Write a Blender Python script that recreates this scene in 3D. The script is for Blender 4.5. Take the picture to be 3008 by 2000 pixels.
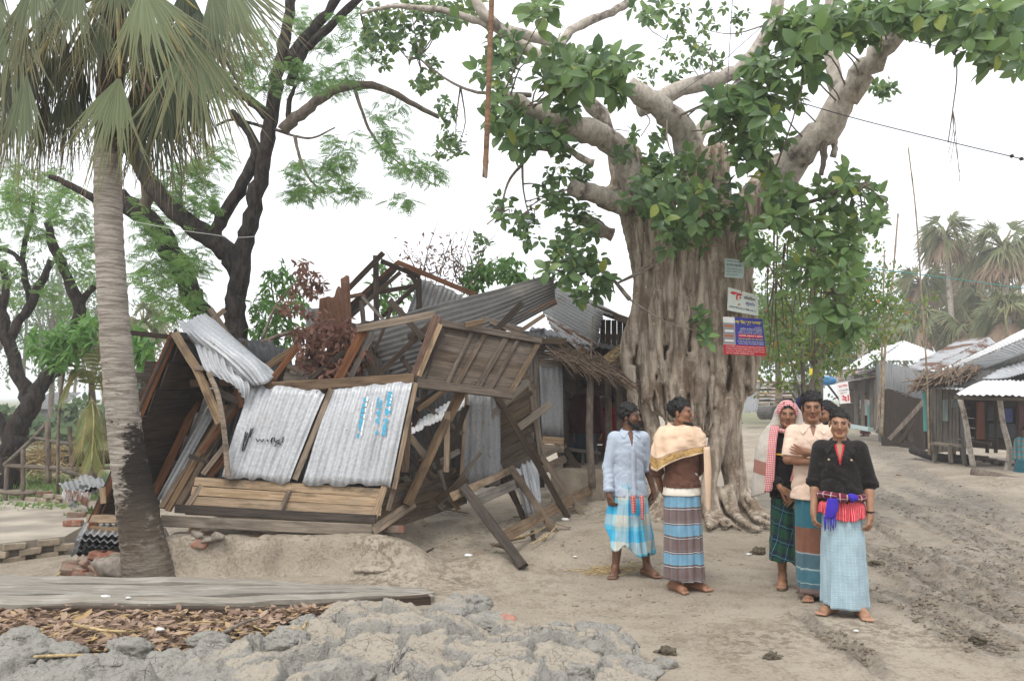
import bpy, bmesh, math, random
import numpy as np
from mathutils import Vector, Matrix, Quaternion
R = math.radians
scene = bpy.context.scene
COL = scene.collection
for o in list(bpy.data.objects):
  bpy.data.objects.remove(o)

# ---------------------------------------------------------------- camera
CAM_H = 1.65
FPX, CX, CY = 2285.0, 1504.0, 1000.0          # focal length and centre in photo pixels
PITCH = math.atan(170.0 / FPX)
cam_d = bpy.data.cameras.new('camera')
cam_d.sensor_width = 23.7
cam_d.lens = 23.7 * FPX / 3008.0
cam_d.clip_start = 0.05
cam_d.clip_end = 3000
cam = bpy.data.objects.new('camera', cam_d)
COL.objects.link(cam)
cam.location = (0, 0, CAM_H)
cam.rotation_euler = (math.pi / 2 + PITCH, 0, 0)
scene.camera = cam

# ---------------------------------------------------------------- sky and sun (overcast noon)
SUN_EL, SUN_AZ = R(58), R(205)                # azimuth clockwise from +Y
world = bpy.data.worlds.new('World')
scene.world = world
world.use_nodes = True
wn = world.node_tree
wn.nodes.clear()
w_out = wn.nodes.new('ShaderNodeOutputWorld')
w_bg = wn.nodes.new('ShaderNodeBackground')
w_sky = wn.nodes.new('ShaderNodeTexSky')
w_sky.sky_type = 'NISHITA'
w_sky.sun_disc = False
w_sky.sun_elevation = SUN_EL
w_sky.sun_rotation = SUN_AZ
w_sky.air_density = 1.0
w_sky.dust_density = 6.0
w_mix = wn.nodes.new('ShaderNodeMix')
w_mix.data_type = 'RGBA'
w_mix.inputs[0].default_value = 0.86          # cloud cover over the clear sky
w_mix.inputs[7].default_value = (12.2, 12.4, 12.9, 1)
wn.links.new(w_sky.outputs[0], w_mix.inputs[6])
wn.links.new(w_mix.outputs[2], w_bg.inputs['Color'])
w_bg.inputs['Strength'].default_value = 0.102
wn.links.new(w_bg.outputs[0], w_out.inputs['Surface'])
sun_d = bpy.data.lights.new('sun', 'SUN')
sun_d.energy = 1.5
sun_d.angle = R(20)
sun_d.color = (1.0, 0.96, 0.9)
sun = bpy.data.objects.new('sun', sun_d)
COL.objects.link(sun)
sun.rotation_euler = (math.pi / 2 - SUN_EL, 0, math.pi - SUN_AZ)
vs = scene.view_settings
vs.view_transform = 'Standard'
vs.look = 'None'
vs.exposure = 0.5
vs.gamma = 1.0
vs.use_curve_mapping = False
scene.render.engine = 'CYCLES'
cy = scene.cycles
cy.use_denoising = True
try:
  cy.denoiser = 'OPENIMAGEDENOISE'
  cy.denoising_input_passes = 'RGB_ALBEDO_NORMAL'
except Exception:
  pass
cy.max_bounces = 6
cy.diffuse_bounces = 3
cy.glossy_bounces = 2
cy.transmission_bounces = 3
cy.transparent_max_bounces = 4
cy.volume_bounces = 1
cy.use_adaptive_sampling = True
cy.adaptive_threshold = 0.02
# ---------------------------------------------------------------- helpers
rnd = random.Random(7)
SINP, COSP = math.sin(PITCH), math.cos(PITCH)

def ray(x, y):
  u, v = (x - CX) / FPX, (CY - y) / FPX
  return Vector((u, COSP - v * SINP, SINP + v * COSP))

def P(x, y, d):
  """world point seen at photo pixel x, y at a distance d along the ground"""
  r = ray(x, y)
  return Vector((0, 0, CAM_H)) + r * (d / r.y)

def G(x, y, z=0.0):
  r = ray(x, y)
  return Vector((0, 0, CAM_H)) + r * ((z - CAM_H) / r.z)

def V(*a):
  return Vector(a)

def hash3(ix, iy, iz, seed):
  n = (ix * 374761393 + iy * 668265263 + iz * 2147483647 + seed * 1274126177) & 0xFFFFFFFF
  n = ((n ^ (n >> 13)) * 1274126177) & 0xFFFFFFFF
  n = n ^ (n >> 16)
  return (n & 0xFFFF) / 65535.0

def vnoise(p, seed=0):
  """value noise in -1..1 for an (n,3) or (n,2) array"""
  p = np.asarray(p, float)
  if p.shape[1] == 2:
    p = np.c_[p, np.zeros(len(p))]
  i = np.floor(p).astype(np.int64)
  f = p - i
  f = f * f * f * (f * (f * 6 - 15) + 10)
  out = 0
  for dx in (0, 1):
    wx = f[:, 0] if dx else 1 - f[:, 0]
    for dy in (0, 1):
      wy = f[:, 1] if dy else 1 - f[:, 1]
      for dz in (0, 1):
        wz = f[:, 2] if dz else 1 - f[:, 2]
        out = out + wx * wy * wz * hash3(i[:, 0] + dx, i[:, 1] + dy, i[:, 2] + dz, seed)
  return out * 2 - 1

def fbm(p, octaves=4, seed=0, gain=0.5):
  p = np.asarray(p, float)
  a, s, out = 1.0, 0.0, 0.0
  for k in range(octaves):
    out = out + a * vnoise(p * (2.03 ** k), seed + k * 17)
    s += a
    a *= gain
  return out / s

def sstep(a, b, x):
  t = np.clip((x - a) / (b - a), 0, 1)
  return t * t * (3 - 2 * t)

def link(o, parent=None):
  COL.objects.link(o)
  if parent is not None:
    o.parent = parent
  return o

def tag(o, label=None, cat=None, group=None, kind=None):
  if label: o['label'] = label
  if cat: o['category'] = cat
  if group: o['group'] = group
  if kind: o['kind'] = kind
  return o

def thing(name, label, cat, loc=(0, 0, 0), rz=0.0, group=None):
  o = bpy.data.objects.new(name, None)
  COL.objects.link(o)
  o.location = loc
  o.rotation_euler = (0, 0, rz)
  o.empty_display_size = 0.2
  return tag(o, label, cat, group, 'thing')

def mesh(name, verts, faces, smooth=False, uvs=None, col=None):
  me = bpy.data.meshes.new(name)
  if isinstance(verts, np.ndarray):
    verts = verts.tolist()
  if isinstance(faces, np.ndarray):
    faces = faces.tolist()
  me.from_pydata(verts, [], faces)
  if smooth:
    me.polygons.foreach_set('use_smooth', [True] * len(me.polygons))
  if uvs is not None:                      # per vertex uv
    l = me.uv_layers.new(name='UVMap')
    idx = np.empty(len(me.loops), np.int32)
    me.loops.foreach_get('vertex_index', idx)
    l.data.foreach_set('uv', np.asarray(uvs, np.float32)[idx].ravel())
  if col is not None:                      # per vertex colour
    a = me.color_attributes.new('tint', 'FLOAT_COLOR', 'POINT')
    c = np.asarray(col, np.float32)
    if c.shape[1] == 3:
      c = np.c_[c, np.ones(len(c), np.float32)]
    a.data.foreach_set('color', c.ravel())
  me.update()
  return me

def obj(name, me, mat=None, parent=None, matrix=None):
  o = bpy.data.objects.new(name, me)
  if mat is not None and not me.materials:
    me.materials.append(mat)
  link(o, parent)
  if matrix is not None:
    if parent is not None:
      o.matrix_local = world_of(parent).inverted() @ matrix
    else:
      o.matrix_world = matrix
  elif parent is not None:
    # vertices are given in world coordinates
    o.matrix_local = world_of(parent).inverted()
  return o

def world_of(o):
  m = Matrix.LocRotScale(o.location, o.rotation_euler, o.scale)
  return (world_of(o.parent) @ m) if o.parent else m

class MB:
  """collects geometry for one mesh"""
  def __init__(s):
    s.v, s.f, s.uv, s.c = [], [], [], []
  def add(s, vs, fs, uv=None, c=None):
    b = len(s.v)
    s.v += [tuple(v) for v in vs]
    s.f += [tuple(i + b for i in f) for f in fs]
    s.uv += list(uv) if uv is not None else [(0.0, 0.0)] * len(vs)
    if c is not None:
      s.c += [c] * len(vs)
    return s
  def build(s, name, mat, parent=None, smooth=False, matrix=None):
    me = mesh(name, s.v, s.f, smooth, s.uv, s.c if len(s.c) == len(s.v) and s.c else None)
    return obj(name, me, mat, parent, matrix)

def frame(p0, p1, up=None):
  """matrix with local x from p0 to p1 and local z near up, origin p0"""
  p0, p1 = Vector(p0), Vector(p1)
  x = (p1 - p0).normalized()
  up = Vector(up) if up is not None else Vector((0, 0, 1))
  if abs(x.dot(up.normalized())) > 0.98:
    up = Vector((0, -1, 0.05))
  y = up.cross(x).normalized()
  z = x.cross(y)
  m = Matrix((x, y, z)).transposed().to_4x4()
  m.translation = p0
  return m

def beam(name, p0, p1, w, t, mat, parent=None, up=None, jag=0.05, bow=0.0, rng=None):
  """sawn timber from p0 to p1: w along local y, t along local z"""
  rng = rng or rnd
  p0, p1 = Vector(p0), Vector(p1)
  L = (p1 - p0).length
  n = 5
  vs, fs = [], []
  ch = min(w, t) * 0.1
  ring = [(-w/2+ch, -t/2), (w/2-ch, -t/2), (w/2, -t/2+ch), (w/2, t/2-ch), (w/2-ch, t/2), (-w/2+ch, t/2), (-w/2, t/2-ch), (-w/2, -t/2+ch)]
  by, bz = rng.uniform(-1, 1) * jag, rng.uniform(-1, 1) * jag
  for i in range(n):
    k = i / (n - 1)
    sw = 1 + rng.uniform(-1, 1) * jag
    off = math.sin(k * math.pi)
    for j, (y, z) in enumerate(ring):
      e = 0
      if i in (0, n - 1):
        e = rng.uniform(-1, 1) * jag * w * 1.2
      vs.append((L * k + e, y * sw + off * by * w, z * sw + off * (bz * t + bow)))
  for i in range(n - 1):
    for j in range(8):
      a, b = i * 8 + j, i * 8 + (j + 1) % 8
      fs.append((a, b, b + 8, a + 8))
  fs.append(tuple(range(7, -1, -1)))
  fs.append(tuple(range((n - 1) * 8, n * 8)))
  me = mesh(name, vs, fs)
  return obj(name, me, mat, parent, frame(p0, p1, up))

def tube_geo(pts, radii, sides=8, cap=True, seed=0, rough=0.0):
  pts = [Vector(p) for p in pts]
  n = len(pts)
  if not hasattr(radii, '__len__'):
    radii = [radii] * n
  vs, fs = [], []
  t = (pts[1] - pts[0]).normalized()
  ref = Vector((0, 0, 1)) if abs(t.z) < 0.9 else Vector((1, 0, 0))
  nrm = (ref - t * ref.dot(t)).normalized()
  r_ = random.Random(seed)
  L = 0.0
  uv = []
  for i, p in enumerate(pts):
    if i:
      L += (p - pts[i - 1]).length
    t = (pts[min(i + 1, n - 1)] - pts[max(i - 1, 0)]).normalized()
    nrm = (nrm - t * nrm.dot(t))
    nrm = nrm.normalized() if nrm.length > 1e-6 else t.orthogonal().normalized()
    b = t.cross(nrm)
    for j in range(sides):
      a = 2 * math.pi * j / sides
      rr = radii[i] * (1 + rough * r_.uniform(-1, 1))
      vs.append(p + (nrm * math.cos(a) + b * math.sin(a)) * rr)
      uv.append((j / sides, L))
  for i in range(n - 1):
    for j in range(sides):
      a, b = i * sides + j, i * sides + (j + 1) % sides
      fs.append((a, b, b + sides, a + sides))
  if cap:
    fs.append(tuple(range(sides - 1, -1, -1)))
    fs.append(tuple(range((n - 1) * sides, n * sides)))
  return vs, fs, uv

def tube(name, pts, radii, mat, parent=None, sides=8, rough=0.0, smooth=True, seed=0):
  vs, fs, uv = tube_geo(pts, radii, sides, True, seed, rough)
  return obj(name, mesh(name, vs, fs, smooth, uv), mat, parent)

def spline(pts, n):
  """Catmull-Rom through pts, n samples per span"""
  pts = [Vector(p) for p in pts]
  q = [pts[0] * 2 - pts[1]] + pts + [pts[-1] * 2 - pts[-2]]
  out = []
  for i in range(1, len(q) - 2):
    p0, p1, p2, p3 = q[i - 1], q[i], q[i + 1], q[i + 2]
    for k in range(n):
      t = k / n
      out.append(0.5 * ((2 * p1) + (p2 - p0) * t + (2 * p0 - 5 * p1 + 4 * p2 - p3) * t * t + (3 * p1 - p0 - 3 * p2 + p3) * t ** 3))
  out.append(pts[-1])
  return out

def lerp_list(vals, n_total):
  return np.interp(np.linspace(0, 1, n_total), np.linspace(0, 1, len(vals)), vals).tolist()

def box_geo(x0, x1, y0, y1, z0, z1):
  vs = [(x0, y0, z0), (x1, y0, z0), (x1, y1, z0), (x0, y1, z0), (x0, y0, z1), (x1, y0, z1), (x1, y1, z1), (x0, y1, z1)]
  fs = [(0, 3, 2, 1), (4, 5, 6, 7), (0, 1, 5, 4), (1, 2, 6, 5), (2, 3, 7, 6), (3, 0, 4, 7)]
  return vs, fs

def sheet(name, a, b, c, d, mat, parent=None, pitch=0.085, amp=0.011, rows=9, sag=0.0, ragged=0.0, curl=None, seed=0, thick=0.003, crumple=0.0):
  """corrugated sheet a,b,c,d; the ridges run from the edge a-b to the edge d-c"""
  a, b, c, d = map(Vector, (a, b, c, d))
  W = ((b - a).length + (c - d).length) / 2
  H = ((d - a).length + (c - b).length) / 2
  waves = max(2, round(W / pitch))
  nx = waves * 6 + 1
  nn = (b - a).cross(d - a).normalized()
  if nn.y > 0:
    nn = -nn
  s, t = np.meshgrid(np.linspace(0, 1, nx), np.linspace(0, 1, rows))
  s, t = s.ravel(), t.ravel()
  A, B, C, D, N_ = (np.array(x) for x in (a, b, c, d, nn))
  te = t.copy()
  if ragged:
    e = vnoise(np.c_[s * waves * 0.9, np.full_like(s, seed * 3.1)], seed) * ragged / max(H, 0.01)
    te = t + (t > 0.999) * e + (t < 0.001) * vnoise(np.c_[s * waves * 0.8, np.full_like(s, 9.0)], seed + 5) * ragged / max(H, .01)
  base = (A[None] * (1 - s)[:, None] * (1 - te)[:, None] + B[None] * s[:, None] * (1 - te)[:, None]
      + C[None] * s[:, None] * te[:, None] + D[None] * (1 - s)[:, None] * te[:, None])
  off = amp * np.sin(s * waves * 2 * np.pi) + sag * np.sin(np.pi * t) + 0.006 * vnoise(np.c_[s * 2.2, t * 2.2], seed + 3)
  if crumple:
    off = off + crumple * vnoise(np.c_[s * 3, t * 3.5], seed + 11) + crumple * .5 * vnoise(np.c_[s * 7, t * 8], seed + 12)
  if curl is not None:
    off = off + curl(s, t)
  top = base + N_[None] * off[:, None]
  bot = top - N_[None] * thick
  idx = np.arange(nx * rows).reshape(rows, nx)
  q = np.stack([idx[:-1, :-1], idx[:-1, 1:], idx[1:, 1:], idx[1:, :-1]], -1).reshape(-1, 4)
  n = nx * rows
  fs = q.tolist() + (q[:, ::-1] + n).tolist()
  def edge(line):
    return [(line[i], line[i] + n, line[i + 1] + n, line[i + 1]) for i in range(len(line) - 1)]
  fs += edge(idx[0].tolist()) + edge(idx[-1][::-1].tolist()) + edge(idx[:, 0][::-1].tolist()) + edge(idx[:, -1].tolist())
  uv = np.c_[s * W, t * H]
  me = mesh(name, np.r_[top, bot], fs, True, np.r_[uv, uv])
  return obj(name, me, mat, parent)

def plank_row(name, a, b, c, d, n, mat, parent, thick=0.022, gap=0.006, along='ab', rng=None, skip=(), jut=0.0):
  """n boards filling the quad a,b,c,d; boards run along a-b and are stacked from a to d"""
  rng = rng or rnd
  a, b, c, d = map(Vector, (a, b, c, d))
  nn = (b - a).cross(d - a).normalized()
  out = []
  for i in range(n):
    if i in skip:
      continue
    k0, k1 = i / n, (i + 1) / n
    km = (k0 + k1) / 2
    p0, p1 = a.lerp(d, km), b.lerp(c, km)
    dirv = (p1 - p0).normalized()
    p0 = p0 + dirv * rng.uniform(-jut, jut)
    p1 = p1 + dirv * rng.uniform(-jut, jut)
    w = ((d - a).length + (c - b).length) / 2 / n - gap
    off = nn * rng.uniform(-0.006, 0.006)
    out.append(beam(name, p0 + off, p1 + off, w, thick, mat, parent, up=nn, jag=0.025, rng=rng))
  return out

def copy_tree(o, parent=None):
  c = o.copy()
  COL.objects.link(c)
  c.parent = parent
  for ch in o.children:
    copy_tree(ch, c)
  return c

# signed distance fields, meshed with OpenVDB
class SDF:
  def __init__(s, lo, hi, vox, k=0.02):
    s.lo, s.vox, s.k = np.array(lo, float), vox, k
    s.n = np.ceil((np.array(hi) - s.lo) / vox).astype(int) + 1
    s.d = np.full(s.n, 0.5, np.float32)
  def _win(s, lo, hi, pad):
    i0 = np.clip(np.floor((np.minimum(lo, hi) - pad - s.lo) / s.vox).astype(int), 0, s.n - 1)
    i1 = np.clip(np.ceil((np.maximum(lo, hi) + pad - s.lo) / s.vox).astype(int) + 1, 1, s.n)
    ax = [s.lo[i] + np.arange(i0[i], i1[i]) * s.vox for i in range(3)]
    X = np.meshgrid(*ax, indexing='ij')
    return tuple(slice(i0[i], i1[i]) for i in range(3)), X
  def _merge(s, sl, d, k, cut=False):
    e = s.d[sl]
    d = d.astype(np.float32)
    if cut:
      d = -d
      h = np.clip(0.5 - 0.5 * (d - e) / k, 0, 1) if False else np.clip(0.5 + 0.5 * (d - e) / k, 0, 1)
      s.d[sl] = e * (1 - h) + d * h + k * h * (1 - h)
    else:
      h = np.clip(0.5 + 0.5 * (d - e) / k, 0, 1)
      s.d[sl] = d * (1 - h) + e * h - k * h * (1 - h)
  def cone(s, a, b, ra, rb, k=None):
    k = s.k if k is None else k
    a, b = np.array(a, float), np.array(b, float)
    sl, X = s._win(np.minimum(a, b), np.maximum(a, b), max(ra, rb) + max(2 * k, .04))
    ab = b - a
    l2 = max(float(ab @ ab), 1e-12)
    t = np.clip(sum((X[i] - a[i]) * ab[i] for i in range(3)) / l2, 0, 1)
    d = np.sqrt(sum((X[i] - a[i] - t * ab[i]) ** 2 for i in range(3))) - (ra + (rb - ra) * t)
    s._merge(sl, d, k)
    return s
  def chain(s, pts, radii, k=None):
    for i in range(len(pts) - 1):
      s.cone(pts[i], pts[i + 1], radii[i], radii[i + 1], k)
    return s
  def ell(s, c, r, k=None, rot=None, cut=False):
    k = s.k if k is None else k
    c, r = np.array(c, float), np.array(r, float)
    m = r.max()
    sl, X = s._win(c, c, m + max(2 * k, .04))
    q = [X[i] - c[i] for i in range(3)]
    if rot is not None:
      M_ = np.array(rot.to_3x3().inverted())
      q = [sum(M_[i, j] * q[j] for j in range(3)) for i in range(3)]
    k0 = np.sqrt(sum((q[i] / r[i]) ** 2 for i in range(3)))
    k1 = np.sqrt(sum((q[i] / r[i] ** 2) ** 2 for i in range(3))) + 1e-9
    s._merge(sl, k0 * (k0 - 1) / k1, k, cut)
    return s
  def coords(s):
    ax = [s.lo[i] + np.arange(s.n[i]) * s.vox for i in range(3)]
    return np.meshgrid(*ax, indexing='ij')
  def polys(s):
    import openvdb
    g = openvdb.FloatGrid(0.5)
    g.copyFromArray(s.d)
    p, q = g.convertToQuads(0.0)
    return np.asarray(p, float) * s.vox + s.lo, np.asarray(q)
# ---------------------------------------------------------------- materials
class NT:
  def __init__(s, name, rough=0.8, metal=0.0, spec=0.3):
    s.m = bpy.data.materials.new(name)
    s.m.use_nodes = True
    s.t = s.m.node_tree
    s.b = s.t.nodes['Principled BSDF']
    s.b.inputs['Roughness'].default_value = rough
    s.b.inputs['Metallic'].default_value = metal
    s.b.inputs['Specular IOR Level'].default_value = spec
    s._tc = s._oi = None
  def n(s, typ, **kw):
    nd = s.t.nodes.new(typ)
    for k, v in kw.items():
      setattr(nd, k, v)
    return nd
  def put(s, sock, v):
    if isinstance(v, bpy.types.NodeSocket):
      s.t.links.new(v, sock)
    elif isinstance(v, (tuple, list)) and len(v) == 3 and sock.type == 'RGBA':
      sock.default_value = (*v, 1)
    else:
      sock.default_value = v
  def tc(s, which='Object'):
    if s._tc is None:
      s._tc = s.n('ShaderNodeTexCoord')
    return s._tc.outputs[which]
  def pos(s):
    return s.n('ShaderNodeNewGeometry').outputs['Position']
  def rand(s):
    if s._oi is None:
      s._oi = s.n('ShaderNodeObjectInfo')
    return s._oi.outputs['Random']
  def attr(s, name='tint'):
    return s.n('ShaderNodeAttribute', attribute_name=name).outputs['Color']
  def mapping(s, v, scale=(1, 1, 1), loc=None):
    nd = s.n('ShaderNodeMapping')
    s.put(nd.inputs['Vector'], v)
    nd.inputs['Scale'].default_value = scale
    if loc is not None:
      s.put(nd.inputs['Location'], loc)
    return nd.outputs[0]
  def noise(s, v, scale=5, detail=4, rough=0.55, dist=0.0, out=0):
    nd = s.n('ShaderNodeTexNoise')
    s.put(nd.inputs['Vector'], v)
    nd.inputs['Scale'].default_value = scale
    nd.inputs['Detail'].default_value = detail
    nd.inputs['Roughness'].default_value = rough
    nd.inputs['Distortion'].default_value = dist
    return nd.outputs[out]
  def voro(s, v, scale=5, feature='F1', out='Distance', rnd_=1.0):
    nd = s.n('ShaderNodeTexVoronoi', feature=feature)
    s.put(nd.inputs['Vector'], v)
    nd.inputs['Scale'].default_value = scale
    nd.inputs['Randomness'].default_value = rnd_
    return nd.outputs[out]
  def wave(s, v, scale=5, dist=0, detail=2, dirn='X'):
    nd = s.n('ShaderNodeTexWave', bands_direction=dirn)
    s.put(nd.inputs['Vector'], v)
    nd.inputs['Scale'].default_value = scale
    nd.inputs['Distortion'].default_value = dist
    nd.inputs['Detail'].default_value = detail
    return nd.outputs['Fac']
  def math(s, op, a, b=0.0, clamp=False):
    nd = s.n('ShaderNodeMath', operation=op, use_clamp=clamp)
    s.put(nd.inputs[0], a)
    s.put(nd.inputs[1], b)
    return nd.outputs[0]
  def rng(s, v, a, b, c=0.0, d=1.0):
    nd = s.n('ShaderNodeMapRange', interpolation_type='SMOOTHSTEP')
    s.put(nd.inputs['Value'], v)
    for i, x in enumerate((a, b, c, d)):
      s.put(nd.inputs[1 + i], x)
    return nd.outputs[0]
  def mix(s, f, a, b, blend='MIX'):
    nd = s.n('ShaderNodeMix', data_type='RGBA', blend_type=blend)
    s.put(nd.inputs[0], f)
    s.put(nd.inputs[6], a)
    s.put(nd.inputs[7], b)
    return nd.outputs[2]
  def sep(s, v):
    nd = s.n('ShaderNodeSeparateXYZ')
    s.put(nd.inputs[0], v)
    return nd.outputs
  def comb(s, x, y, z=0.0):
    nd = s.n('ShaderNodeCombineXYZ')
    for i, q in enumerate((x, y, z)):
      s.put(nd.inputs[i], q)
    return nd.outputs[0]
  def hsv(s, col, h=0.5, sa=1.0, v=1.0):
    nd = s.n('ShaderNodeHueSaturation')
    s.put(nd.inputs['Hue'], h)
    s.put(nd.inputs['Saturation'], sa)
    s.put(nd.inputs['Value'], v)
    s.put(nd.inputs['Color'], col)
    return nd.outputs[0]
  def bump(s, h, strength=0.3, dist=0.01):
    nd = s.n('ShaderNodeBump')
    nd.inputs['Strength'].default_value = strength
    nd.inputs['Distance'].default_value = dist
    s.put(nd.inputs['Height'], h)
    s.t.links.new(nd.outputs[0], s.b.inputs['Normal'])
  def col(s, c):
    s.put(s.b.inputs['Base Color'], c)
  def rough(s, r):
    s.put(s.b.inputs['Roughness'], r)
  def metal(s, r):
    s.put(s.b.inputs['Metallic'], r)

def srgb(r, g, b):
  f = lambda c: (c / 255 / 12.92) if c <= 10 else ((c / 255 + 0.055) / 1.055) ** 2.4
  return (f(r), f(g), f(b))

def wood(name, c1, c2, stain=(0.03, 0.025, 0.02), stain_amt=0.5, mud=0.25, bumps=0.5):
  m = NT(name, 0.85, 0, 0.2)
  off = m.comb(m.math('MULTIPLY', m.rand(), 37.0), m.math('MULTIPLY', m.rand(), 91.0), m.math('MULTIPLY', m.rand(), 13.0))
  o = m.mapping(m.tc(), (1, 1, 1), off)
  g = m.mapping(o, (1.6, 26, 26))
  grain = m.noise(g, 1.6, 5, 0.65, 0.6)
  fine = m.noise(m.mapping(o, (5, 120, 120)), 1.0, 3, 0.6)
  c = m.mix(m.rng(grain, 0.32, 0.68), c1, c2)
  c = m.mix(m.math('MULTIPLY', m.rng(fine, 0.5, 0.75), 0.5), c, tuple(x * 0.5 for x in c1))
  c = m.hsv(c, 0.5, m.rng(m.rand(), 0, 1, 0.75, 1.15), m.rng(m.noise(o, 0.01, 0), 0, 1, 0.75, 1.25))
  st = m.rng(m.noise(m.mapping(o, (2.2, 5, 5)), 1.0, 5, 0.6), 0.5, 0.68)
  c = m.mix(m.math('MULTIPLY', st, stain_amt), c, stain)
  if mud:
    mu = m.rng(m.noise(o, 4.5, 5, 0.65), 0.55, 0.72)
    c = m.mix(m.math('MULTIPLY', mu, mud), c, (0.24, 0.21, 0.165))
  m.col(c)
  m.bump(m.math('ADD', m.math('MULTIPLY', grain, 0.6), fine), bumps, 0.006)
  return m.m

W_BROWN = wood('wood_brown', (0.105, 0.069, 0.043), (0.205, 0.145, 0.095), stain_amt=0.55)
W_RED = wood('wood_red', (0.09, 0.043, 0.025), (0.17, 0.085, 0.048), stain_amt=0.65, mud=0.15)
W_TAN = wood('wood_tan', (0.185, 0.135, 0.088), (0.345, 0.26, 0.178), stain_amt=0.6, mud=0.5)
W_GREY = wood('wood_grey', (0.105, 0.088, 0.07), (0.205, 0.178, 0.145), stain_amt=0.5, mud=0.2)
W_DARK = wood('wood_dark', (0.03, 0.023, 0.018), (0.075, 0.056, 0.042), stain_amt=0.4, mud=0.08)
W_DECK = wood('wood_deck', (0.17, 0.155, 0.13), (0.29, 0.27, 0.235), stain=(0.4, 0.38, 0.34), stain_amt=0.5, mud=0.75, bumps=0.35)

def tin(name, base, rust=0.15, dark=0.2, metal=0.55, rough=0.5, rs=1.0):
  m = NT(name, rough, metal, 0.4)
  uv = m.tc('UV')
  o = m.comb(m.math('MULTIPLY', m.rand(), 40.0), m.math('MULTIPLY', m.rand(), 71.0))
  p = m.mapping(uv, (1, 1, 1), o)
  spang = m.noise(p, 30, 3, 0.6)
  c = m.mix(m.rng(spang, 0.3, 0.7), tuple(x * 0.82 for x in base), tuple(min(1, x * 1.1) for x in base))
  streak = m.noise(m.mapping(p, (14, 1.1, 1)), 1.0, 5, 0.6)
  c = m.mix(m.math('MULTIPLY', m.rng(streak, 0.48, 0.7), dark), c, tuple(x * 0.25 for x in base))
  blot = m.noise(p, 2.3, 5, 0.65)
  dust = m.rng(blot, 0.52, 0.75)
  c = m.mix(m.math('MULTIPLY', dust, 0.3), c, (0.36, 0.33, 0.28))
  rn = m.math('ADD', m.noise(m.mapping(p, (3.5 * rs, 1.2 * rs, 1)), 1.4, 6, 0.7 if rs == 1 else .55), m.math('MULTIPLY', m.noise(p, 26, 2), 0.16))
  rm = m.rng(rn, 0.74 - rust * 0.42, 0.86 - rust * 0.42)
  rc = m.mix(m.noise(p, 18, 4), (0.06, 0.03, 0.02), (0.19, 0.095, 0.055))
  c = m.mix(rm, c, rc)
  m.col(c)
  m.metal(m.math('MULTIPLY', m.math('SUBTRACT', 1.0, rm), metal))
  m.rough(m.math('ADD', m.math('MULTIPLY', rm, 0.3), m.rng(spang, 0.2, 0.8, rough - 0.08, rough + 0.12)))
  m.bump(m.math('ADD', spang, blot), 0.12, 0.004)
  return m.m

T_NEW = tin('tin_new', (0.47, 0.485, 0.50), 0.11, 0.42, 0.4, 0.5)
T_GREY = tin('tin_grey', (0.23, 0.236, 0.24), 0.16, 0.45, 0.25, 0.6)
T_OLD = tin('tin_old', (0.085, 0.083, 0.079), 0.14, 0.6, 0.08, 0.72)
T_ROOF = tin('tin_roof_streaked', (0.40, 0.41, 0.42), 0.46, 0.3, 0.35, 0.55, .3)
T_DARK = tin('tin_dark', (0.055, 0.057, 0.06), 0.08, 0.5, 0.08, 0.72)  # base darkened to stand in for the shade inside the gable
T_RUST = tin('tin_rust', (0.13, 0.11, 0.10), .74, 0.4, 0.1, 0.75)
T_SEMI = tin('tin_semi_rusty', (0.42, 0.43, 0.44), 0.55, 0.25, 0.4, 0.55)
T_BRIGHT = tin('tin_bright', (0.74, 0.75, 0.76), 0.0, 0.08, 0.1, 0.5)

def simple(name, c, rough=0.8, var=0.15, scale=12, metal=0.0, spec=0.3, bumps=0.15, coord='Object'):
  m = NT(name, rough, metal, spec)
  p = m.tc(coord)
  f = m.noise(p, scale, 4)
  m.col(m.mix(m.rng(f, 0.3, 0.7), tuple(x * (1 - var) for x in c), tuple(min(1, x * (1 + var)) for x in c)))
  if bumps:
    m.bump(f, bumps, 0.01)
  return m.m

def leafmat(name, c1, c2, back=None, rough=0.45, trans=0.35, warm=None, warm_amt=0.0):
  """leaf colour varies from leaf to leaf through the mesh's tint attribute"""
  m = NT(name, rough, 0, 0.35)
  a = m.sep(m.attr('tint'))
  c = m.mix(a[0], c1, c2)
  if warm:
    c = m.mix(m.math('MULTIPLY', m.rng(a[1], 1 - warm_amt, 1.0), 0.85), c, warm)
  bf = m.n('ShaderNodeNewGeometry').outputs['Backfacing']
  c = m.mix(bf, c, m.mix(0.45, c, back or tuple(min(1, x * 1.7 + 0.03) for x in c1)))
  m.col(c)
  tr = m.n('ShaderNodeBsdfTranslucent')
  m.put(tr.inputs['Color'], m.hsv(c, 0.48, 1.1, 1.6))
  mx = m.n('ShaderNodeMixShader')
  mx.inputs[0].default_value = trans
  out = [n for n in m.t.nodes if n.type == 'OUTPUT_MATERIAL'][0]
  m.t.links.new(m.b.outputs[0], mx.inputs[1])
  m.t.links.new(tr.outputs[0], mx.inputs[2])
  m.t.links.new(mx.outputs[0], out.inputs['Surface'])
  return m.m

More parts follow.
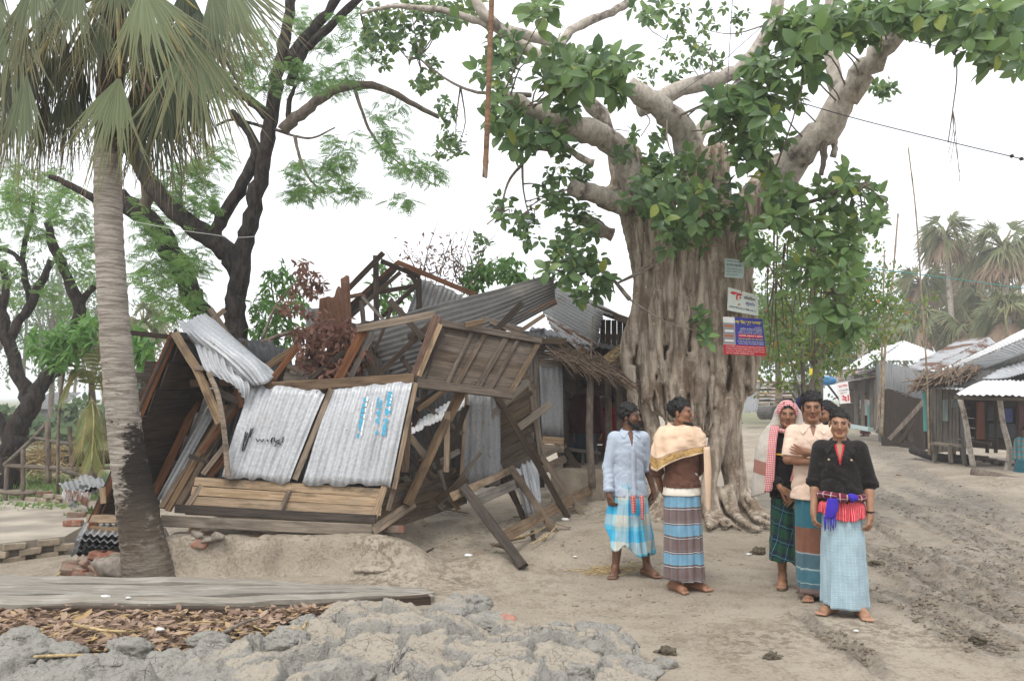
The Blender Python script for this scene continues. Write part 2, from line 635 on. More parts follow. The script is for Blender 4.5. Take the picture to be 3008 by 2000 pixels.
def bark(name, c1, c2, c3, scale=1.0, stretch=0.25, spots=0.4, bumps=0.7):
  m = NT(name, 0.9, 0, 0.15)
  p = m.pos()
  st = m.mapping(p, (1, 1, stretch))
  a = m.noise(st, 9 * scale, 6, 0.65, 0.4)
  b = m.noise(p, 2.2 * scale, 4, 0.6)
  c = m.mix(m.rng(a, 0.35, 0.65), c1, c2)
  c = m.mix(m.math('MULTIPLY', m.rng(b, 0.5, 0.7), spots), c, c3)
  lich = m.rng(m.noise(p, 22 * scale, 3), 0.62, 0.72)
  c = m.mix(m.math('MULTIPLY', lich, 0.35), c, tuple(min(1, x * 1.8 + .03) for x in c2))
  m.col(c)
  m.bump(m.math('ADD', a, m.math('MULTIPLY', m.noise(st, 40 * scale, 3), 0.35)), bumps, 0.02)
  return m.m

B_BANYAN = bark('bark_banyan', (0.16, 0.125, 0.092), (0.45, 0.385, 0.31), (0.13, 0.082, 0.052), 1.3, 0.16, 0.7)
B_LIMB = bark('bark_limb', (0.30, 0.265, 0.225), (0.46, 0.415, 0.36), (0.06, 0.048, 0.04), 1.8, 0.7, 0.85, 0.5)
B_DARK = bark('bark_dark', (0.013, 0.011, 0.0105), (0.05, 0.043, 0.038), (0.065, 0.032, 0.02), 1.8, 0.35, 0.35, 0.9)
B_MID = bark('bark_mid', (0.10, 0.08, 0.065), (0.2, 0.165, 0.135), (0.06, 0.05, 0.045), 1.4, 0.3, 0.4, 0.8)
B_TWIG = bark('bark_twig', (0.13, 0.11, 0.09), (0.26, 0.225, 0.185), (0.1, 0.08, 0.06), 3, 0.6, 0.3, 0.4)
BAMBOO = simple('bamboo', (0.22, 0.175, 0.12), 0.65, 0.4, 9)
THATCH = simple('thatch', (0.17, 0.125, 0.09), 0.95, 0.5, 30)
STRAW = simple('straw', (0.36, 0.27, 0.14), 0.9, 0.45, 25)
BRICK_M = None

def brick_mat():
  m = NT('brick', 0.92, 0, 0.2)
  p = m.pos()
  r = m.rand()
  c = m.mix(r, (0.26, 0.10, 0.062), (0.19, 0.105, 0.075))
  c = m.mix(m.rng(m.noise(p, 14, 5), 0.48, 0.68), c, (0.27, 0.235, 0.19))
  c = m.mix(m.math('MULTIPLY', m.rng(m.noise(p, 5, 4), .42, .62), .7), c, (.2, .165, .125))
  m.col(c)
  m.bump(m.noise(p, 60, 4), 0.5, 0.01)
  return m.m
BRICK_M = brick_mat()
# ---------------------------------------------------------------- ground
def bank_line(x):
  """front edge (y) of the raised earth the wrecked stall stands on"""
  return 7.35 + 0.12 * np.sin(x * 2.1) + 0.05 * np.sin(x * 6.3 + 1)

RUTS = [(G(2560, 1330), G(3050, 1560), 0.16), (G(2420, 1370), G(2960, 1640), 0.13), (G(2540, 1600), G(3100, 1870), 0.2),
    (G(2700, 1590), G(3150, 1790), 0.16), (G(2560, 1700), G(3000, 1950), 0.15), (G(2320, 1800), G(2620, 2010), 0.05),
    (G(2380, 1450), G(2640, 1550), .12), (G(2720, 1500), G(3150, 1700), .14), (G(2480, 1500), G(2900, 1740), .05),
    (G(2620, 1420), G(3100, 1600), .1), (G(2450, 1560), G(2980, 1830), .07), (G(2840, 1620), G(3120, 1740), .1), (G(2540, 1300), G(2760, 1380), .2), (G(2440, 1290), G(2580, 1350), .16)]

def terrain(x, y, fine=True):
  x = np.asarray(x, float)
  y = np.asarray(y, float)
  p = np.c_[x.ravel(), y.ravel()]
  z = 0.035 * fbm(p * 0.35, 3, 5).reshape(x.shape)
  # raised bank under the wreck, falling away to the right
  bl_ = bank_line(x) + .07 * fbm(p * 5.5, 3, 33).reshape(x.shape)
  plat = (0.33 + .03 * fbm(p * 4, 3, 34).reshape(x.shape)) * sstep(-0.04, 0.1, y - bl_) * (1 - sstep(-1.5, -0.7, x)) * sstep(-3.55, -3.3, x)
  slope = 0.2 * sstep(7.3, 9.3, y) * sstep(-3.9, -3.2, x) * (1 - sstep(1.2, 2.6, x))
  z = z + np.maximum(plat, slope)
  # small humps on the slope in front of the loose frame
  for hx, hy, r, h in ((-0.95, 7.45, 0.33, 0.2), (-0.25, 7.6, 0.3, 0.14), (0.45, 7.9, 0.45, 0.12), (1.1, 8.6, .5, .12)):
    z = z + h * np.exp(-(((x - hx) ** 2 + (y - hy) ** 2) / r ** 2))
  # banyan root mound
  z = z + 0.16 * np.exp(-(((x - 2.7) / 1.5) ** 2 + ((y - 11.2) / 1.1) ** 2))
  # lower yard on the left, ground beyond
  z = z - 0.10 * sstep(-4.1, -4.6, x) * sstep(6.6, 7.4, y) * (1 - sstep(9, 10, y))
  z = z + 0.5 * sstep(22, 60, y) * sstep(-6, -14, x)
  # raised verge on the right by the stalls
  z = z + 0.14 * sstep(8.6, 10.2, x) * sstep(10, 14, y)
  if fine:
    q = p
    dist = np.full(len(q), 9.0)
    wt = np.zeros(len(q))
    wob = 0.045 * vnoise(q * 1.3, 31) + .018 * vnoise(q * 6, 32)
    for a, b, w in RUTS:
      A, B = np.array(a[:2]), np.array(b[:2])
      ab = B - A
      t = np.clip(((q - A) @ ab) / (ab @ ab), 0, 1)
      side = ((q - A) @ np.array([-ab[1], ab[0]])) / np.linalg.norm(ab) + wob
      inside = (((q - A) @ ab) / (ab @ ab) > 0) & (((q - A) @ ab) / (ab @ ab) < 1)
      e = np.exp(-(side / w) ** 2) * sstep(0, .12, t) * (1 - sstep(.88, 1, t)) * inside
      rim = np.exp(-((np.abs(side) - w * 1.5) / (w * 0.5)) ** 2) * inside * sstep(0, .12, t) * (1 - sstep(.88, 1, t))
      tread = np.sin(t * np.linalg.norm(ab) * 52 + np.abs(side) * 26) * .009 * np.clip(vnoise(q * 1.1, 43) + .6, 0, 1)
      z = z + ((-0.034 - 0.016 * vnoise(q * 7, 41) + tread) * e + (0.02 + 0.028 * vnoise(q * 11, 42)) * rim).reshape(x.shape)
      wt = np.maximum(wt, np.maximum(e, rim * .8))
    churn = sstep(2.6, 4.2, x.ravel()) * sstep(4.0, 5.0, y.ravel()) * (1 - sstep(11, 14, y.ravel()))
    churn = churn * np.clip(0.5 + fbm(q * 0.9, 3, 77) * 1.3, 0, 1)
    act = np.clip(np.maximum(wt, churn * .42), 0, 1)
    n1 = fbm(q * 6.5, 4, 51, .6)
    n2 = fbm(q * 16, 3, 61, .6)
    z = z + (act * (0.016 * n1 + 0.024 * np.maximum(n2, 0))).reshape(x.shape)
    spot = np.clip(fbm(q * 1.1, 3, 88) * 2.2 - 0.15, 0, 1)
    z = z + (spot * 0.012 * np.maximum(fbm(q * 13, 3, 71, .65), 0) + .004 * n1).reshape(x.shape)
    return z, act.reshape(x.shape), spot.reshape(x.shape)
  return z

def gz(x, y):
  return float(terrain(np.array([x]), np.array([y]), False)[0])

def axis(lo, hi, step, far_lo, far_hi, g=1.13):
  a = list(np.arange(lo, hi + 1e-6, step))
  s, v = step, a[-1]
  while v < far_hi:
    s *= g
    v += s
    a.append(v)
  s, v = step, a[0]
  b = []
  while v > far_lo:
    s *= g
    v -= s
    b.append(v)
  return np.array(b[::-1] + a)

gx = axis(-4.6, 6.2, 0.03, -900, 900)
gy = axis(4.2, 10.5, 0.03, -30, 1500, 1.07)
GX, GY = np.meshgrid(gx, gy)
GZ, GACT, GSPOT = terrain(GX, GY, True)
far = sstep(60, 200, np.hypot(GX, GY))
GZ = GZ * (1 - far)
_n = len(gx)
_i = np.arange(GX.size).reshape(GX.shape)
_q = np.stack([_i[:-1, :-1], _i[:-1, 1:], _i[1:, 1:], _i[1:, :-1]], -1).reshape(-1, 4)

def ground_mat():
  m = NT('mud_ground', 0.9, 0, 0.3)
  p = m.pos()
  t = m.sep(m.attr())
  wet, spot, green = t[0], t[1], t[2]
  big = m.noise(p, 0.55, 5, 0.6)
  mid = m.noise(p, 3.2, 6, 0.65)
  fine = m.noise(p, 38, 5, 0.7)
  c = m.mix(m.rng(big, 0.35, 0.65), (0.315, 0.27, 0.21), (0.385, 0.335, 0.265))
  c = m.mix(m.math('MULTIPLY', m.rng(mid, 0.45, 0.7), 0.4), c, (0.225, 0.185, 0.135))
  dk = m.math('MULTIPLY', m.rng(m.math('ADD', fine, m.math('MULTIPLY', mid, 0.5)), 0.7, 0.95), 0.55)
  c = m.mix(dk, c, (0.135, 0.105, 0.07))
  c = m.mix(m.math('MULTIPLY', m.rng(m.noise(p, 55, 6, .8, .6), .56, .66), m.rng(m.noise(p, 1.6, 4), .42, .6, .15, .75)), c, (0.11, 0.086, 0.058))
  c = m.mix(m.math('MULTIPLY', m.math('MULTIPLY', spot, m.rng(m.noise(p, 15, 5, .7), 0.46, 0.58)), 0.8), c, (0.15, 0.12, 0.085))
  crumb = m.rng(m.noise(p, 24, 5, .75, .8), 0.54, 0.62)
  c = m.mix(m.math('MULTIPLY', wet, m.rng(m.noise(p, 7, 5, .7), 0.38, 0.6, 0.45, 1.0)), c, (0.16, 0.14, 0.113))
  c = m.mix(m.math('MULTIPLY', m.math('MULTIPLY', wet, crumb), 0.9), c, (0.055, 0.043, 0.03))
  c = m.mix(green, c, m.mix(m.noise(p, 9, 4), (0.07, 0.10, 0.03), (0.19, 0.19, 0.085)))
  m.col(c)
  sheen = m.math('MULTIPLY', wet, m.rng(m.noise(p, 5, 4), 0.42, 0.6))
  m.rough(m.math('SUBTRACT', 0.92, m.math('MULTIPLY', sheen, 0.6)))
  m.bump(m.math('ADD', m.math('MULTIPLY', m.noise(p, 11, 6, 0.7), 0.8), m.math('MULTIPLY', fine, 0.6)), 0.9, 0.035)
  return m.m
M_GROUND = ground_mat()
_green = sstep(-5.2, -7.0, GX) * sstep(13.0, 15, GY) * np.clip(0.6 + .6 * fbm(np.c_[GX.ravel(), GY.ravel()] * .4, 3, 19).reshape(GX.shape), 0, 1)
_green = np.maximum(_green, sstep(25, 60, GY) * sstep(9, 14, np.abs(GX)) * .8)
_green = np.maximum(_green, sstep(60, 120, GY))
_tint = np.c_[GACT.ravel(), GSPOT.ravel(), _green.ravel()]
ground = obj('ground', mesh('ground', np.c_[GX.ravel(), GY.ravel(), GZ.ravel()], _q, True, None, _tint), M_GROUND)
tag(ground, 'pale trampled mud road and yard with wheel ruts', kind='structure')
# ---------------------------------------------------------------- the collapsed stall
def Q(*pts):
  return [P(*p) for p in pts]

def pbeam(name, a, b, w, mat, parent, t=None, up=None, jag=0.06, bow=0.0):
  """timber between two photo points given as (x, y, distance); w in metres"""
  p0, p1 = P(*a), P(*b)
  view = (p0 + p1) / 2 - Vector((0, 0, CAM_H))
  return beam(name, p0, p1, w, t or w * 0.55, mat, parent, up=up or -view, jag=jag, bow=bow)

W_OLD = wood('wood_old_brown', (0.06, 0.044, 0.031), (0.135, 0.10, 0.07), stain_amt=.55, mud=.3)
hut = thing('collapsed_stall', 'collapsed timber and corrugated tin stall leaning beside the leaning palm trunk', 'stall', (-2.6, 8.0, 0.3))
# front wall
o = pbeam('sill_beam', (476, 1529, 7.70), (1092, 1556, 7.70), .110, W_GREY, hut, .07)
plank_row('plank', *Q((545, 1512, 7.74), (1100, 1541, 7.74), (1136, 1436, 7.86), (580, 1400, 7.86)), 4, W_TAN, hut, .024, .006, jut=.02)
pbeam('plank', (515, 1493, 7.71), (1104, 1524, 7.71), .085, W_DARK, hut, .025)
pbeam('batten', (592, 1424, 7.83), (538, 1500, 7.72), .05, W_TAN, hut, .03)
pbeam('batten', (850, 1440, 7.81), (822, 1500, 7.72), .04, W_TAN, hut, .03)
sheet('tin_sheet', *Q((735, 1130, 8.0), (957, 1149, 8.0), (848, 1422, 7.82), (652, 1396, 7.82)), T_NEW, hut, .072, .009, 14, .02, .03, seed=1, crumple=.014)
sheet('tin_sheet', *Q((975, 1141, 8.0), (1211, 1126, 8.0), (1146, 1430, 7.82), (888, 1418, 7.82)), T_NEW, hut, .072, .009, 14, .015, .03, seed=2, crumple=.012)
pbeam('batten', (974, 1142, 7.99), (866, 1408, 7.84), .055, W_TAN, hut, .04)
pbeam('batten', (940, 1152, 8.03), (846, 1415, 7.88), .07, W_DARK, hut, .03)
pbeam('post', (1222, 1124, 8.0), (1158, 1436, 7.84), .05, W_TAN, hut, .05)
pbeam('post', (1202, 1150, 8.12), (1190, 1385, 8.12), .075, W_BROWN, hut, .04)
pbeam('top_beam', (776, 1139, 8.06), (1216, 1112, 8.06), .105, W_BROWN, hut, .06)
pbeam('top_beam', (700, 1142, 8.12), (800, 1137, 8.12), .09, W_TAN, hut, .06)
pbeam('stud', (1140, 1400, 7.9), (1090, 1545, 7.74), .07, W_TAN, hut, .05)
pbeam('stud', (1168, 1395, 7.95), (1140, 1500, 7.86), .05, W_BROWN, hut, .05)
for x_, y_ in ((560, 1548), (795, 1560), (1073, 1572)):      # short legs under the sill
  pbeam('leg', (x_ + 22, y_ - 8, 7.75), (x_ - 18, y_ + 46, 7.72), .085, W_TAN, hut, .07)
# right side wall, boards running back
plank_row('side_board', *Q((1094, 1572, 7.72), (1356, 1484, 9.4), (1350, 1372, 9.4), (1118, 1436, 7.95)), 5, W_OLD, hut, .025, .008, jut=.05)
pbeam('side_board', (1093, 1560, 7.69), (1214, 1478, 8.35), .10, W_TAN, hut, .03)
pbeam('corner_post', (1352, 1150, 8.4), (1196, 1482, 8.2), .10, W_BROWN, hut, .09)
pbeam('batten', (1368, 1150, 8.45), (1222, 1425, 8.3), .04, W_TAN, hut, .03)
pbeam('batten', (1314, 1208, 8.32), (1311, 1386, 8.32), .06, W_TAN, hut, .03)
pbeam('batten', (1322, 1218, 8.38), (1316, 1380, 8.38), .035, W_DARK, hut, .03)
pbeam('rail', (1175, 1392, 8.6), (1335, 1330, 9.3), .07, W_DARK, hut, .05)
pbeam('rail', (1180, 1470, 8.5), (1335, 1380, 9.3), .06, W_BROWN, hut, .04)
# gable frame on the left
AP = (511, 978, 8.05)
pbeam('rafter', (511, 979, 8.05), (276, 1532, 7.95), .085, W_RED, hut, .06)
pbeam('rafter', (513, 978, 8.0), (578, 1082, 7.97), .085, W_TAN, hut, .04)
pbeam('rafter', (575, 1078, 7.97), (645, 1242, 7.93), .085, W_TAN, hut, .04)
pbeam('tie_block', (574, 1080, 7.94), (600, 1082, 7.94), .05, W_TAN, hut, .05)
tube('bent_batten', spline(Q((613, 1094, 7.80), (640, 1160, 7.76), (658, 1260, 7.74), (670, 1400, 7.76)), 5), .027, W_TAN, hut, 6, .05, False)
pa, pb, pc, pd = P(511, 970, 8.0), P(256, 1534, 7.9), P(256, 1534, 7.9) + V(.24, .8, .05), P(511, 970, 8.0) + V(.2, .8, -.02)
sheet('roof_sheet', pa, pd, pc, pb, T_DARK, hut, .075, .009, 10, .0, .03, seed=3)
lin = [pa, pb, pc, pd]
off_ = V(.05, 0, -.02)
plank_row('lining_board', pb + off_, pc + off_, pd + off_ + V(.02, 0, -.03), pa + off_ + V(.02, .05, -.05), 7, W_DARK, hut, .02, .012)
# right slope of the roof: dark underside seen through the gable
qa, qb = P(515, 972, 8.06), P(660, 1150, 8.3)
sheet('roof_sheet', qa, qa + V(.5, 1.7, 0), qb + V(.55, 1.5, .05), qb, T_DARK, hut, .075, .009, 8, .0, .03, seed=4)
# fallen roof sheets draped over the gable
def drape_sheet(name, rows, mat, parent, pitch=.075, amp=.010, n=7, seed=0):
  """corrugated sheet through rows of points; ridges run down the rows"""
  cols = len(rows[0])
  lines = [spline([r[i] for r in rows], n) for i in range(cols)]
  m = len(lines[0])
  W_ = sum((rows[0][i + 1] - rows[0][i]).length for i in range(cols - 1))
  waves = max(3, round(W_ / pitch))
  k = max(3, math.ceil(waves * 6 / (cols - 1)))
  grid = [spline([lines[i][j] for i in range(cols)], k) for j in range(m)]
  v = np.array([[list(p) for p in g] for g in grid])
  du, dv = np.gradient(v, axis=1), np.gradient(v, axis=0)
  nn = np.cross(du, dv)
  nn /= np.linalg.norm(nn, axis=2, keepdims=True) + 1e-9
  s_ = np.linspace(0, 1, v.shape[1])
  off = amp * np.sin(s_ * waves * 2 * np.pi)[None, :] + .012 * fbm(np.c_[np.tile(s_ * 4, m), np.repeat(np.arange(m) * .35, v.shape[1])], 3, seed).reshape(m, -1)
  v = v + nn * off[..., None]
  w = v - nn * .003
  nc = v.shape[1]
  idx = np.arange(m * nc).reshape(m, nc)
  q = np.stack([idx[:-1, :-1], idx[:-1, 1:], idx[1:, 1:], idx[1:, :-1]], -1).reshape(-1, 4)
  N_ = m * nc
  fs = q.tolist() + (q[:, ::-1] + N_).tolist()
  bd = idx[0].tolist() + idx[1:, -1].tolist() + idx[-1, ::-1][1:].tolist() + idx[::-1, 0][1:-1].tolist()
  fs += [(bd[i], bd[i] + N_, bd[(i + 1) % len(bd)] + N_, bd[(i + 1) % len(bd)]) for i in range(len(bd))]
  uv = np.c_[np.tile(s_ * W_, m), np.repeat(np.linspace(0, 1.6, m), nc)]
  return obj(name, mesh(name, np.r_[v.reshape(-1, 3), w.reshape(-1, 3)], fs, True, np.r_[uv, uv]), mat, parent)

drape_sheet('tin_sheet', [Q((522, 938, 8.5), (545, 945, 8.2), (572, 932, 8.35), (602, 922, 8.6)), Q((545, 985, 8.2), (585, 985, 7.95), (625, 975, 8.1), (660, 968, 8.5)),
             Q((610, 1045, 8.05), (650, 1035, 7.85), (690, 1025, 8.0), (728, 1030, 8.4)), Q((680, 1100, 7.98), (705, 1085, 7.84), (745, 1065, 7.95), (778, 1072, 8.3)),
             Q((735, 1128, 8.0), (752, 1132, 7.9), (785, 1125, 7.95), (812, 1100, 8.25))], T_NEW, hut, .085, .010, 6, 5)
drape_sheet('tin_sheet', [Q((572, 1008, 8.0), (640, 1035, 7.9), (715, 1085, 7.95)), Q((588, 1055, 7.9), (650, 1075, 7.84), (728, 1118, 7.92)),
             Q((604, 1088, 7.86), (672, 1110, 7.8), (735, 1150, 7.9)), Q((618, 1098, 7.84), (690, 1135, 7.8), (724, 1188, 7.9))][::1], T_NEW, hut, .08, .016, 5, 6)
# inside the gable
sheet('inner_tin_wall', *Q((425, 1172, 9.1), (620, 1172, 9.1), (480, 1440, 8.8), (395, 1440, 8.8)), T_OLD, hut, .07, .009, 8, 0, .02, seed=7)
plank_row('inner_board', *Q((430, 1060, 9.4), (720, 1060, 9.4), (720, 1180, 9.4), (400, 1180, 9.4)), 3, W_DARK, hut, .02, .01)
pbeam('inner_post', (578, 1180, 8.7), (452, 1452, 8.35), .085, W_RED, hut, .06)
sheet('tin_strip', *Q((612, 1192, 8.45), (640, 1200, 8.45), (482, 1478, 8.1), (458, 1468, 8.1)), T_GREY, hut, .06, .008, 6, 0, .02, seed=8)
plank_row('door_board', *Q((705, 1175, 8.5), (530, 1500, 8.0), (462, 1490, 8.05), (640, 1195, 8.6)), 3, W_BROWN, hut, .025, .006, jut=.04)
pbeam('door_rail', (698, 1200, 8.4), (590, 1330, 8.2), .05, W_RED, hut, .03)
pbeam('door_rail', (556, 1338, 8.05), (612, 1358, 8.05), .045, W_DARK, hut, .03)
pbeam('brace', (664, 1306, 7.95), (596, 1392, 7.9), .05, W_TAN, hut, .03)
pbeam('brace', (672, 1322, 8.0), (610, 1398, 7.95), .10, W_RED, hut, .03)
pbeam('inner_rail', (430, 1332, 8.6), (505, 1322, 8.6), .11, W_GREY, hut, .03)
pbeam('inner_rail', (560, 1126, 8.3), (700, 1122, 8.3), .075, W_RED, hut, .04)
pbeam('inner_rail', (690, 1120, 8.0), (712, 1196, 7.98), .06, W_RED, hut, .04)
pbeam('inner_rail', (636, 1150, 8.15), (700, 1178, 8.2), .07, W_GREY, hut, .03)
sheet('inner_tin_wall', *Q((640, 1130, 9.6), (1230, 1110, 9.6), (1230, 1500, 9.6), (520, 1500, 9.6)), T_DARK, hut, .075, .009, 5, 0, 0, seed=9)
pbeam('ridge_end', (380, 977, 8.3), (500, 990, 8.25), .055, W_DARK, hut, .05)
pbeam('wall_plate', (386, 1104, 8.4), (450, 1106, 8.3), .075, W_DARK, hut, .06)
tube('bent_rod', spline(Q((384, 1118, 8.4), (420, 1124, 8.3), (440, 1150, 8.2)), 4), .012, W_DARK, hut, 6)
pbeam('floor_beam', (262, 1522, 7.95), (366, 1524, 7.85), .085, W_TAN, hut, .07)
pbeam('floor_beam', (262, 1552, 7.9), (372, 1556, 7.8), .06, W_BROWN, hut, .06)
pbeam('tie_block', (300, 1432, 7.86), (304, 1478, 7.86), .055, W_TAN, hut, .03)
pbeam('leg', (355, 1556, 7.75), (360, 1642, 7.72), .07, W_TAN, hut, .06)
pbeam('leg', (275, 1535, 7.9), (268, 1585, 7.9), .085, W_RED, hut, .05)
pbeam('leg', (478, 1555, 7.95), (520, 1640, 7.8), .06, W_GREY, hut, .05)
sheet('skirt_tin', *Q((330, 1440, 8.6), (470, 1450, 8.4), (470, 1540, 8.3), (290, 1530, 8.6)), T_DARK, hut, .075, .01, 5, 0, .02, seed=10)

# ---- timbers and roof thrown up behind the front wall
pbeam('loose_beam', (1048, 966, 8.35), (1278, 922, 8.35), .075, W_TAN, hut, .05)
pbeam('post', (1068, 972, 8.42), (992, 1118, 8.3), .10, W_RED, hut, .06)
pbeam('post', (1094, 978, 8.48), (1024, 1116, 8.4), .065, W_GREY, hut, .05)
pbeam('post', (1284, 930, 8.2), (1214, 1120, 8.1), .10, W_RED, hut, .07)
pbeam('batten', (1294, 952, 8.15), (1230, 1106, 8.06), .05, W_TAN, hut, .025)
pbeam('brace', (1146, 884, 8.9), (1246, 998, 8.6), .075, W_DARK, hut, .06)
pbeam('brace', (1276, 940, 8.75), (1108, 1104, 8.6), .06, W_DARK, hut, .05)
pbeam('brace', (1182, 1052, 8.7), (1222, 1108, 8.6), .06, W_DARK, hut, .05)
pbeam('post', (1062, 884, 9.0), (1074, 1040, 8.8), .055, W_DARK, hut, .05)
pbeam('post', (1076, 1000, 8.9), (1098, 1120, 8.7), .09, W_DARK, hut, .04)
pbeam('brace', (722, 1120, 8.3), (868, 1022, 8.6), .08, W_BROWN, hut, .05)
pbeam('brace', (790, 1128, 8.15), (875, 1020, 8.3), .065, W_RED, hut, .05)
pbeam('brace', (900, 1122, 8.3), (1010, 1035, 8.6), .05, W_DARK, hut, .04)
big = drape_sheet('long_roof_sheet', [Q((1076, 952, 9.2), (1095, 1010, 9.05), (1120, 1062, 8.95), (1160, 1110, 8.9)), Q((1240, 905, 9.35), (1250, 965, 9.2), (1275, 1015, 9.1), (1310, 1055, 9.05)),
                   Q((1440, 855, 9.55), (1450, 905, 9.4), (1465, 945, 9.3), (1480, 975, 9.25)), Q((1612, 806, 9.8), (1628, 835, 9.65), (1630, 865, 9.6), (1632, 892, 9.55))], T_OLD, hut, .072, .012, 8, 11)
pbeam('rafter', (1462, 972, 9.3), (1632, 886, 9.6), .075, W_RED, hut, .06)
pbeam('rafter', (1512, 984, 9.25), (1598, 926, 9.45), .05, W_BROWN, hut, .05)
pbeam('rafter', (1240, 1100, 8.75), (1420, 1000, 9.2), .06, W_DARK, hut, .05)
pbeam('tie_block', (1366, 955, 8.35), (1420, 944, 8.4), .06, W_BROWN, hut, .05)
# slatted shutter panel hanging from the roof
sh_a, sh_b, sh_c, sh_d = Q((1222, 1126, 8.05), (1500, 1160, 8.35), (1586, 1006, 8.75), (1292, 956, 8.4))
shut = thing('slatted_shutter', 'brown plank shutter with upright battens hanging tilted from the wreck', 'shutter', tuple(P(1380, 1140, 8.2)))
plank_row('plank', sh_a, sh_b, sh_c, sh_d, 7, W_OLD, shut, .018, .008, jut=.02)
nrm_ = (sh_b - sh_a).cross(sh_d - sh_a).normalized()
if nrm_.y > 0:
  nrm_ = -nrm_
for k0, k1, w_ in ((.02, .02, .09), (.30, .32, .045), (.40, .44, .05), (.62, .66, .06), (.76, .78, .04), (.985, .985, .06)):
  beam('batten', sh_a.lerp(sh_b, k0) + nrm_ * .025, sh_d.lerp(sh_c, k1) + nrm_ * .025, w_, .03, W_OLD if w_ < .08 else W_DARK, shut, up=nrm_)
beam('rail', sh_a + nrm_ * .05 - V(0, 0, .02), sh_b + nrm_ * .05 - V(0, 0, .02), .095, .03, W_OLD, shut, up=nrm_)
beam('rail', sh_d + nrm_ * .05, sh_c + nrm_ * .05, .08, .03, W_OLD, shut, up=nrm_)
# tin and timbers under the shutter
sheet('tin_sheet', *Q((1208, 1246, 9.0), (1372, 1148, 9.1), (1366, 1196, 8.95), (1208, 1274, 8.85)), T_BRIGHT, hut, .05, .008, 4, 0, .02, seed=12)
sheet('inner_tin_wall', *Q((1212, 1235, 9.45), (1372, 1180, 9.45), (1372, 1480, 9.45), (1200, 1480, 9.45)), T_OLD, hut, .07, .008, 6, 0, .02, seed=13)
sheet('door_sheet', *Q((1368, 1158, 9.0), (1470, 1150, 9.1), (1470, 1425, 9.1), (1356, 1428, 8.95)), T_GREY, hut, .07, .009, 8, 0, .03, seed=14)
pbeam('batten', (1371, 1150, 8.94), (1353, 1432, 8.9), .035, W_TAN, hut, .03)
pbeam('brace', (1222, 1190, 8.9), (1290, 1150, 8.9), .07, W_DARK, hut, .05)
pbeam('brace', (1225, 1206, 8.5), (1330, 1130, 8.8), .06, W_BROWN, hut, .05)

# ---- plank door leaning in its frame
door = thing('fallen_plank_door', 'grey plank door leaning in broken frame beside the tin door sheet', 'door', tuple(P(1520, 1500, 9.4)))
plank_row('plank', *Q((1478, 1400, 9.35), (1580, 1350, 9.45), (1560, 1120, 9.3), (1404, 1215, 9.2)), 8, W_OLD, door, .022, .007, jut=.05)
pbeam('broken_stile', (1381, 1196, 9.1), (1470, 1385, 9.2), .085, W_TAN, door, .06, jag=.16)
pbeam('broken_stile', (1466, 1375, 9.22), (1538, 1520, 9.35), .075, W_DARK, door, .06, jag=.16)
pbeam('post', (1453, 1152, 9.05), (1566, 1340, 9.15), .075, W_DARK, door, .06)
pbeam('post', (1562, 1332, 9.16), (1668, 1520, 9.4), .075, W_DARK, door, .06)
for a_, b_, m_, w_ in (((1392, 1200, 9.1), (1454, 1160, 9.1), W_TAN, .06), ((1418, 1244, 9.08), (1553, 1120, 9.1), W_GREY, .075), ((1486, 1208, 9.1), (1562, 1152, 9.15), W_DARK, .06), ((1524, 1256, 9.1), (1618, 1186, 9.15), W_GREY, .085)):
  pbeam('rail', a_, b_, w_, m_, door, .025)
pbeam('stile', (1560, 1128, 9.3), (1590, 1335, 9.4), .07, W_GREY, door, .05)
pbeam('stile', (1548, 1178, 9.4), (1560, 1330, 9.45), .05, W_GREY, door, .03)
drape_sheet('tin_flap', [Q((1500, 1372, 9.4), (1545, 1355, 9.4), (1572, 1350, 9.45)), Q((1520, 1430, 9.3), (1556, 1420, 9.25), (1585, 1415, 9.35)), Q((1545, 1520, 9.3), (1575, 1500, 9.2), (1588, 1480, 9.3))], T_NEW, door, .07, .012, 5, 15)

# ---- loose ladder-like wall frame on the ground
fr = thing('fallen_wall_frame', 'ladder-like bare timber wall frame lying tilted on the mud slope', 'frame', tuple(G(1560, 1600, .1)))
pbeam('stud', (1362, 1430, 8.1), (1538, 1664, 7.42), .10, W_DARK, fr, .08)
pbeam('stud', (1500, 1372, 9.05), (1634, 1568, 8.75), .085, W_BROWN, fr, .06)
pbeam('stud', (1585, 1333, 10.2), (1714, 1518, 9.85), .075, W_BROWN, fr, .06)
pbeam('stud', (1648, 1299, 11.2), (1776, 1486, 10.75), .085, W_DARK, fr, .07)
pbeam('rail', (1332, 1457, 8.0), (1586, 1341, 10.3), .085, W_TAN, fr, .05)
pbeam('rail', (1580, 1346, 10.2), (1660, 1308, 11.1), .075, W_GREY, fr, .05)
pbeam('rail', (1398, 1470, 8.05), (1516, 1420, 9.0), .11, W_GREY, fr, .03)
pbeam('rail', (1510, 1422, 8.95), (1660, 1346, 11.0), .11, W_BROWN, fr, .03)
pbeam('rail', (1484, 1574, 7.75), (1742, 1432, 10.9), .115, W_BROWN, fr, .03)

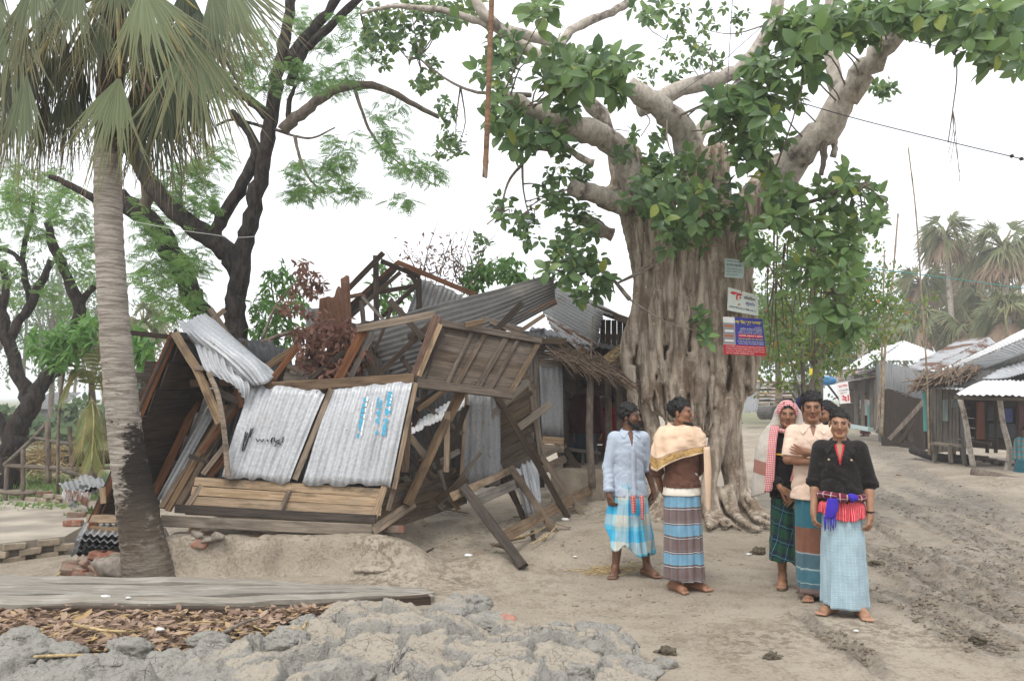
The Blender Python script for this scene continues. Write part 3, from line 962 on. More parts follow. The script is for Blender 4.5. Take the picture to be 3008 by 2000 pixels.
# ---- rear wreck: roof frame standing behind
rear = thing('wrecked_roof_frame', 'burnt-looking open roof frame with rusty and grey tin behind the stall', 'shed', (-1.6, 11.2, 0.2))
RD = 11.2
for a_, b_, m_, w_ in (((1126, 743), (992, 882), W_DARK, .08), ((1170, 772), (1028, 900), W_RED, .075), ((1167, 770), (1398, 867), W_RED, .075), ((1119, 766), (1234, 814), W_DARK, .07),
           ((1112, 858), (1232, 838), W_DARK, .07), ((1140, 912), (1232, 832), W_DARK, .065), ((1104, 752), (1109, 1120), W_DARK, .085), ((1188, 786), (1226, 834), W_DARK, .07),
           ((1030, 930), (1176, 800), W_DARK, .06), ((1118, 934), (1180, 880), W_DARK, .05), ((1026, 872), (1076, 862), W_BROWN, .06), ((1230, 820), (1236, 1120), W_DARK, .08), ((1395, 862), (1400, 1150), W_DARK, .08)):
  pbeam('timber', (*a_, RD + rnd.uniform(-.15, .15)), (*b_, RD + rnd.uniform(-.15, .3)), w_, m_, rear, w_ * .8)
sheet('roof_sheet', *Q((1168, 778, 11.35), (1160, 800, 12.0), (1036, 925, 12.0), (1022, 908, 11.35)), T_DARK, rear, .075, .01, 7, 0, .03, seed=21)
sheet('rusty_sheet', *Q((928, 902, 11.0), (1010, 852, 11.0), (1034, 992, 11.0), (958, 996, 11.0)), T_RUST, rear, .075, .010, 8, 0, .10, seed=22)
sheet('rusty_sheet', *Q((1000, 822, 10.95), (1026, 806, 10.95), (1036, 992, 10.95), (1012, 992, 10.95)), T_RUST, rear, .06, .010, 8, 0, .05, seed=23)
sheet('grey_sheet', *Q((896, 905, 11.2), (940, 898, 11.2), (960, 1000, 11.2), (900, 1000, 11.2)), T_GREY, rear, .075, .010, 6, 0, .05, seed=24)
sheet('gable_sheet', *Q((1232, 816, 11.3), (1362, 866, 11.3), (1340, 925, 11.3), (1192, 930, 11.3)), T_GREY, rear, .075, .010, 6, 0, .03, seed=25)
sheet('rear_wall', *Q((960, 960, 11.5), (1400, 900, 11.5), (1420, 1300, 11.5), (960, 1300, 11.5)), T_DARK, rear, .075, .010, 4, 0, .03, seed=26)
tube('hooked_rod', spline(Q((1050, 870, 11.1), (1068, 868, 11.1), (1074, 876, 11.1)), 4), .02, W_RED, rear, 6)
pbeam('loose_post', (618, 909, 9.3), (672, 990, 9.1), .075, W_BROWN, rear, .05)
pbeam('loose_post', (660, 910, 9.25), (622, 940, 9.2), .06, W_TAN, rear, .03)
sheet('rear_roof', *Q((690, 1000, 9.2), (850, 1022, 9.2), (860, 1075, 9.0), (700, 1050, 9.0)), T_DARK, rear, .075, .010, 4, 0, .03, seed=27)
shb = thing('loose_board_shutter', 'small two-board shutter lying on the wreck among dead brown leaves', 'shutter', tuple(P(860, 1110, 8.5)))
plank_row('plank', *Q((822, 1122, 8.35), (890, 1128, 8.4), (940, 1068, 8.75), (888, 1050, 8.75)), 3, W_GREY, shb, .02, .006)
pbeam('batten', (842, 1072, 8.4), (892, 1100, 8.4), .05, W_GREY, shb, .03)

# broken lengths of timber caught in the wreck
rw = random.Random(3)
for k in range(30):
  if k < 14:
    x, y, d_ = rw.uniform(1190, 1350), rw.uniform(1160, 1440), rw.uniform(8.5, 9.3)
  elif k < 20:
    x, y, d_ = rw.uniform(620, 860), rw.uniform(1060, 1130), rw.uniform(8.4, 9.0)
  else:
    x, y, d_ = rw.uniform(1060, 1560), rw.uniform(950, 1080), rw.uniform(8.9, 9.6)
  a = rw.choice([-1, 1]) * rw.uniform(.2, 1.3)
  L_ = rw.uniform(45, 110)
  pbeam('broken_timber', (x - L_ * math.cos(a), y - L_ * math.sin(a), d_), (x + L_ * math.cos(a), y + L_ * math.sin(a), d_ + rw.uniform(-.3, .3)), rw.uniform(.04, .085), rw.choice([W_DARK, W_DARK, W_BROWN, W_GREY]), hut, jag=.15)
for k in range(12):
  g0 = G(rw.uniform(1190, 1690), rw.uniform(1500, 1640), .12)
  a, L_ = rw.uniform(0, 3.1), rw.uniform(.12, .45)
  z0 = gz(g0.x, g0.y) + .02
  beam('splinter', V(g0.x, g0.y, z0), V(g0.x + L_ * math.cos(a), g0.y + L_ * math.sin(a), z0 + rw.uniform(0, .06)), rw.uniform(.02, .05), .015, rw.choice([W_DARK, W_BROWN, W_TAN]), fr, jag=.2)
# ---------------------------------------------------------------- trees
def uvec(rg):
  v = rg.normal(size=3)
  return v / np.linalg.norm(v)

def leaf_geo(L=1.0, wid=.62, fold=.25, droop=.25, n=5):
  """ovate leaf along +x with a folded midrib"""
  ts = np.linspace(0, 1, n)
  prof = np.interp(ts, [0, .12, .4, .7, .9, 1], [.04, .5, 1.0, .9, .5, .06])
  vs, fs = [], []
  for t, w in zip(ts, prof):
    x, z = t * L, -droop * L * t * t
    h = w * wid * L / 2
    vs += [(x, -h, z + fold * h), (x, 0, z), (x, h, z + fold * h)]
  for i in range(n - 1):
    a = i * 3
    fs += [(a, a + 3, a + 4, a + 1), (a + 1, a + 4, a + 5, a + 2)]
  return np.array(vs), fs

class Bag:
  """leaves as transforms of one leaf shape; built as one mass or as single leaves"""
  def __init__(s, geo):
    s.gv, s.gf = geo
    s.M, s.T = [], []
  def add(s, pos, d, up, L, tint):
    d = d / (np.linalg.norm(d) + 1e-9)
    y = np.cross(up, d)
    y /= np.linalg.norm(y) + 1e-9
    z = np.cross(d, y)
    s.M.append(np.c_[d * L, y * L, z * L, pos])
    s.T.append(tint)
  def build(s, name, mat, parent=None, sel=None, kind=None):
    if not s.M:
      return None
    M_ = np.array(s.M)
    T = np.array(s.T)
    if sel is not None:
      M_, T = M_[sel], T[sel]
    if len(M_) == 0:
      return None
    n = len(s.gv)
    v = np.einsum('mij,nj->mni', M_[:, :, :3], s.gv) + M_[:, None, :, 3]
    f = np.array(s.gf)
    fa = (f[None] + (np.arange(len(M_)) * n)[:, None, None]).reshape(-1, f.shape[1])
    col = np.repeat(T, n, axis=0)
    o = obj(name, mesh(name, v.reshape(-1, 3), fa, True, None, col), mat, parent)
    if kind:
      o['kind'] = kind
    return o
  def singles(s, name, mat, parent, order, shades=5):
    """each leaf of the list an object of its own; alike leaves share mesh data"""
    datas = []
    for k in range(shades):
      t = np.tile([k / (shades - 1), .3, 0.], (len(s.gv), 1))
      me = mesh(name, s.gv, s.gf, True, None, t)
      me.materials.append(mat)
      datas.append(me)
    pw = world_of(parent).inverted()
    for i in order:
      k = min(shades - 1, int(s.T[i][0] * shades))
      o = bpy.data.objects.new(name, datas[k])
      COL.objects.link(o)
      o.parent = parent
      m = Matrix([list(r) for r in s.M[i]] + [[0, 0, 0, 1]])
      o.matrix_local = pw @ m

def limb(name, pts, radii, mat, parent, sides=12, n=4, rough=.05, seed=0):
  """pts (x, y, d) in the photo, radii in metres"""
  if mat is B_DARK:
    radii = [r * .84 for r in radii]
  p = spline(Q(*pts), n)
  rg = np.random.default_rng(seed + len(pts) * 7)
  r = lerp_list(radii, len(p))
  for i in range(1, len(p) - 1):
    p[i] = p[i] + Vector(rg.normal(0, 1, 3)) * r[i] * .12
    r[i] *= 1 + rg.normal(0, .06)
  return tube(name, p, r, mat, parent, sides, rough, True, seed)

FWD = np.array([0, 0, 1.])
# ================= banyan
banyan = thing('banyan_tree', 'huge banyan tree with twisted grey aerial-root trunk and broad leaves', 'tree', (2.6, 11.0, 0.1))

def banyan_trunk():
  lo, hi = np.array([0.9, 8.9, -.1]), np.array([4.3, 12.4, 5.2])
  S = SDF(lo, hi, .021, .03)
  def dep(x, base=11.35, amt=.85):
    k = np.clip((x - 2020) / 240, -1, 1)
    return base - amt * math.sqrt(max(0, 1 - k * k * .95))
  m = 1 / 211.0
  def strand(px, r0, r1, dd=0.0, k=.028, n=5, wob=0):
    px = [(2030 + (x - 2030) * float(np.interp(y, [430, 560, 700, 900, 1030, 1150, 1250, 1400], [.98, .84, .76, .78, .93, .9, .82, .95])), y) for x, y in px]
    pts = spline([P(x, y, dep(x) + dd) for x, y in px], n)
    rr = lerp_list([r0 * m, r1 * m] if not wob else [r0 * m * .15, r0 * m, (r0 + r1) / 2 * m, r1 * m], len(pts))
    S.chain([np.array(q) for q in pts], rr, k)
  main = [([(1800, 425), (1790, 520), (1798, 650), (1828, 780), (1850, 900), (1856, 1050), (1838, 1160)], 33, 24, .1), ([(1850, 490), (1850, 580), (1852, 700), (1882, 850), (1892, 960), (1872, 1080), (1885, 1190)], 32, 24, 0),
      ([(1880, 560), (1915, 640), (1922, 760), (1908, 900), (1900, 1050), (1888, 1160)], 28, 24, -.14), ([(1900, 560), (1955, 640), (1946, 750), (1962, 900), (1968, 1050), (1950, 1200)], 34, 28, .05),
      ([(2030, 450), (2025, 560), (2015, 750), (2032, 900), (2042, 1050), (2032, 1160), (2060, 1235)], 38, 20, .02), ([(2050, 480), (2075, 580), (2080, 700), (2076, 850), (2092, 1000), (2106, 1150), (2124, 1250)], 38, 26, .0),
      ([(2110, 450), (2140, 580), (2142, 700), (2136, 850), (2142, 1000), (2152, 1150), (2150, 1320)], 38, 32, .0), ([(2262, 572), (2215, 640), (2202, 740), (2202, 850), (2212, 1000), (2200, 1110), (2170, 1250)], 34, 26, .05),
      ([(2270, 575), (2252, 680), (2246, 800), (2236, 950), (2226, 1080)], 30, 14, .1), ([(1990, 720), (2000, 900), (2010, 1150)], 84, 50, 1.0), ([(2120, 720), (2120, 900), (2110, 1150)], 84, 50, 1.0),
      ([(1890, 720), (1900, 900), (1910, 1120)], 56, 44, .85)]
  for px, a, b, dd in main:
    f_ = .74 if a < 50 else 1
    strand(px, a * f_, b * f_, dd + rnd.uniform(-.08, .08))
  # legs and buttresses down to the ground
  strand([(2150, 1180), (2160, 1300), (2165, 1400), (2185, 1490), (2235, 1545), (2290, 1565)], 40, 20, .1)
  strand([(2150, 1180), (2120, 1300), (2085, 1420), (2070, 1540)], 30, 16, -.1)
  strand([(2172, 1400), (2150, 1480), (2130, 1555)], 26, 16, 0)
  strand([(1860, 1120), (1930, 1180), (1990, 1215), (2060, 1235), (2130, 1260)], 32, 34, .1)
  strand([(1870, 1150), (1895, 1260), (1925, 1400), (1930, 1500), (1905, 1575)], 22, 22, .1)
  for k in range(30):      # surface roots
    a = rnd.uniform(1900, 2200)
    b = a + (a - 2050) * rnd.uniform(.5, 1.3) + rnd.uniform(-20, 20)
    sp = spline([P(a, 1440, dep(a) - .05), G((a * .7 + b * .3), 1492 + rnd.uniform(-6, 6), .2), G((a + b) / 2, 1518 + rnd.uniform(-6, 6), .13), G(b, 1538 + rnd.uniform(-8, 10), .10), G(b + (b - a) * .5 + 10, 1550 + rnd.uniform(-8, 14), .03)], 4)
    S.chain([np.array(q) for q in sp], lerp_list([rnd.uniform(.04, .075), .036, .024, .01], len(sp)), .03)
  rr = random.Random(11)
  for k in range(15):      # middle-sized fused roots
    x = 1830 + k * 28 + rr.uniform(-8, 8)
    y0, px, xx = rr.uniform(580, 860), [], x + (x - 2030) * .05
    while y0 < rr.uniform(1130, 1230):
      px.append((xx, y0))
      y0 += rr.uniform(70, 120)
      xx += rr.uniform(-13, 13) - (xx - 2030) * .01
    if len(px) > 2:
      strand(px, rr.uniform(13, 20), rr.uniform(10, 17), rr.uniform(-.22, .1), .014, 4, 1)
  # thin woven roots over the surface
  for k in range(64):
    x = rr.uniform(1805, 2245)
    y0 = rr.uniform(560, 900)
    y1 = rr.uniform(y0 + 200, 1270)
    px, yy, xx = [], y0, x
    while yy < y1:
      px.append((xx, yy))
      yy += rr.uniform(60, 110)
      xx += rr.uniform(-16, 16) - (xx - 2030) * .012
    if len(px) < 3:
      continue
    strand(px, rr.uniform(8, 15), rr.uniform(5, 11), -rr.uniform(.12, .24), .012, 3, 1)
  for k in range(40):      # ragged root ends at the lower edge of the mass
    x = rr.uniform(1830, 2240)
    y0 = rr.uniform(1030, 1130)
    strand([(x, y0), (x + rr.uniform(-14, 14), y0 + 60), (x + rr.uniform(-20, 20), y0 + rr.uniform(90, 170))], rr.uniform(8, 14), 3, -rr.uniform(.05, .25), .02, 3)
  # crown of the trunk where the limbs leave
  for px, a, b, dd in (([(1780, 560), (1840, 470), (1800, 415)], 36, 36, .1), ([(2000, 560), (2055, 500), (2025, 440)], 44, 40, 0), ([(2190, 660), (2260, 575), (2330, 475)], 46, 46, .1), ([(2100, 600), (2110, 450), (2080, 330)], 34, 28, .2), ([(1800, 600), (1790, 590), (1745, 572)], 30, 28, -.1)):
    strand(px, a, b, dd)
  v, f = S.polys()
  v = v + (np.array([1, 1, .2]) * (np.c_[fbm(v * 9, 3, 1), fbm(v * 9 + 7, 3, 2), fbm(v * 5, 2, 3)]) * .013)
  return obj('trunk', mesh('trunk', v, f, True), B_BANYAN, banyan)
banyan_trunk()
LIMBS = []
def blimb(pts, radii, mat=B_LIMB, **k):
  LIMBS.append((Q(*pts), radii))
  return limb('limb', pts, radii, mat, banyan, seed=len(LIMBS), **k)
blimb([(1474, 285, 9.7), (1560, 322, 9.8), (1650, 362, 10.0), (1740, 388, 10.2), (1800, 425, 10.4), (1845, 490, 10.6), (1880, 580, 10.7)], [.10, .13, .155, .165, .17, .18])
blimb([(1680, 552, 10.0), (1735, 566, 10.2), (1785, 585, 10.4), (1835, 605, 10.5)], [.11, .12, .14, .15])
blimb([(1690, 642, 10.8), (1740, 660, 10.9), (1800, 690, 11.0)], [.07, .09, .1])
blimb([(1846, 252, 10.0), (1925, 308, 10.1), (1990, 365, 10.3), (2030, 450, 10.5), (2055, 540, 10.6)], [.13, .15, .17, .19, .2])
blimb([(1880, 320, 11.2), (2000, 264, 11.3), (2147, 219, 11.3), (2195, 178, 11.2), (2268, 67, 11.2), (2300, -60, 11.2)], [.13, .12, .11, .10, .09])
blimb([(2030, 520, 11.4), (2050, 400, 11.4), (2110, 330, 11.4), (2180, 240, 11.3)], [.12, .1, .09])
blimb([(2235, 640, 10.8), (2265, 560, 10.8), (2335, 465, 10.6), (2420, 385, 10.4), (2475, 295, 10.3), (2545, 200, 10.1), (2625, 100, 9.9), (2680, -30, 9.8)], [.20, .22, .22, .185, .17, .15, .135])
blimb([(2470, 310, 10.3), (2450, 220, 10.5), (2440, 120, 10.6), (2440, -60, 10.7)], [.12, .10, .09, .08])
blimb([(2630, 90, 9.9), (2720, 85, 9.7), (2850, 50, 9.5), (2960, 25, 9.3), (3080, 10, 9.2)], [.10, .075, .06, .05])
blimb([(2435, 395, 10.4), (2452, 430, 10.4), (2446, 462, 10.4)], [.06, .045, .045])
blimb([(2418, 415, 10.35), (2420, 460, 10.3), (2412, 515, 10.3)], [.055, .045, .03], B_MID)
blimb([(1830, 500, 10.9), (1762, 340, 10.8), (1665, 240, 10.6), (1580, 168, 10.4), (1504, 112, 10.3), (1420, 40, 10.2), (1380, -40, 10.2)], [.13, .11, .09, .08, .07, .06])
blimb([(1580, 168, 10.4), (1640, 128, 10.7), (1690, 84, 10.9), (1765, 50, 11.0), (1830, 18, 11.1), (1900, -40, 11.1)], [.06, .065, .06, .06])
blimb([(1660, 135, 10.6), (1520, 98, 10.4), (1446, 76, 10.3), (1388, 58, 10.3), (1290, 30, 10.3), (1150, 20, 10.4), (1060, 40, 10.5)], [.075, .07, .05, .035, .02])
blimb([(2090, 560, 11.6), (2130, 480, 11.8), (2180, 440, 12), (2220, 380, 12)], [.12, .1, .08])
blimb([(1560, 280, 10.4), (1440, 275, 10.6), (1370, 262, 10.7), (1300, 225, 10.8), (1230, 170, 11)], [.035, .025, .018, .01], B_TWIG)
blimb([(1620, 440, 10.1), (1570, 440, 10.0), (1535, 480, 9.9), (1490, 540, 9.9), (1470, 620, 9.9), (1430, 660, 9.9)], [.035, .025, .02, .012, .008], B_TWIG)
blimb([(1534, 478, 9.9), (1538, 560, 9.9), (1550, 620, 9.9)], [.018, .012, .008], B_TWIG)
blimb([(1745, 480, 10.1), (1690, 455, 10.1), (1670, 430, 10.1), (1640, 400, 10.1)], [.055, .045, .03, .02])
blimb([(2240, 600, 10.1), (2310, 610, 9.9), (2400, 588, 9.7), (2480, 555, 9.5), (2560, 540, 9.4)], [.04, .03, .022, .012], B_TWIG)
blimb([(2250, 580, 10.1), (2330, 640, 9.8), (2380, 720, 9.7), (2420, 790, 9.6), (2450, 860, 9.6)], [.045, .03, .025, .015], B_TWIG)
blimb([(2240, 640, 10.0), (2250, 590, 9.9), (2262, 540, 9.9)], [.03, .02, .01], B_TWIG)
blimb([(1850, 880, 9.8), (1800, 820, 9.9), (1760, 790, 9.9), (1690, 800, 9.9)], [.03, .02, .015, .01], B_TWIG)
# hanging roots on the right
rr_ = random.Random(5)
for k in range(17):
  x = rr_.uniform(2240, 2450)
  y0 = rr_.uniform(640, 880)
  y1 = rr_.uniform(940, 1120) - abs(x - 2350) * .3
  d_ = rr_.uniform(10.6, 11.6)
  p_ = spline(Q((x, y0, d_), (x + rr_.uniform(-14, 14), (y0 + y1) / 2, d_), (x + rr_.uniform(-30, 10), y1, d_)), 5)
  tube('aerial_root', p_, lerp_list([rr_.uniform(.008, .02), .004], len(p_)), B_MID, banyan, 6)
for x, y0, y1, d_ in ((2795, 90, 420, 9.3), (2188, 560, 860, 9.75), (1893, 330, 400, 9.8)):
  p_ = spline(Q((x, y0, d_), (x + 16, y0 + (y1 - y0) * .35, d_), (x + 4, y0 + (y1 - y0) * .7, d_), (x - 10, y1, d_)), 6)
  tube('aerial_root', p_, lerp_list([.009, .007], len(p_)), B_TWIG, banyan, 5)
  for j in range(4 if x > 2700 else 0):
    q0 = p_[-7]
    tube('aerial_root', spline([q0, q0 + V(rr_.uniform(-.03, .03), 0, -.25), q0 + V(rr_.uniform(-.1, .05), 0, -.55 - .12 * j)], 4), .004, B_TWIG, banyan, 5)

BL = Bag(leaf_geo(1.0, .62, .26, .26, 6))
TW = MB()
LPTS = np.array([list(p) for pts, r in LIMBS for p in spline(pts, 4)])
rgb_ = np.random.default_rng(3)
def cluster(x, y, rx, ry, d, n, L, sd=.35, light=.5, hang=.2):
  """n rosettes of leaves in an ellipse of the photo at distance d"""
  c0 = np.array(P(x, y, d))
  for k in range(n):
    a, q = rgb_.uniform(0, 2 * np.pi), math.sqrt(rgb_.uniform(0, 1))
    c = np.array(P(x + rx * q * math.cos(a), y + ry * q * math.sin(a), d + rgb_.normal(0, sd)))
    out = c - c0 + np.array([0, -.25, .15]) + rgb_.normal(0, .25, 3)
    out = out / np.linalg.norm(out)
    near = LPTS[np.argmin(((LPTS - c) ** 2).sum(1))]
    if rgb_.uniform() < .1:
      mid = (near + c) / 2 + rgb_.normal(0, .08, 3)
      if np.linalg.norm(near - c) < 1.6:
        vs, fs, uv = tube_geo(spline([Vector(near), Vector(mid), Vector(c)], 3), lerp_list([.014, .005], 7), 5, False)
        TW.add(vs, fs, uv)
    m = rgb_.integers(5, 9)
    up0 = np.array([0, 0, 1.])
    s1 = np.cross(out, up0 + rgb_.normal(0, .1, 3))
    s1 /= np.linalg.norm(s1) + 1e-9
    s2 = np.cross(out, s1)
    ph = rgb_.uniform(0, 6.28)
    for j in range(m):
      b = ph + 2.4 * j
      dr = out * rgb_.uniform(.15, .6) + (s1 * math.cos(b) + s2 * math.sin(b)) + np.array([0, 0, -hang * rgb_.uniform(.3, 1.8)])
      dr /= np.linalg.norm(dr)
      ll = L * rgb_.uniform(.42, .92)
      nrm = out * .7 + np.array([0, -.25, .8]) + rgb_.normal(0, .35, 3)
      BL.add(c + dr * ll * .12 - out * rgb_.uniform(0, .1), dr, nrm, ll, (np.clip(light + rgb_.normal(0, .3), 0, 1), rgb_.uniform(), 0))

for args in (
  # x, y, rx, ry, d, rosettes, leaf length
  (1100, 60, 60, 60, 11.4, 20, .17), (1190, 50, 70, 55, 11.2, 24, .18), (1290, 45, 70, 50, 11.0, 22, .19), (1120, 150, 60, 50, 11.4, 16, .16), (1200, 120, 60, 40, 11.2, 14, .17), (1080, 120, 30, 50, 11.5, 10, .16), (1380, 40, 50, 45, 10.4, 10, .2),
  (1260, 200, 50, 50, 11.2, 12, .15), (1240, 240, 30, 30, 11.3, 8, .13), (1310, 330, 28, 45, 11.4, 12, .13), (1330, 400, 36, 40, 11.4, 14, .13), (1340, 445, 30, 20, 11.4, 6, .13), (1300, 440, 25, 30, 11.4, 6, .13),
  (1580, 20, 40, 30, 8.6, 6, .3), (1480, 120, 45, 60, 10.2, 12, .2), (1450, 210, 50, 60, 10.0, 14, .22), (1500, 180, 40, 40, 9.9, 8, .22),
  (1620, 170, 60, 50, 9.0, 10, .26), (1700, 200, 70, 55, 8.8, 16, .27), (1780, 190, 60, 55, 8.9, 14, .27), (1640, 230, 60, 40, 8.9, 10, .27), (1740, 250, 60, 40, 8.8, 10, .27), (1820, 240, 30, 40, 9.2, 6, .25),
  (1480, 330, 50, 50, 9.6, 14, .24), (1520, 400, 60, 40, 9.6, 12, .25), (1600, 400, 50, 30, 9.7, 10, .24), (1530, 440, 30, 30, 9.5, 5, .26), (1650, 300, 50, 40, 9.8, 8, .22), (1660, 430, 35, 30, 9.9, 6, .2),
  (1640, 510, 40, 30, 10.2, 10, .16), (1620, 570, 40, 40, 10.2, 12, .16), (1660, 600, 40, 30, 10.2, 8, .17), (1700, 520, 30, 30, 10.2, 6, .18), (1720, 640, 40, 30, 10.4, 8, .18),
  (1480, 610, 35, 40, 10, 9, .15), (1540, 660, 45, 45, 10, 12, .15), (1410, 720, 30, 35, 10, 8, .13), (1560, 700, 25, 25, 10, 5, .15),
  (1700, 680, 60, 50, 10.0, 12, .19), (1720, 760, 60, 50, 9.8, 14, .20), (1650, 790, 50, 40, 9.7, 12, .20), (1760, 820, 40, 40, 9.8, 8, .2), (1715, 860, 40, 25, 9.8, 6, .19), (1630, 730, 30, 30, 9.8, 5, .18),
  (1900, 520, 50, 40, 9.9, 8, .2), (1880, 580, 50, 40, 9.9, 8, .19), (1930, 480, 60, 40, 10.0, 9, .18), (2060, 480, 60, 40, 10.0, 10, .19), (2150, 560, 50, 50, 9.9, 9, .2), (1960, 540, 60, 45, 9.7, 7, .23), (2040, 560, 60, 50, 9.6, 9, .24), (1950, 640, 50, 45, 9.6, 10, .23), (2020, 650, 50, 50, 9.5, 11, .23), (2090, 640, 40, 50, 9.6, 8, .22), (1980, 710, 40, 40, 9.6, 6, .22), (2080, 700, 40, 40, 9.6, 4, .22), (1900, 600, 40, 40, 9.7, 6, .21),
  (2055, 920, 26, 20, 9.7, 3, .2), (2065, 980, 22, 20, 9.7, 4, .18), (1830, 440, 40, 35, 10.2, 7, .17), (1900, 400, 60, 40, 10.6, 8, .17), (1940, 470, 50, 40, 10.2, 8, .2),
  (2120, 300, 45, 50, 9.4, 10, .26), (2180, 270, 50, 50, 9.2, 12, .27), (2240, 190, 50, 50, 9.2, 12, .27), (2300, 80, 50, 50, 9.1, 11, .27), (2380, 60, 60, 50, 9.0, 14, .27), (2440, 90, 50, 50, 9.0, 10, .27), (2340, 150, 50, 40, 9.1, 10, .27), (2400, 180, 40, 50, 9.1, 8, .26),
  (2160, 380, 50, 50, 9.3, 12, .26), (2230, 330, 50, 50, 9.2, 10, .26), (2290, 260, 40, 40, 9.4, 8, .24), (2210, 440, 40, 50, 9.3, 10, .25), (2280, 390, 40, 40, 9.8, 6, .2), (2330, 290, 40, 40, 10, 8, .17),
  (2030, 130, 80, 60, 11.8, 16, .14), (2130, 60, 80, 50, 11.6, 14, .15), (1980, 40, 60, 40, 11.6, 10, .15), (1900, 30, 50, 40, 10.0, 7, .22), (2010, 200, 60, 40, 11.8, 10, .14), (1900, 200, 40, 40, 11.6, 8, .13), (2080, 170, 50, 40, 11.8, 10, .14),
  (2530, 30, 60, 40, 9.0, 14, .27), (2480, 70, 30, 40, 9.2, 8, .25), (2600, 40, 60, 40, 9.0, 14, .27), (2700, 30, 60, 40, 9.0, 16, .27), (2790, 40, 60, 45, 9.0, 16, .27), (2880, 60, 50, 45, 9.0, 14, .27), (2960, 40, 50, 45, 9.0, 14, .27), (2870, 130, 50, 40, 8.9, 12, .27), (2910, 160, 30, 25, 8.9, 6, .26), (2995, 160, 25, 50, 8.9, 6, .27), (2560, 90, 30, 25, 9.1, 5, .25), (2690, 75, 40, 25, 9.1, 8, .25), (2800, 110, 30, 20, 9.1, 4, .25), (3005, 60, 40, 60, 9, 8, .27),
  (2600, 260, 40, 30, 11.2, 10, .15), (2310, 560, 50, 35, 9.6, 10, .22), (2400, 560, 40, 30, 9.6, 6, .21), (2480, 530, 40, 35, 9.4, 8, .22), (2540, 560, 40, 35, 9.4, 8, .22), (2450, 600, 40, 40, 9.5, 8, .22), (2530, 630, 40, 40, 9.5, 7, .22), (2570, 640, 25, 25, 9.6, 4, .17),
  (2260, 520, 40, 40, 9.8, 8, .22), (2300, 640, 40, 40, 9.7, 8, .22), (2360, 680, 45, 50, 9.6, 9, .23), (2420, 720, 40, 40, 9.5, 8, .23), (2480, 720, 40, 45, 9.5, 8, .23), (2510, 680, 30, 30, 9.6, 5, .22), (2400, 800, 40, 40, 9.5, 8, .24), (2470, 830, 45, 45, 9.4, 10, .24), (2340, 810, 35, 40, 9.7, 6, .23), (2450, 910, 45, 45, 9.4, 12, .24), (2500, 960, 35, 35, 9.4, 8, .23), (2520, 790, 30, 40, 9.6, 5, .22),
  (2190, 650, 30, 30, 9.6, 5, .22), (2240, 740, 30, 25, 9.6, 5, .22), (2200, 720, 20, 20, 9.6, 3, .22)):
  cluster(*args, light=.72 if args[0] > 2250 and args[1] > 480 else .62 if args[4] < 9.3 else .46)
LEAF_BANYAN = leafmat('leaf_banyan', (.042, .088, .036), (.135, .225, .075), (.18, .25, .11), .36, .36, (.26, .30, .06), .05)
LM = np.array(BL.M)
# size of each leaf in the picture, inside the frame
cp = LM[:, :, 3]
zz = cp[:, 1]
sz = np.linalg.norm(LM[:, :, 0], axis=1) / zz
uu = cp[:, 0] / zz * FPX + CX
vv = CY - ((cp[:, 2] - CAM_H) / zz - math.tan(PITCH)) * FPX
inside = (uu > 20) & (uu < 2990) & (vv > 20)
ordr = np.argsort(-(sz * inside - cp[:, 1] * 1e-5))
single = ordr[:300]
rest = np.ones(len(LM), bool)
rest[single] = False
BL.singles('leaf', LEAF_BANYAN, banyan, single)
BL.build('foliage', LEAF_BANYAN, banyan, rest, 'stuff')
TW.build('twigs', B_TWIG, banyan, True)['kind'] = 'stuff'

# ================= feathery rain trees
def spray_geo():
  vs, fs = [], []
  for i in range(7):
    t = .18 + i / 7 * .82
    for s in (-1, 1):
      ln = .36 * math.sin(.5 + t * 2.2)
      b = len(vs)
      x0 = t
      vs += [(x0 - .035, 0, -.2 * t * t), (x0 + .10, s * ln * .5 - s * .03, -.2 * t * t - .03), (x0 + .17, s * ln, -.2 * t * t - .1), (x0 + .05, s * ln * .5 + s * .05, -.2 * t * t - .03)]
      fs.append((b, b + 1, b + 2, b + 3) if s > 0 else (b, b + 3, b + 2, b + 1))
  b = len(vs)
  vs += [(0, -.008, 0), (1.1, 0, -.22), (0, .008, 0), (.5, 0, -.03)]
  fs.append((b, b + 3, b + 1, b + 2))
  return np.array(vs), fs

def feather(bag, rg, x, y, rx, ry, d, n, L=.3, sd=.5, light=.5, warm=0.0):
  c0 = np.array(P(x, y, d))
  for k in range(n):
    a, q = rg.uniform(0, 6.283), math.sqrt(rg.uniform())
    c = np.array(P(x + rx * q * math.cos(a), y + ry * q * math.sin(a), d + rg.normal(0, sd)))
    for j in range(5):
      dr = rg.normal(0, 1, 3)
      dr[2] = dr[2] * .35 - .25
      bag.add(c + rg.normal(0, .05, 3), dr, np.array([0, 0, 1.]) + rg.normal(0, .45, 3), L * rg.uniform(.45, .85), (np.clip(light + rg.normal(0, .2), 0, 1), rg.uniform(), 0))

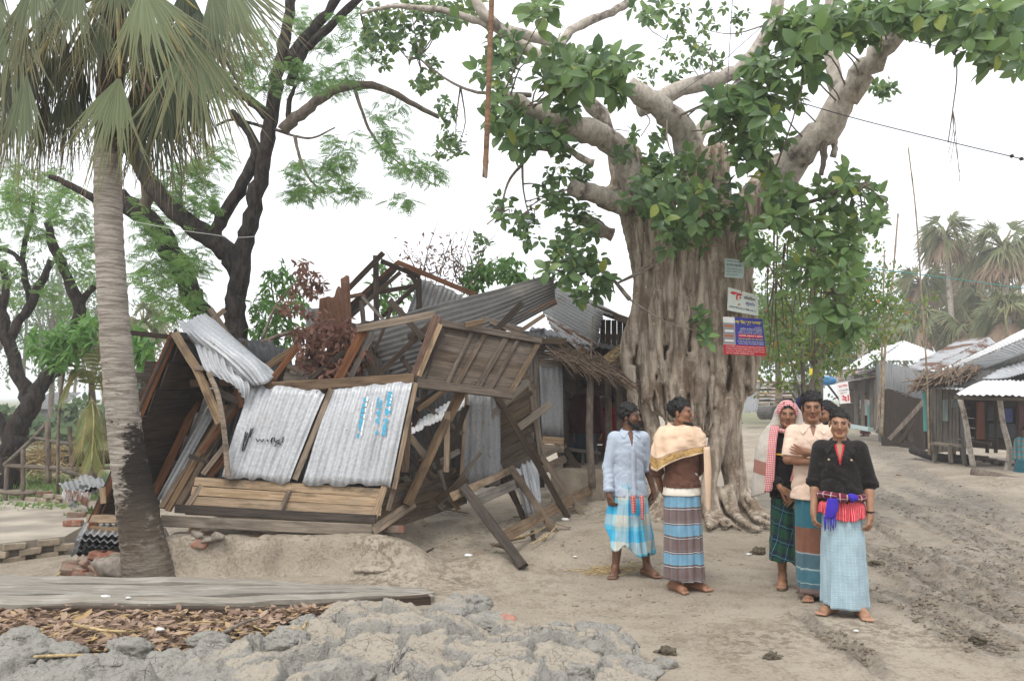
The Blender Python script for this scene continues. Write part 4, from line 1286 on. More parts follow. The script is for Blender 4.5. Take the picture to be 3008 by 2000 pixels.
LEAF_RAIN = leafmat('leaf_rain_tree', (.055, .125, .04), (.165, .275, .085), None, .6, .5)
rain = thing('rain_tree', 'tall forked dark-trunked tree with feathery leaves standing behind the collapsed stall', 'tree', tuple(P(690, 1000, 12.2)))
D1 = 12.2
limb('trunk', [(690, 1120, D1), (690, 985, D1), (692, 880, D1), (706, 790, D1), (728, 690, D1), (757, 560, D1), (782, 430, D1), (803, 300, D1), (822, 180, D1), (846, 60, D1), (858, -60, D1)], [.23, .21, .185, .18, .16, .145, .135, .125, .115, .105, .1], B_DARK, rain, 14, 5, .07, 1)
for k, (pts, r) in enumerate((
  ([(704, 800), (660, 735), (590, 680), (510, 615), (440, 535), (395, 460), (352, 370)], [.2, .2, .185, .16, .14, .12]), ([(625, 705), (655, 640), (700, 560), (742, 480), (762, 430)], [.13, .12, .11, .10]),
  ([(768, 460), (735, 395), (700, 350), (680, 330)], [.10, .085, .07]), ([(792, 350), (740, 300), (680, 262), (610, 225), (560, 190)], [.09, .085, .07, .045]),
  ([(832, 385), (868, 348), (925, 305), (975, 268), (1055, 250), (1130, 262), (1200, 300), (1290, 345)], [.1, .09, .08, .065, .05, .035]), ([(843, 200), (890, 120), (950, 55), (1010, -30)], [.12, .10, .085]),
  ([(850, 250), (880, 175), (910, 130), (985, 60), (1060, -10)], [.08, .09, .085, .07]), ([(800, 378), (860, 398), (920, 405), (985, 375)], [.025, .02, .012]), ([(866, 400), (880, 460), (905, 520), (955, 572)], [.03, .022, .012]),
  ([(1040, 255), (1075, 360), (1110, 420), (1160, 470), (1215, 505)], [.03, .022, .015, .008]), ([(790, 378), (720, 358), (680, 352), (635, 370)], [.035, .03, .02]), ([(395, 440), (430, 350), (428, 300)], [.07, .05, .03]), ([(850, 380), (850, 300), (870, 250)], [.06, .05, .03]),
  ([(540, 640), (530, 560), (545, 480), (540, 400)], [.02, .02, .015]))):
  limb('limb', [(x, y, D1) for x, y in pts], r, B_DARK if r[0] > .031 and k not in (4,) else B_MID, rain, 10, 4, .07, 10 + k)
rg1 = np.random.default_rng(21)
RB = Bag(spray_geo())
for a in ((620, 500, 50, 50, 12, 12), (560, 560, 60, 50, 12.4, 14), (600, 600, 40, 40, 12, 10), (520, 520, 40, 40, 12.5, 8), (690, 180, 60, 60, 12.6, 14), (740, 130, 50, 60, 12.6, 10), (760, 250, 40, 40, 12.2, 8), (900, 230, 60, 50, 12.2, 16), (960, 250, 50, 40, 12.2, 12), (850, 200, 40, 40, 12.2, 8), (700, 60, 40, 50, 12.8, 8), (640, 90, 40, 60, 12.8, 8),
     (960, 520, 50, 50, 11.9, 20), (1010, 470, 40, 30, 11.9, 9), (900, 510, 50, 45, 11.9, 14), (1020, 560, 40, 30, 11.9, 10), (880, 570, 40, 30, 11.9, 8), (1000, 410, 40, 25, 11.9, 6), (1150, 420, 50, 30, 11.8, 9), (1210, 500, 50, 28, 11.7, 12), (1180, 585, 40, 16, 11.7, 5), (1140, 385, 40, 20, 11.8, 5), (1260, 510, 35, 35, 11.7, 7), (1130, 330, 60, 30, 11.8, 6), (1040, 150, 40, 50, 12, 8), (1020, 220, 30, 30, 12, 5), (1010, 70, 40, 40, 12.2, 8), (880, 60, 40, 40, 12.5, 8), (950, 140, 30, 30, 12.2, 6), (620, 250, 50, 50, 12.3, 10), (700, 220, 40, 40, 12.3, 8), (560, 480, 30, 40, 12, 6), (640, 450, 40, 30, 12, 8), (420, 260, 40, 60, 12.5, 8), (450, 350, 40, 50, 12.5, 8)):
  feather(RB, rg1, *a)
RB.build('foliage', LEAF_RAIN, rain, None, 'stuff')

lean = thing('leaning_tree', 'thick dark trunk leaning from the wreck up behind the palm', 'tree', tuple(P(600, 1000, 12.6)))
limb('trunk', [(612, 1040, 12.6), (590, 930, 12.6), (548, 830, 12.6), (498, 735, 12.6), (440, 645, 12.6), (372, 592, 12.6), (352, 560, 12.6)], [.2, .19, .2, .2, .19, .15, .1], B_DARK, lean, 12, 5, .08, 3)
limb('limb', [(440, 660, 12.6), (370, 620, 12.5), (270, 580, 12.4), (190, 535, 12.3), (146, 520, 12.3)], [.1, .09, .075, .06, .05], B_DARK, lean, 10, 4, .08, 4)
limb('limb', [(420, 640, 12.6), (432, 560, 12.6), (428, 480, 12.6), (420, 420, 12.6)], [.11, .1, .08, .06], B_MID, lean, 10, 4, .08, 5)
LB = Bag(spray_geo())
for a in ((440, 700, 60, 50, 12.4, 16), (500, 760, 60, 60, 12.2, 20), (560, 790, 50, 40, 12.2, 12), (460, 850, 50, 40, 12.0, 14), (540, 880, 40, 35, 12, 10), (420, 800, 40, 40, 12.4, 10), (580, 760, 40, 30, 12.2, 8), (500, 920, 30, 20, 12, 6), (440, 620, 40, 40, 12.6, 8), (570, 640, 40, 40, 12.6, 8), (480, 690, 40, 40, 12.4, 8)):
  feather(LB, rg1, *a, L=.32, light=.6)
LB.build('foliage', LEAF_RAIN, lean, None, 'stuff')

left = thing('yard_tree', 'dark many-limbed tree at the bamboo fence on the yard edge', 'tree', tuple(P(40, 1430, 14.5)))
D3 = 14.5
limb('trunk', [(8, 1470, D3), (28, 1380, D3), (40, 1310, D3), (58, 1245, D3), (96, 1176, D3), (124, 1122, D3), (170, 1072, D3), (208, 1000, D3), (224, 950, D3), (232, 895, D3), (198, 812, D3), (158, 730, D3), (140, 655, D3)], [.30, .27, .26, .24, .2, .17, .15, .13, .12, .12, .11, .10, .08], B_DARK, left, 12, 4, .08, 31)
for k, (pts, r) in enumerate((([(60, 1250), (84, 1180), (62, 1114), (32, 1028), (16, 976), (2, 915), (-30, 830)], [.2, .15, .135, .13, .12, .1]), ([(26, 1010), (52, 950), (90, 895), (120, 830), (152, 765)], [.09, .1, .09, .07]),
               ([(88, 890), (72, 800), (70, 730), (92, 640), (100, 560)], [.07, .06, .05, .03]), ([(232, 900), (260, 860), (290, 832), (340, 800)], [.08, .07, .06]), ([(72, 780), (40, 745), (0, 730), (-40, 720)], [.06, .05, .04]), ([(10, 1000), (8, 900), (20, 830), (0, 780)], [.08, .08, .06]), ([(36, 1320), (0, 1240), (-40, 1180)], [.14, .12, .1]))):
  limb('limb', [(x, y, D3) for x, y in pts], r, B_DARK, left, 10, 4, .08, 40 + k)
YB = Bag(spray_geo())
for a in ((60, 560, 60, 50, 14, 16), (140, 600, 60, 50, 14.2, 18), (220, 620, 50, 50, 14.4, 14), (100, 680, 60, 50, 14.6, 14), (40, 640, 50, 50, 14.4, 12), (250, 700, 40, 50, 14.6, 10), (200, 740, 40, 40, 14.6, 8), (30, 760, 40, 50, 14.6, 8), (260, 800, 30, 40, 14.6, 8), (200, 560, 40, 30, 14.6, 8), (20, 860, 30, 40, 15, 6), (150, 860, 40, 40, 15, 8), (160, 510, 60, 30, 15, 10), (40, 500, 40, 30, 15, 8), (210, 900, 40, 40, 15, 8), (280, 760, 30, 60, 15, 8)):
  feather(YB, rg1, *a, L=.34, light=.75)
YB.build('foliage', LEAF_RAIN, left, None, 'stuff')

# leafy clump at the yard tree and bushes behind the wreck
LEAF_BROAD = leafmat('leaf_bright', (.05, .13, .035), (.13, .26, .06), None, .45, .35)
LEAF_DEAD = leafmat('leaf_dead', (.095, .046, .032), (.21, .11, .075), (.25, .16, .12), .85, .2)
def bush(name, label, spots, mat, L, wid=.3, seed=0, light=.5, stem_mat=None, stems=(), cat='bush', droop=.35, kindn='foliage', hang=.3):
  b = thing(name, label, cat, tuple(P(spots[0][0], spots[0][1] + spots[0][3], spots[0][4])))
  bag = Bag(leaf_geo(1, wid, .2, droop, 4))
  rg = np.random.default_rng(seed)
  for x, y, rx, ry, d, n in spots:
    c0 = np.array(P(x, y, d))
    for k in range(n):
      a, q = rg.uniform(0, 6.283), rg.uniform() ** .5
      c = np.array(P(x + rx * q * math.cos(a), y + ry * q * math.sin(a), d + rg.normal(0, .25)))
      for j in range(5):
        dr = rg.normal(0, 1, 3) + np.array([0, -.2, -hang])
        bag.add(c, dr, np.array([0, -.3, 1.]) + rg.normal(0, .5, 3), L * rg.uniform(.6, 1.2), (np.clip(light + rg.normal(0, .25), 0, 1), rg.uniform(), 0))
  bag.build(kindn, mat, b, None, 'stuff')
  for k, (pts, r) in enumerate(stems):
    limb('stem', pts, r, stem_mat or B_TWIG, b, 6, 4, .05, k)
  return b
bush('mango_sapling', 'bright green leafy branch hanging beside the palm over the yard', [(140, 1010, 60, 50, 12.4, 40), (200, 1000, 50, 45, 12.2, 36), (250, 985, 40, 40, 12.2, 22), (180, 1060, 50, 35, 12.2, 24), (260, 960, 40, 30, 12.4, 14), (405, 1010, 30, 50, 11, 22), (420, 1040, 25, 40, 11, 14)], LEAF_BROAD, .21, .28, 5, .5, B_MID, [([(170, 1450, 12.4), (172, 1250, 12.4), (190, 1080, 12.4), (230, 980, 12.3)], [.03, .025, .015])])
bush('green_shrub', 'pale green leafy shrub growing behind the stall beside the dark trunk', [(800, 850, 40, 60, 12.6, 34), (850, 820, 40, 50, 12.8, 26), (780, 920, 50, 50, 12.4, 36), (850, 930, 50, 50, 12.6, 36), (760, 960, 30, 40, 12.4, 18), (820, 990, 60, 30, 12.4, 30), (900, 870, 30, 40, 12.6, 14)], LEAF_BROAD, .16, .3, 6, .45, B_TWIG, [([(800, 1050, 12.6), (810, 950, 12.6), (800, 860, 12.6), (790, 790, 12.6)], [.02, .015, .006]), ([(830, 1050, 12.6), (850, 930, 12.6), (862, 820, 12.6)], [.02, .015, .006])])
bush('dead_leaf_branch', 'branch of dead reddish-brown leaves sticking up behind the wreck', [(890, 790, 30, 25, 10.6, 18), (915, 820, 36, 30, 10.6, 22), (925, 850, 30, 25, 10.6, 16), (870, 850, 20, 20, 10.6, 10), (850, 905, 40, 20, 10.2, 12), (930, 930, 50, 24, 10.0, 14)], LEAF_DEAD, .11, .36, 7, .45, B_MID, [([(770, 1000, 10.4), (800, 920, 10.5), (840, 860, 10.6), (900, 800, 10.6)], [.025, .02, .012, .006]), ([(760, 1008, 10.2), (860, 975, 10.2), (940, 968, 10.2)], [.03, .025, .015]), ([(790, 1000, 10.1), (830, 1035, 10), (900, 1010, 10)], [.02, .015, .01])])
bush('dead_leaf_heap', 'heap of dead brown leaves caught between the beams of the wreck', [(900, 990, 40, 40, 8.9, 40), (950, 1000, 50, 50, 8.9, 60), (920, 1060, 50, 40, 8.8, 60), (980, 1060, 40, 40, 8.8, 50), (1010, 1000, 40, 40, 8.9, 40), (1050, 1050, 30, 50, 8.9, 34), (960, 1100, 50, 24, 8.7, 50), (1000, 1120, 60, 20, 8.7, 40), (1030, 960, 30, 30, 9.2, 20)], LEAF_DEAD, .10, .4, 8, .4, hang=.5)
bush('leafy_hedge_bush', 'fresh green bush showing above the long roof sheet', [(1400, 810, 40, 36, 13, 40), (1450, 800, 50, 36, 13, 44), (1500, 790, 40, 40, 13, 34), (1530, 820, 40, 24, 13, 24), (1390, 840, 30, 20, 13, 20), (1120, 830, 26, 50, 13.5, 24), (1140, 890, 40, 40, 13.5, 30), (1200, 850, 40, 30, 13.5, 20)], LEAF_BROAD, .15, .35, 9, .55)
dry = thing('dry_branch_bush', 'leafless dry brown bush rising behind the roof frame', 'bush', tuple(P(1280, 850, 13)))
rg2 = np.random.default_rng(77)
for k in range(26):
  x0, y0 = rg2.uniform(1200, 1400), rg2.uniform(780, 860)
  x1, y1 = x0 + rg2.normal(-10, 50), y0 - rg2.uniform(40, 170)
  limb('twig', [(x0, y0, 13), ((x0 + x1) / 2 + rg2.normal(0, 10), (y0 + y1) / 2, 13), (x1, y1, 13)], [.012, .008, .004], B_TWIG, dry, 5, 3, .1, k)
DBg = Bag(leaf_geo(1, .35, .2, .4, 4))
for k in range(420):
  x, y = rg2.normal(1300, 60), rg2.normal(775, 40)
  DBg.add(np.array(P(x, y, 13 + rg2.normal(0, .3))), rg2.normal(0, 1, 3) + np.array([0, 0, -.6]), rg2.normal(0, 1, 3), rg2.uniform(.05, .11), (rg2.uniform(), rg2.uniform(), 0))
DBg.build('dry_leaves', LEAF_DEAD, dry, None, 'stuff')
# ---------------------------------------------------------------- palmyra palm in front
def palm_trunk_mat():
  m = NT('bark_palm', 0.9, 0, 0.15)
  p = m.pos()
  z = m.sep(p)[2]
  ring = m.noise(m.mapping(p, (4, 4, 46)), 1.0, 5, .65, .4)
  c = m.mix(m.rng(ring, .35, .65), (.17, .148, .122), (.36, .325, .28))
  x = m.sep(p)[0]
  zone = m.math('MULTIPLY', m.rng(z, 2.5, 1.0), m.rng(z, .0, .6, .55, 1.0))
  fl = m.noise(m.mapping(p, (9, 9, 19)), 1.0, 5, .75, .8)
  blot = m.math('ADD', m.math('MULTIPLY', fl, .62), m.math('MULTIPLY', m.noise(m.mapping(p, (3, 3, 2.2)), 1.0, 3), .38))
  thr = m.math('SUBTRACT', .69, m.math('MULTIPLY', zone, .215))
  thr = m.math('SUBTRACT', thr, m.math('MULTIPLY', zone, m.rng(x, -3.75, -3.35, -.10, .06)))
  c = m.mix(m.rng(m.math('SUBTRACT', blot, thr), -.04, .045), c, (.024, .02, .017))
  c = m.mix(m.rng(z, 1.0, .3, 0, .72), c, m.mix(fl, (.05, .04, .03), (.17, .135, .1)))
  c = m.mix(m.rng(m.math('ADD', z, m.math('MULTIPLY', m.noise(p, 5, 3), .6)), 4.05, 4.5), c, (.035, .026, .02))
  m.col(c)
  m.bump(m.math('ADD', ring, m.math('MULTIPLY', m.noise(p, 40, 4), .5)), .9, .02)
  return m.m
B_PALM = palm_trunk_mat()

def frond_mat(name, c1, c2, dry):
  m = NT(name, .5, 0, .35)
  a = m.sep(m.attr('tint'))
  c = m.mix(a[0], c1, c2)
  c = m.mix(a[1], c, dry)
  m.col(c)
  tr = m.n('ShaderNodeBsdfTranslucent')
  m.put(tr.inputs['Color'], m.hsv(c, .49, 1.0, 1.4))
  mx = m.n('ShaderNodeMixShader')
  mx.inputs[0].default_value = .25
  out = [n for n in m.t.nodes if n.type == 'OUTPUT_MATERIAL'][0]
  m.t.links.new(m.b.outputs[0], mx.inputs[1])
  m.t.links.new(tr.outputs[0], mx.inputs[2])
  m.t.links.new(mx.outputs[0], out.inputs['Surface'])
  return m.m
FROND = frond_mat('palm_frond', (.03, .046, .026), (.18, .22, .105), (.25, .17, .085))
PETIOLE = simple('petiole', (.30, .26, .10), .6, .3, 8)

def fan(mb, apex, axis, nrm, L, spread=2.0, nseg=34, droop=.3, shade=.5, dry=.3, rg=None, split=.5):
  a = np.array(Vector(axis).normalized())
  n = np.array(nrm, float)
  n = n - a * (n @ a)
  n /= np.linalg.norm(n)
  s = np.cross(n, a)
  dphi = spread / nseg
  apex = np.array(apex)
  for i in range(nseg):
    phi = -spread / 2 + dphi * (i + .5)
    ph2 = phi + rg.normal(0, .085)
    L_ = L * (1 - .16 * abs(phi) / (spread / 2)) * rg.uniform(.74, 1.06)
    bend = rg.uniform(.6, 1.5) * droop
    sh = np.clip(shade + rg.normal(0, .13) + .10 * math.cos(phi * 1.5), 0, 1)
    dr = rg.uniform() < dry
    rs = (.03, .28, split, .78, 1.0)
    vs, cs = [], []
    for k, r in enumerate(rs):
      pm = phi if r <= split else phi + (ph2 - phi) * (r - split) / (1 - split)
      d = a * math.cos(pm) + s * math.sin(pm)
      t = -a * math.sin(pm) + s * math.cos(pm)
      w = L * r * dphi * .6 if r <= split else L * split * dphi * .6 * (1 - (r - split) / (1 - split)) ** .8
      c = apex + d * L_ * r + np.array([0, 0, -1.]) * bend * L_ * r ** 2.2 + n * (.05 * L * math.cos(phi) * math.sin(r * 2.2))
      f = n * w * .55
      vs += [c - t * w - f, c + f * .6, c + t * w - f]
      td = float(np.clip((r - .72) * (2.6 if dr else .9) + (.25 if dr and r > .5 else 0), 0, 1))
      cs += [(sh, td, 0)] * 3
    b = len(mb.v)
    mb.v += [tuple(v) for v in vs]
    mb.c += cs
    mb.uv += [(0, 0)] * len(vs)
    for k in range(4):
      q = b + k * 3
      mb.f += [(q, q + 3, q + 4, q + 1), (q + 1, q + 4, q + 5, q + 2)]

palm = thing('palmyra_palm', 'leaning palmyra palm with grey ringed trunk and drooping fan fronds', 'palm tree', tuple(G(432, 1692, 0)))
PD = 7.28
pts_ = spline(Q((438, 1712, PD), (428, 1640, PD), (410, 1540, PD), (390, 1420, PD), (370, 1290, PD), (355, 1150, PD), (340, 1000, PD), (330, 860, PD), (321, 700, PD), (317, 540, PD), (319, 380, PD), (326, 200, PD), (334, 20, PD), (340, -160, PD)), 14)
rr0 = np.interp(np.linspace(0, 1, len(pts_)), [0, .05, .1, .18, .3, .5, .7, 1], [.235, .22, .20, .178, .152, .132, .122, .115])
rr0 = [r * (1 + .022 * math.sin(i * 2.1) + rnd.uniform(-.012, .012)) for i, r in enumerate(rr0)]
tube('trunk', pts_, rr0, B_PALM, palm, 30, .018, True, 3)
crown = np.array(P(336, -40, PD))
rgp = np.random.default_rng(8)
FR = [  # hastula x, y, d, axis target x, y, length, spread, shade
  (352, 225, 6.95, 296, 480, 1.0, 1.1, .8), (78, 215, 7.0, 78, 500, 1.08, 1.0, .42), (50, 20, 7.1, 30, 260, 1.15, 1.2, .5), (190, 90, 7.6, 176, 400, 1.15, 1.15, .12), (495, 205, 7.25, 496, 520, 1.15, 1.0, .2), (440, 190, 7.75, 430, 480, 1.1, .95, .05),
  (560, 105, 6.95, 590, 330, 1.15, 1.3, .66), (420, -40, 6.85, 490, 160, 1.05, 1.4, .8), (620, -40, 7.4, 700, 170, 1.15, 1.0, .38), (545, -50, 7.9, 556, 170, 1.0, .9, .03), (110, -80, 6.95, 100, 130, .95, 1.4, .5), (-20, 100, 7.3, -20, 380, 1.1, 1.0, .35), (225, -60, 6.8, 195, 130, .8, 1.1, .45),
  (240, 190, 7.8, 236, 500, 1.1, 1.0, .08), (-40, -40, 7.2, 10, 160, 1.1, 1.2, .55), (660, -70, 6.9, 780, 90, 1.0, 1.1, .55), (300, 300, 7.65, 330, 520, .85, .9, .25), (400, 310, 7.65, 376, 540, .8, .9, .15), (140, 280, 7.7, 126, 520, .95, 1.0, .12),
  (300, 40, 7.0, 280, 230, .75, 1.0, .35), (390, 60, 7.1, 400, 260, .7, .9, .4), (100, 130, 7.8, 90, 420, 1.1, 1.0, .05), (520, 60, 7.7, 530, 330, 1.1, 1.0, .06), (30, 240, 7.6, 40, 480, .9, 1.0, .15), (570, 230, 7.5, 570, 460, .85, .9, .2), (180, -60, 7.4, 160, 160, 1.0, 1.2, .2), (340, -90, 6.9, 330, 60, .7, 1.2, .4),
  (150, 20, 7.9, 150, 330, 1.2, 1.5, .04), (260, 60, 8.0, 250, 330, 1.1, 1.4, .03), (470, 60, 7.9, 470, 330, 1.2, 1.4, .05), (60, 120, 7.9, 60, 420, 1.2, 1.4, .06), (580, 30, 7.9, 600, 300, 1.1, 1.2, .08), (200, 230, 7.5, 210, 480, .95, 1.1, .1), (450, 260, 7.4, 455, 520, 1.0, 1.1, .14), (-10, -80, 7.6, 0, 200, 1.2, 1.5, .15)]
FR = [(a, b, c, d, e, f * 1.1, g, h) for a, b, c, d, e, f, g, h in FR]
for _ in ():
  pass
for hx, hy, hd, tx, ty, L_, sp_, sh_ in FR:
  ap, tg = np.array(P(hx, hy, hd)), np.array(P(tx, ty, hd))
  fr_ = MB()
  out = ap - crown
  out[2] = 0
  nr_ = np.array([0, -1., .15]) + .55 * out / (np.linalg.norm(out) + 1e-6) + rgp.normal(0, .12, 3)
  fan(fr_, ap, tg - ap, nr_, L_, sp_, int(24 * sp_) + 10, .16, sh_, .6, rgp, .46)
  fo_ = fr_.build('frond', FROND, palm, True)
  pp = spline([Vector(crown) + V(rgp.uniform(-.08, .08), rgp.uniform(-.08, .08), rgp.uniform(-.1, .1)), Vector((crown + ap) / 2) + V(0, 0, .18), Vector(ap)], 6)
  tube('petiole', pp, lerp_list([.028, .014], len(pp)), PETIOLE, fo_, 6)
for x0, x1, y1 in ((330, 445, 275), (310, 260, 120), (345, 360, 190)):      # dead stalks
  pp = spline(Q((x0 + 10, 60, 7.2), ((x0 + x1) / 2 + 8, (60 + y1) / 2 + 20, 7.15), (x1, y1, 7.1)), 5)
  tube('dead_stalk', pp, lerp_list([.03, .016], len(pp)), W_RED, palm, 6)

# ---------------------------------------------------------------- far trees and palms
def far_palm_proto(seed, dead=18):
  rg = np.random.default_rng(seed)
  g, d_ = MB(), MB()
  for k in range(26):
    el = rg.uniform(-.8, 1.3)
    az = 2.4 * k
    ax = np.array([math.cos(az) * math.cos(el), math.sin(az) * math.cos(el), math.sin(el)])
    st = ax * rg.uniform(.4, .65)
    fan(g, st, ax + np.array([0, 0, -.45]), np.array([ax[1], -ax[0], .3]) + rg.normal(0, .5, 3), 1.05, 2.1, 16, .55, rg.uniform(.2, .95), .5, rg, .4)
    vs, fs, uv = tube_geo([Vector((0, 0, 0)), Vector(st)], [.05, .03], 5)
    b = len(g.v)
    g.add(vs, fs, uv)
    g.c += [(.6, .3, 0)] * len(vs)
  for k in range(dead):
    az = 2.4 * k + .5
    ax = np.array([math.cos(az) * .4, math.sin(az) * .4, -1.])
    fan(d_, np.array([math.cos(az) * .35, math.sin(az) * .35, -.25]), ax, np.array([math.cos(az), math.sin(az), .2]), 1.25, 1.4, 12, .1, rg.uniform(.2, .8), .9, rg, .45)
  return mesh('crown', g.v, g.f, True, None, g.c), mesh('dead_skirt', d_.v, d_.f, True, None, d_.c)
FROND_FAR = frond_mat('palm_frond_far', (.085, .12, .06), (.24, .27, .13), (.38, .27, .17))
FROND_DEAD = frond_mat('palm_frond_dead', (.22, .155, .105), (.40, .30, .21), (.38, .28, .2))
PROTOS = [far_palm_proto(k) for k in (1, 2, 3)]
for a, b in PROTOS:
  a.materials.append(FROND_FAR)
  b.materials.append(FROND_DEAD)
where = ['tallest palm with tattered brown crown above the white roof', 'shorter palm leaning just beside the tallest palm', 'full green palm behind the rusty roof', 'green palm at the edge above the stalls', 'low palm behind the rusty roof ridge', 'low brown palm behind the white roof', 'brown palm at the far edge above the bright awning', 'palm nearest the banyan behind the white roof', 'yellow-green palm between the tall palms', 'squat palm low over the rusty roof', 'squat brown palm beside the bamboo pole tops', 'bushy palm low at the far edge', 'bushy brown palm between the low palms']
for i, (x, y, d_, sc, px) in enumerate(((2778, 690, 46, 1.15, 0), (2705, 830, 48, 1.05, 1), (2868, 770, 50, 1.25, 2), (2945, 725, 44, 1.35, 0), (2845, 905, 52, 1.2, 1), (2745, 905, 55, 1.2, 2), (3000, 880, 46, 1.3, 1), (2650, 950, 58, 1.3, 0), (2800, 800, 58, 1.2, 2), (2830, 960, 44, 1.1, 1), (2700, 950, 46, 1.1, 0), (2960, 930, 40, 1.2, 2), (2900, 880, 48, 1.2, 1))):
  c = P(x, y, d_)
  t = thing('background_palm', where[i], 'palm tree', (c.x, c.y, 0), 0, 'palms behind the stalls')
  o_ = tube('trunk', spline([V(c.x + .3, c.y, -.3), V(c.x + .15, c.y, c.z * .5), c], 6), .16, B_LIMB, t, 8)
  for me in PROTOS[px]:
    q = bpy.data.objects.new(me.name.split('.')[0], me)
    link(q, t)
    q.matrix_local = Matrix.Translation((0, 0, c.z)) @ Matrix.Rotation(i * 1.1, 4, 'Z') @ Matrix.Scale(sc * 1.25, 4)

LEAF_FAR = leafmat('leaf_far', (.045, .085, .045), (.115, .17, .075), None, .7, .4)
LEAF_YELLOW = leafmat('leaf_yellowgreen', (.06, .12, .03), (.17, .24, .06), None, .5, .4, (.45, .16, .05), .08)
def far_tree(label, x, d_, h_, spots, L, mat=LEAF_FAR, seed=0, r=.18, lean=0, wid=.5, per=5, limbs=3, bark_=None):
  """spots: (dx, z, radius, leaves) in metres about the trunk"""
  c = P(x, 1200, d_)
  t = thing('tree', label, 'tree', (c.x, d_, gz(c.x, d_) if d_ < 60 else 0))
  rg = np.random.default_rng(seed)
  top = V(c.x + lean, d_, h_)
  tube('trunk', spline([V(c.x, d_, -.3), V(c.x + lean * .35 + rg.normal(0, .1), d_, h_ * .45), top], 6), lerp_list([r, r * .45], 13), bark_ or B_MID, t, 8, .06)
  bag = Bag(leaf_geo(1, wid, .2, .3, 4))
  for k, (dx, z, ra, n) in enumerate(spots):
    cc = np.array([c.x + dx, d_, z])
    st = V(c.x + lean * .5, d_, h_ * .55)
    tube('limb', spline([st, (st + Vector(cc)) / 2 + V(0, 0, .1), Vector(cc)], 4), lerp_list([r * .45, r * .12], 9), bark_ or B_MID, t, 6, .06)
    for j in range(n):
      p = cc + rg.normal(0, 1, 3) * ra * np.array([.55, .55, .4])
      for q in range(per):
        bag.add(p + rg.normal(0, L * .6, 3), rg.normal(0, 1, 3) + np.array([0, 0, -.3]), np.array([0, -.2, 1]) + rg.normal(0, .5, 3), L * rg.uniform(.6, 1.2), (rg.uniform(), rg.uniform(), 0))
  bag.build('crown', mat, t, None, 'stuff')
  return t
far_tree('yellow-green small-leaved tree right behind the banyan trunk', 2395, 15, 4.2, [(-.9, 3.4, .9, 130), (0, 4.2, .9, 150), (.9, 3.6, .9, 140), (.9, 2.9, .6, 70), (-.3, 2.7, .9, 120), (.5, 4.9, .7, 80), (-1.0, 4.6, .7, 60), (1.2, 3.6, .45, 40)], .10, LEAF_YELLOW, 1, .09, per=9)
far_tree('dark tangled shrubby tree in the shade under the banyan', 2360, 14, 2.6, [(-.3, 2.6, .6, 50), (.3, 2.3, .6, 45), (-.5, 2.0, .5, 30), (.6, 2.8, .5, 40)], .11, LEAF_YELLOW, 2, .07, bark_=B_MID)
far_tree('slender tree with a yellow board on its trunk by the white-roofed stall', 2393, 27, 5.0, [(0, 5.5, 1.2, 90), (-1, 4.8, 1, 60), (.9, 4.6, 1, 60)], .2, LEAF_FAR, 3, .16)
far_tree('pale bare-trunked tree behind the white-roofed stall', 2538, 34, 6.0, [(-.8, 6.5, 1.0, 60), (.3, 7.0, 1, 50), (1.2, 5.8, .8, 30)], .22, LEAF_FAR, 4, .22, bark_=B_LIMB)
for i, (x, d_, h_, lb) in enumerate(((2290, 46, 6.5, 'hazy tree farthest down the road'), (2350, 52, 7.5, 'hazy broad tree at the end of the road'), (2480, 50, 7, 'hazy tree behind the slender trunk'), (2580, 60, 8, 'hazy tree low behind the white roof'))):
  far_tree(lb, x, d_, h_, [(rnd.uniform(-2, 2), h_ * rnd.uniform(.5, 1.05), 1.8, 70) for k in range(7)], .34, LEAF_FAR, 20 + i, .25)
labels_l = ['misty tree at the very edge beyond the yard fence', 'misty tree behind the yard tree limbs', 'misty slim tree beyond the bamboo fence', 'misty tree between the fence and the palm', 'misty tree just past the palm trunk', 'misty tree low behind the gable', 'misty tall tree behind the leafy branch', 'misty tree farthest beyond the yard', 'misty tree behind the coconut sapling', 'misty tree over the fallen trunk']
for i, (x, d_, h_) in enumerate(((-20, 44, 8), (70, 60, 10), (150, 40, 7), (215, 75, 12), (300, 60, 9), (440, 70, 10), (180, 55, 11), (110, 95, 14), (270, 45, 7), (360, 90, 13))):
  far_tree(labels_l[i], x, d_, h_, [(rnd.uniform(-2.2, 2.2), h_ * rnd.uniform(.45, 1.08), 2.0, 34) for k in range(7)], .32, LEAF_FAR, 40 + i, .16, rnd.uniform(-.6, .6), .4)
for i, (x, y, d_) in enumerate(((420, 950, 26), (330, 1010, 34))):
  c = P(x, y, d_)
  t = thing('background_palm', ('small grey-green palm behind the gable beam', 'small misty palm half hidden by the leaning palm')[i], 'palm tree', (c.x, c.y, 0), 0, 'palms beyond the yard')
  tube('trunk', spline([V(c.x + .3, c.y, -.3), V(c.x + .15, c.y, c.z * .5), c], 6), .13, B_MID, t, 8)
  q = bpy.data.objects.new('crown', PROTOS[i][0])
  link(q, t)
  q.matrix_local = Matrix.Translation((0, 0, c.z)) @ Matrix.Scale(.8, 4)

bush('undergrowth_bush', 'misty green undergrowth beyond the yard fence at the frame edge', [(40, 1250, 90, 50, 30, 90), (130, 1270, 70, 40, 28, 70)], LEAF_FAR, .42, .5, 31, .6)
bush('undergrowth_bush', 'misty green undergrowth behind the coconut sapling', [(230, 1230, 80, 60, 32, 90), (320, 1250, 60, 60, 30, 70), (210, 1290, 60, 30, 24, 50)], LEAF_FAR, .42, .5, 32, .7)
bush('undergrowth_bush', 'low misty bushes showing past the palm trunk under the gable', [(430, 1130, 60, 60, 34, 80), (400, 1230, 50, 60, 30, 60)], LEAF_FAR, .42, .5, 33, .6)
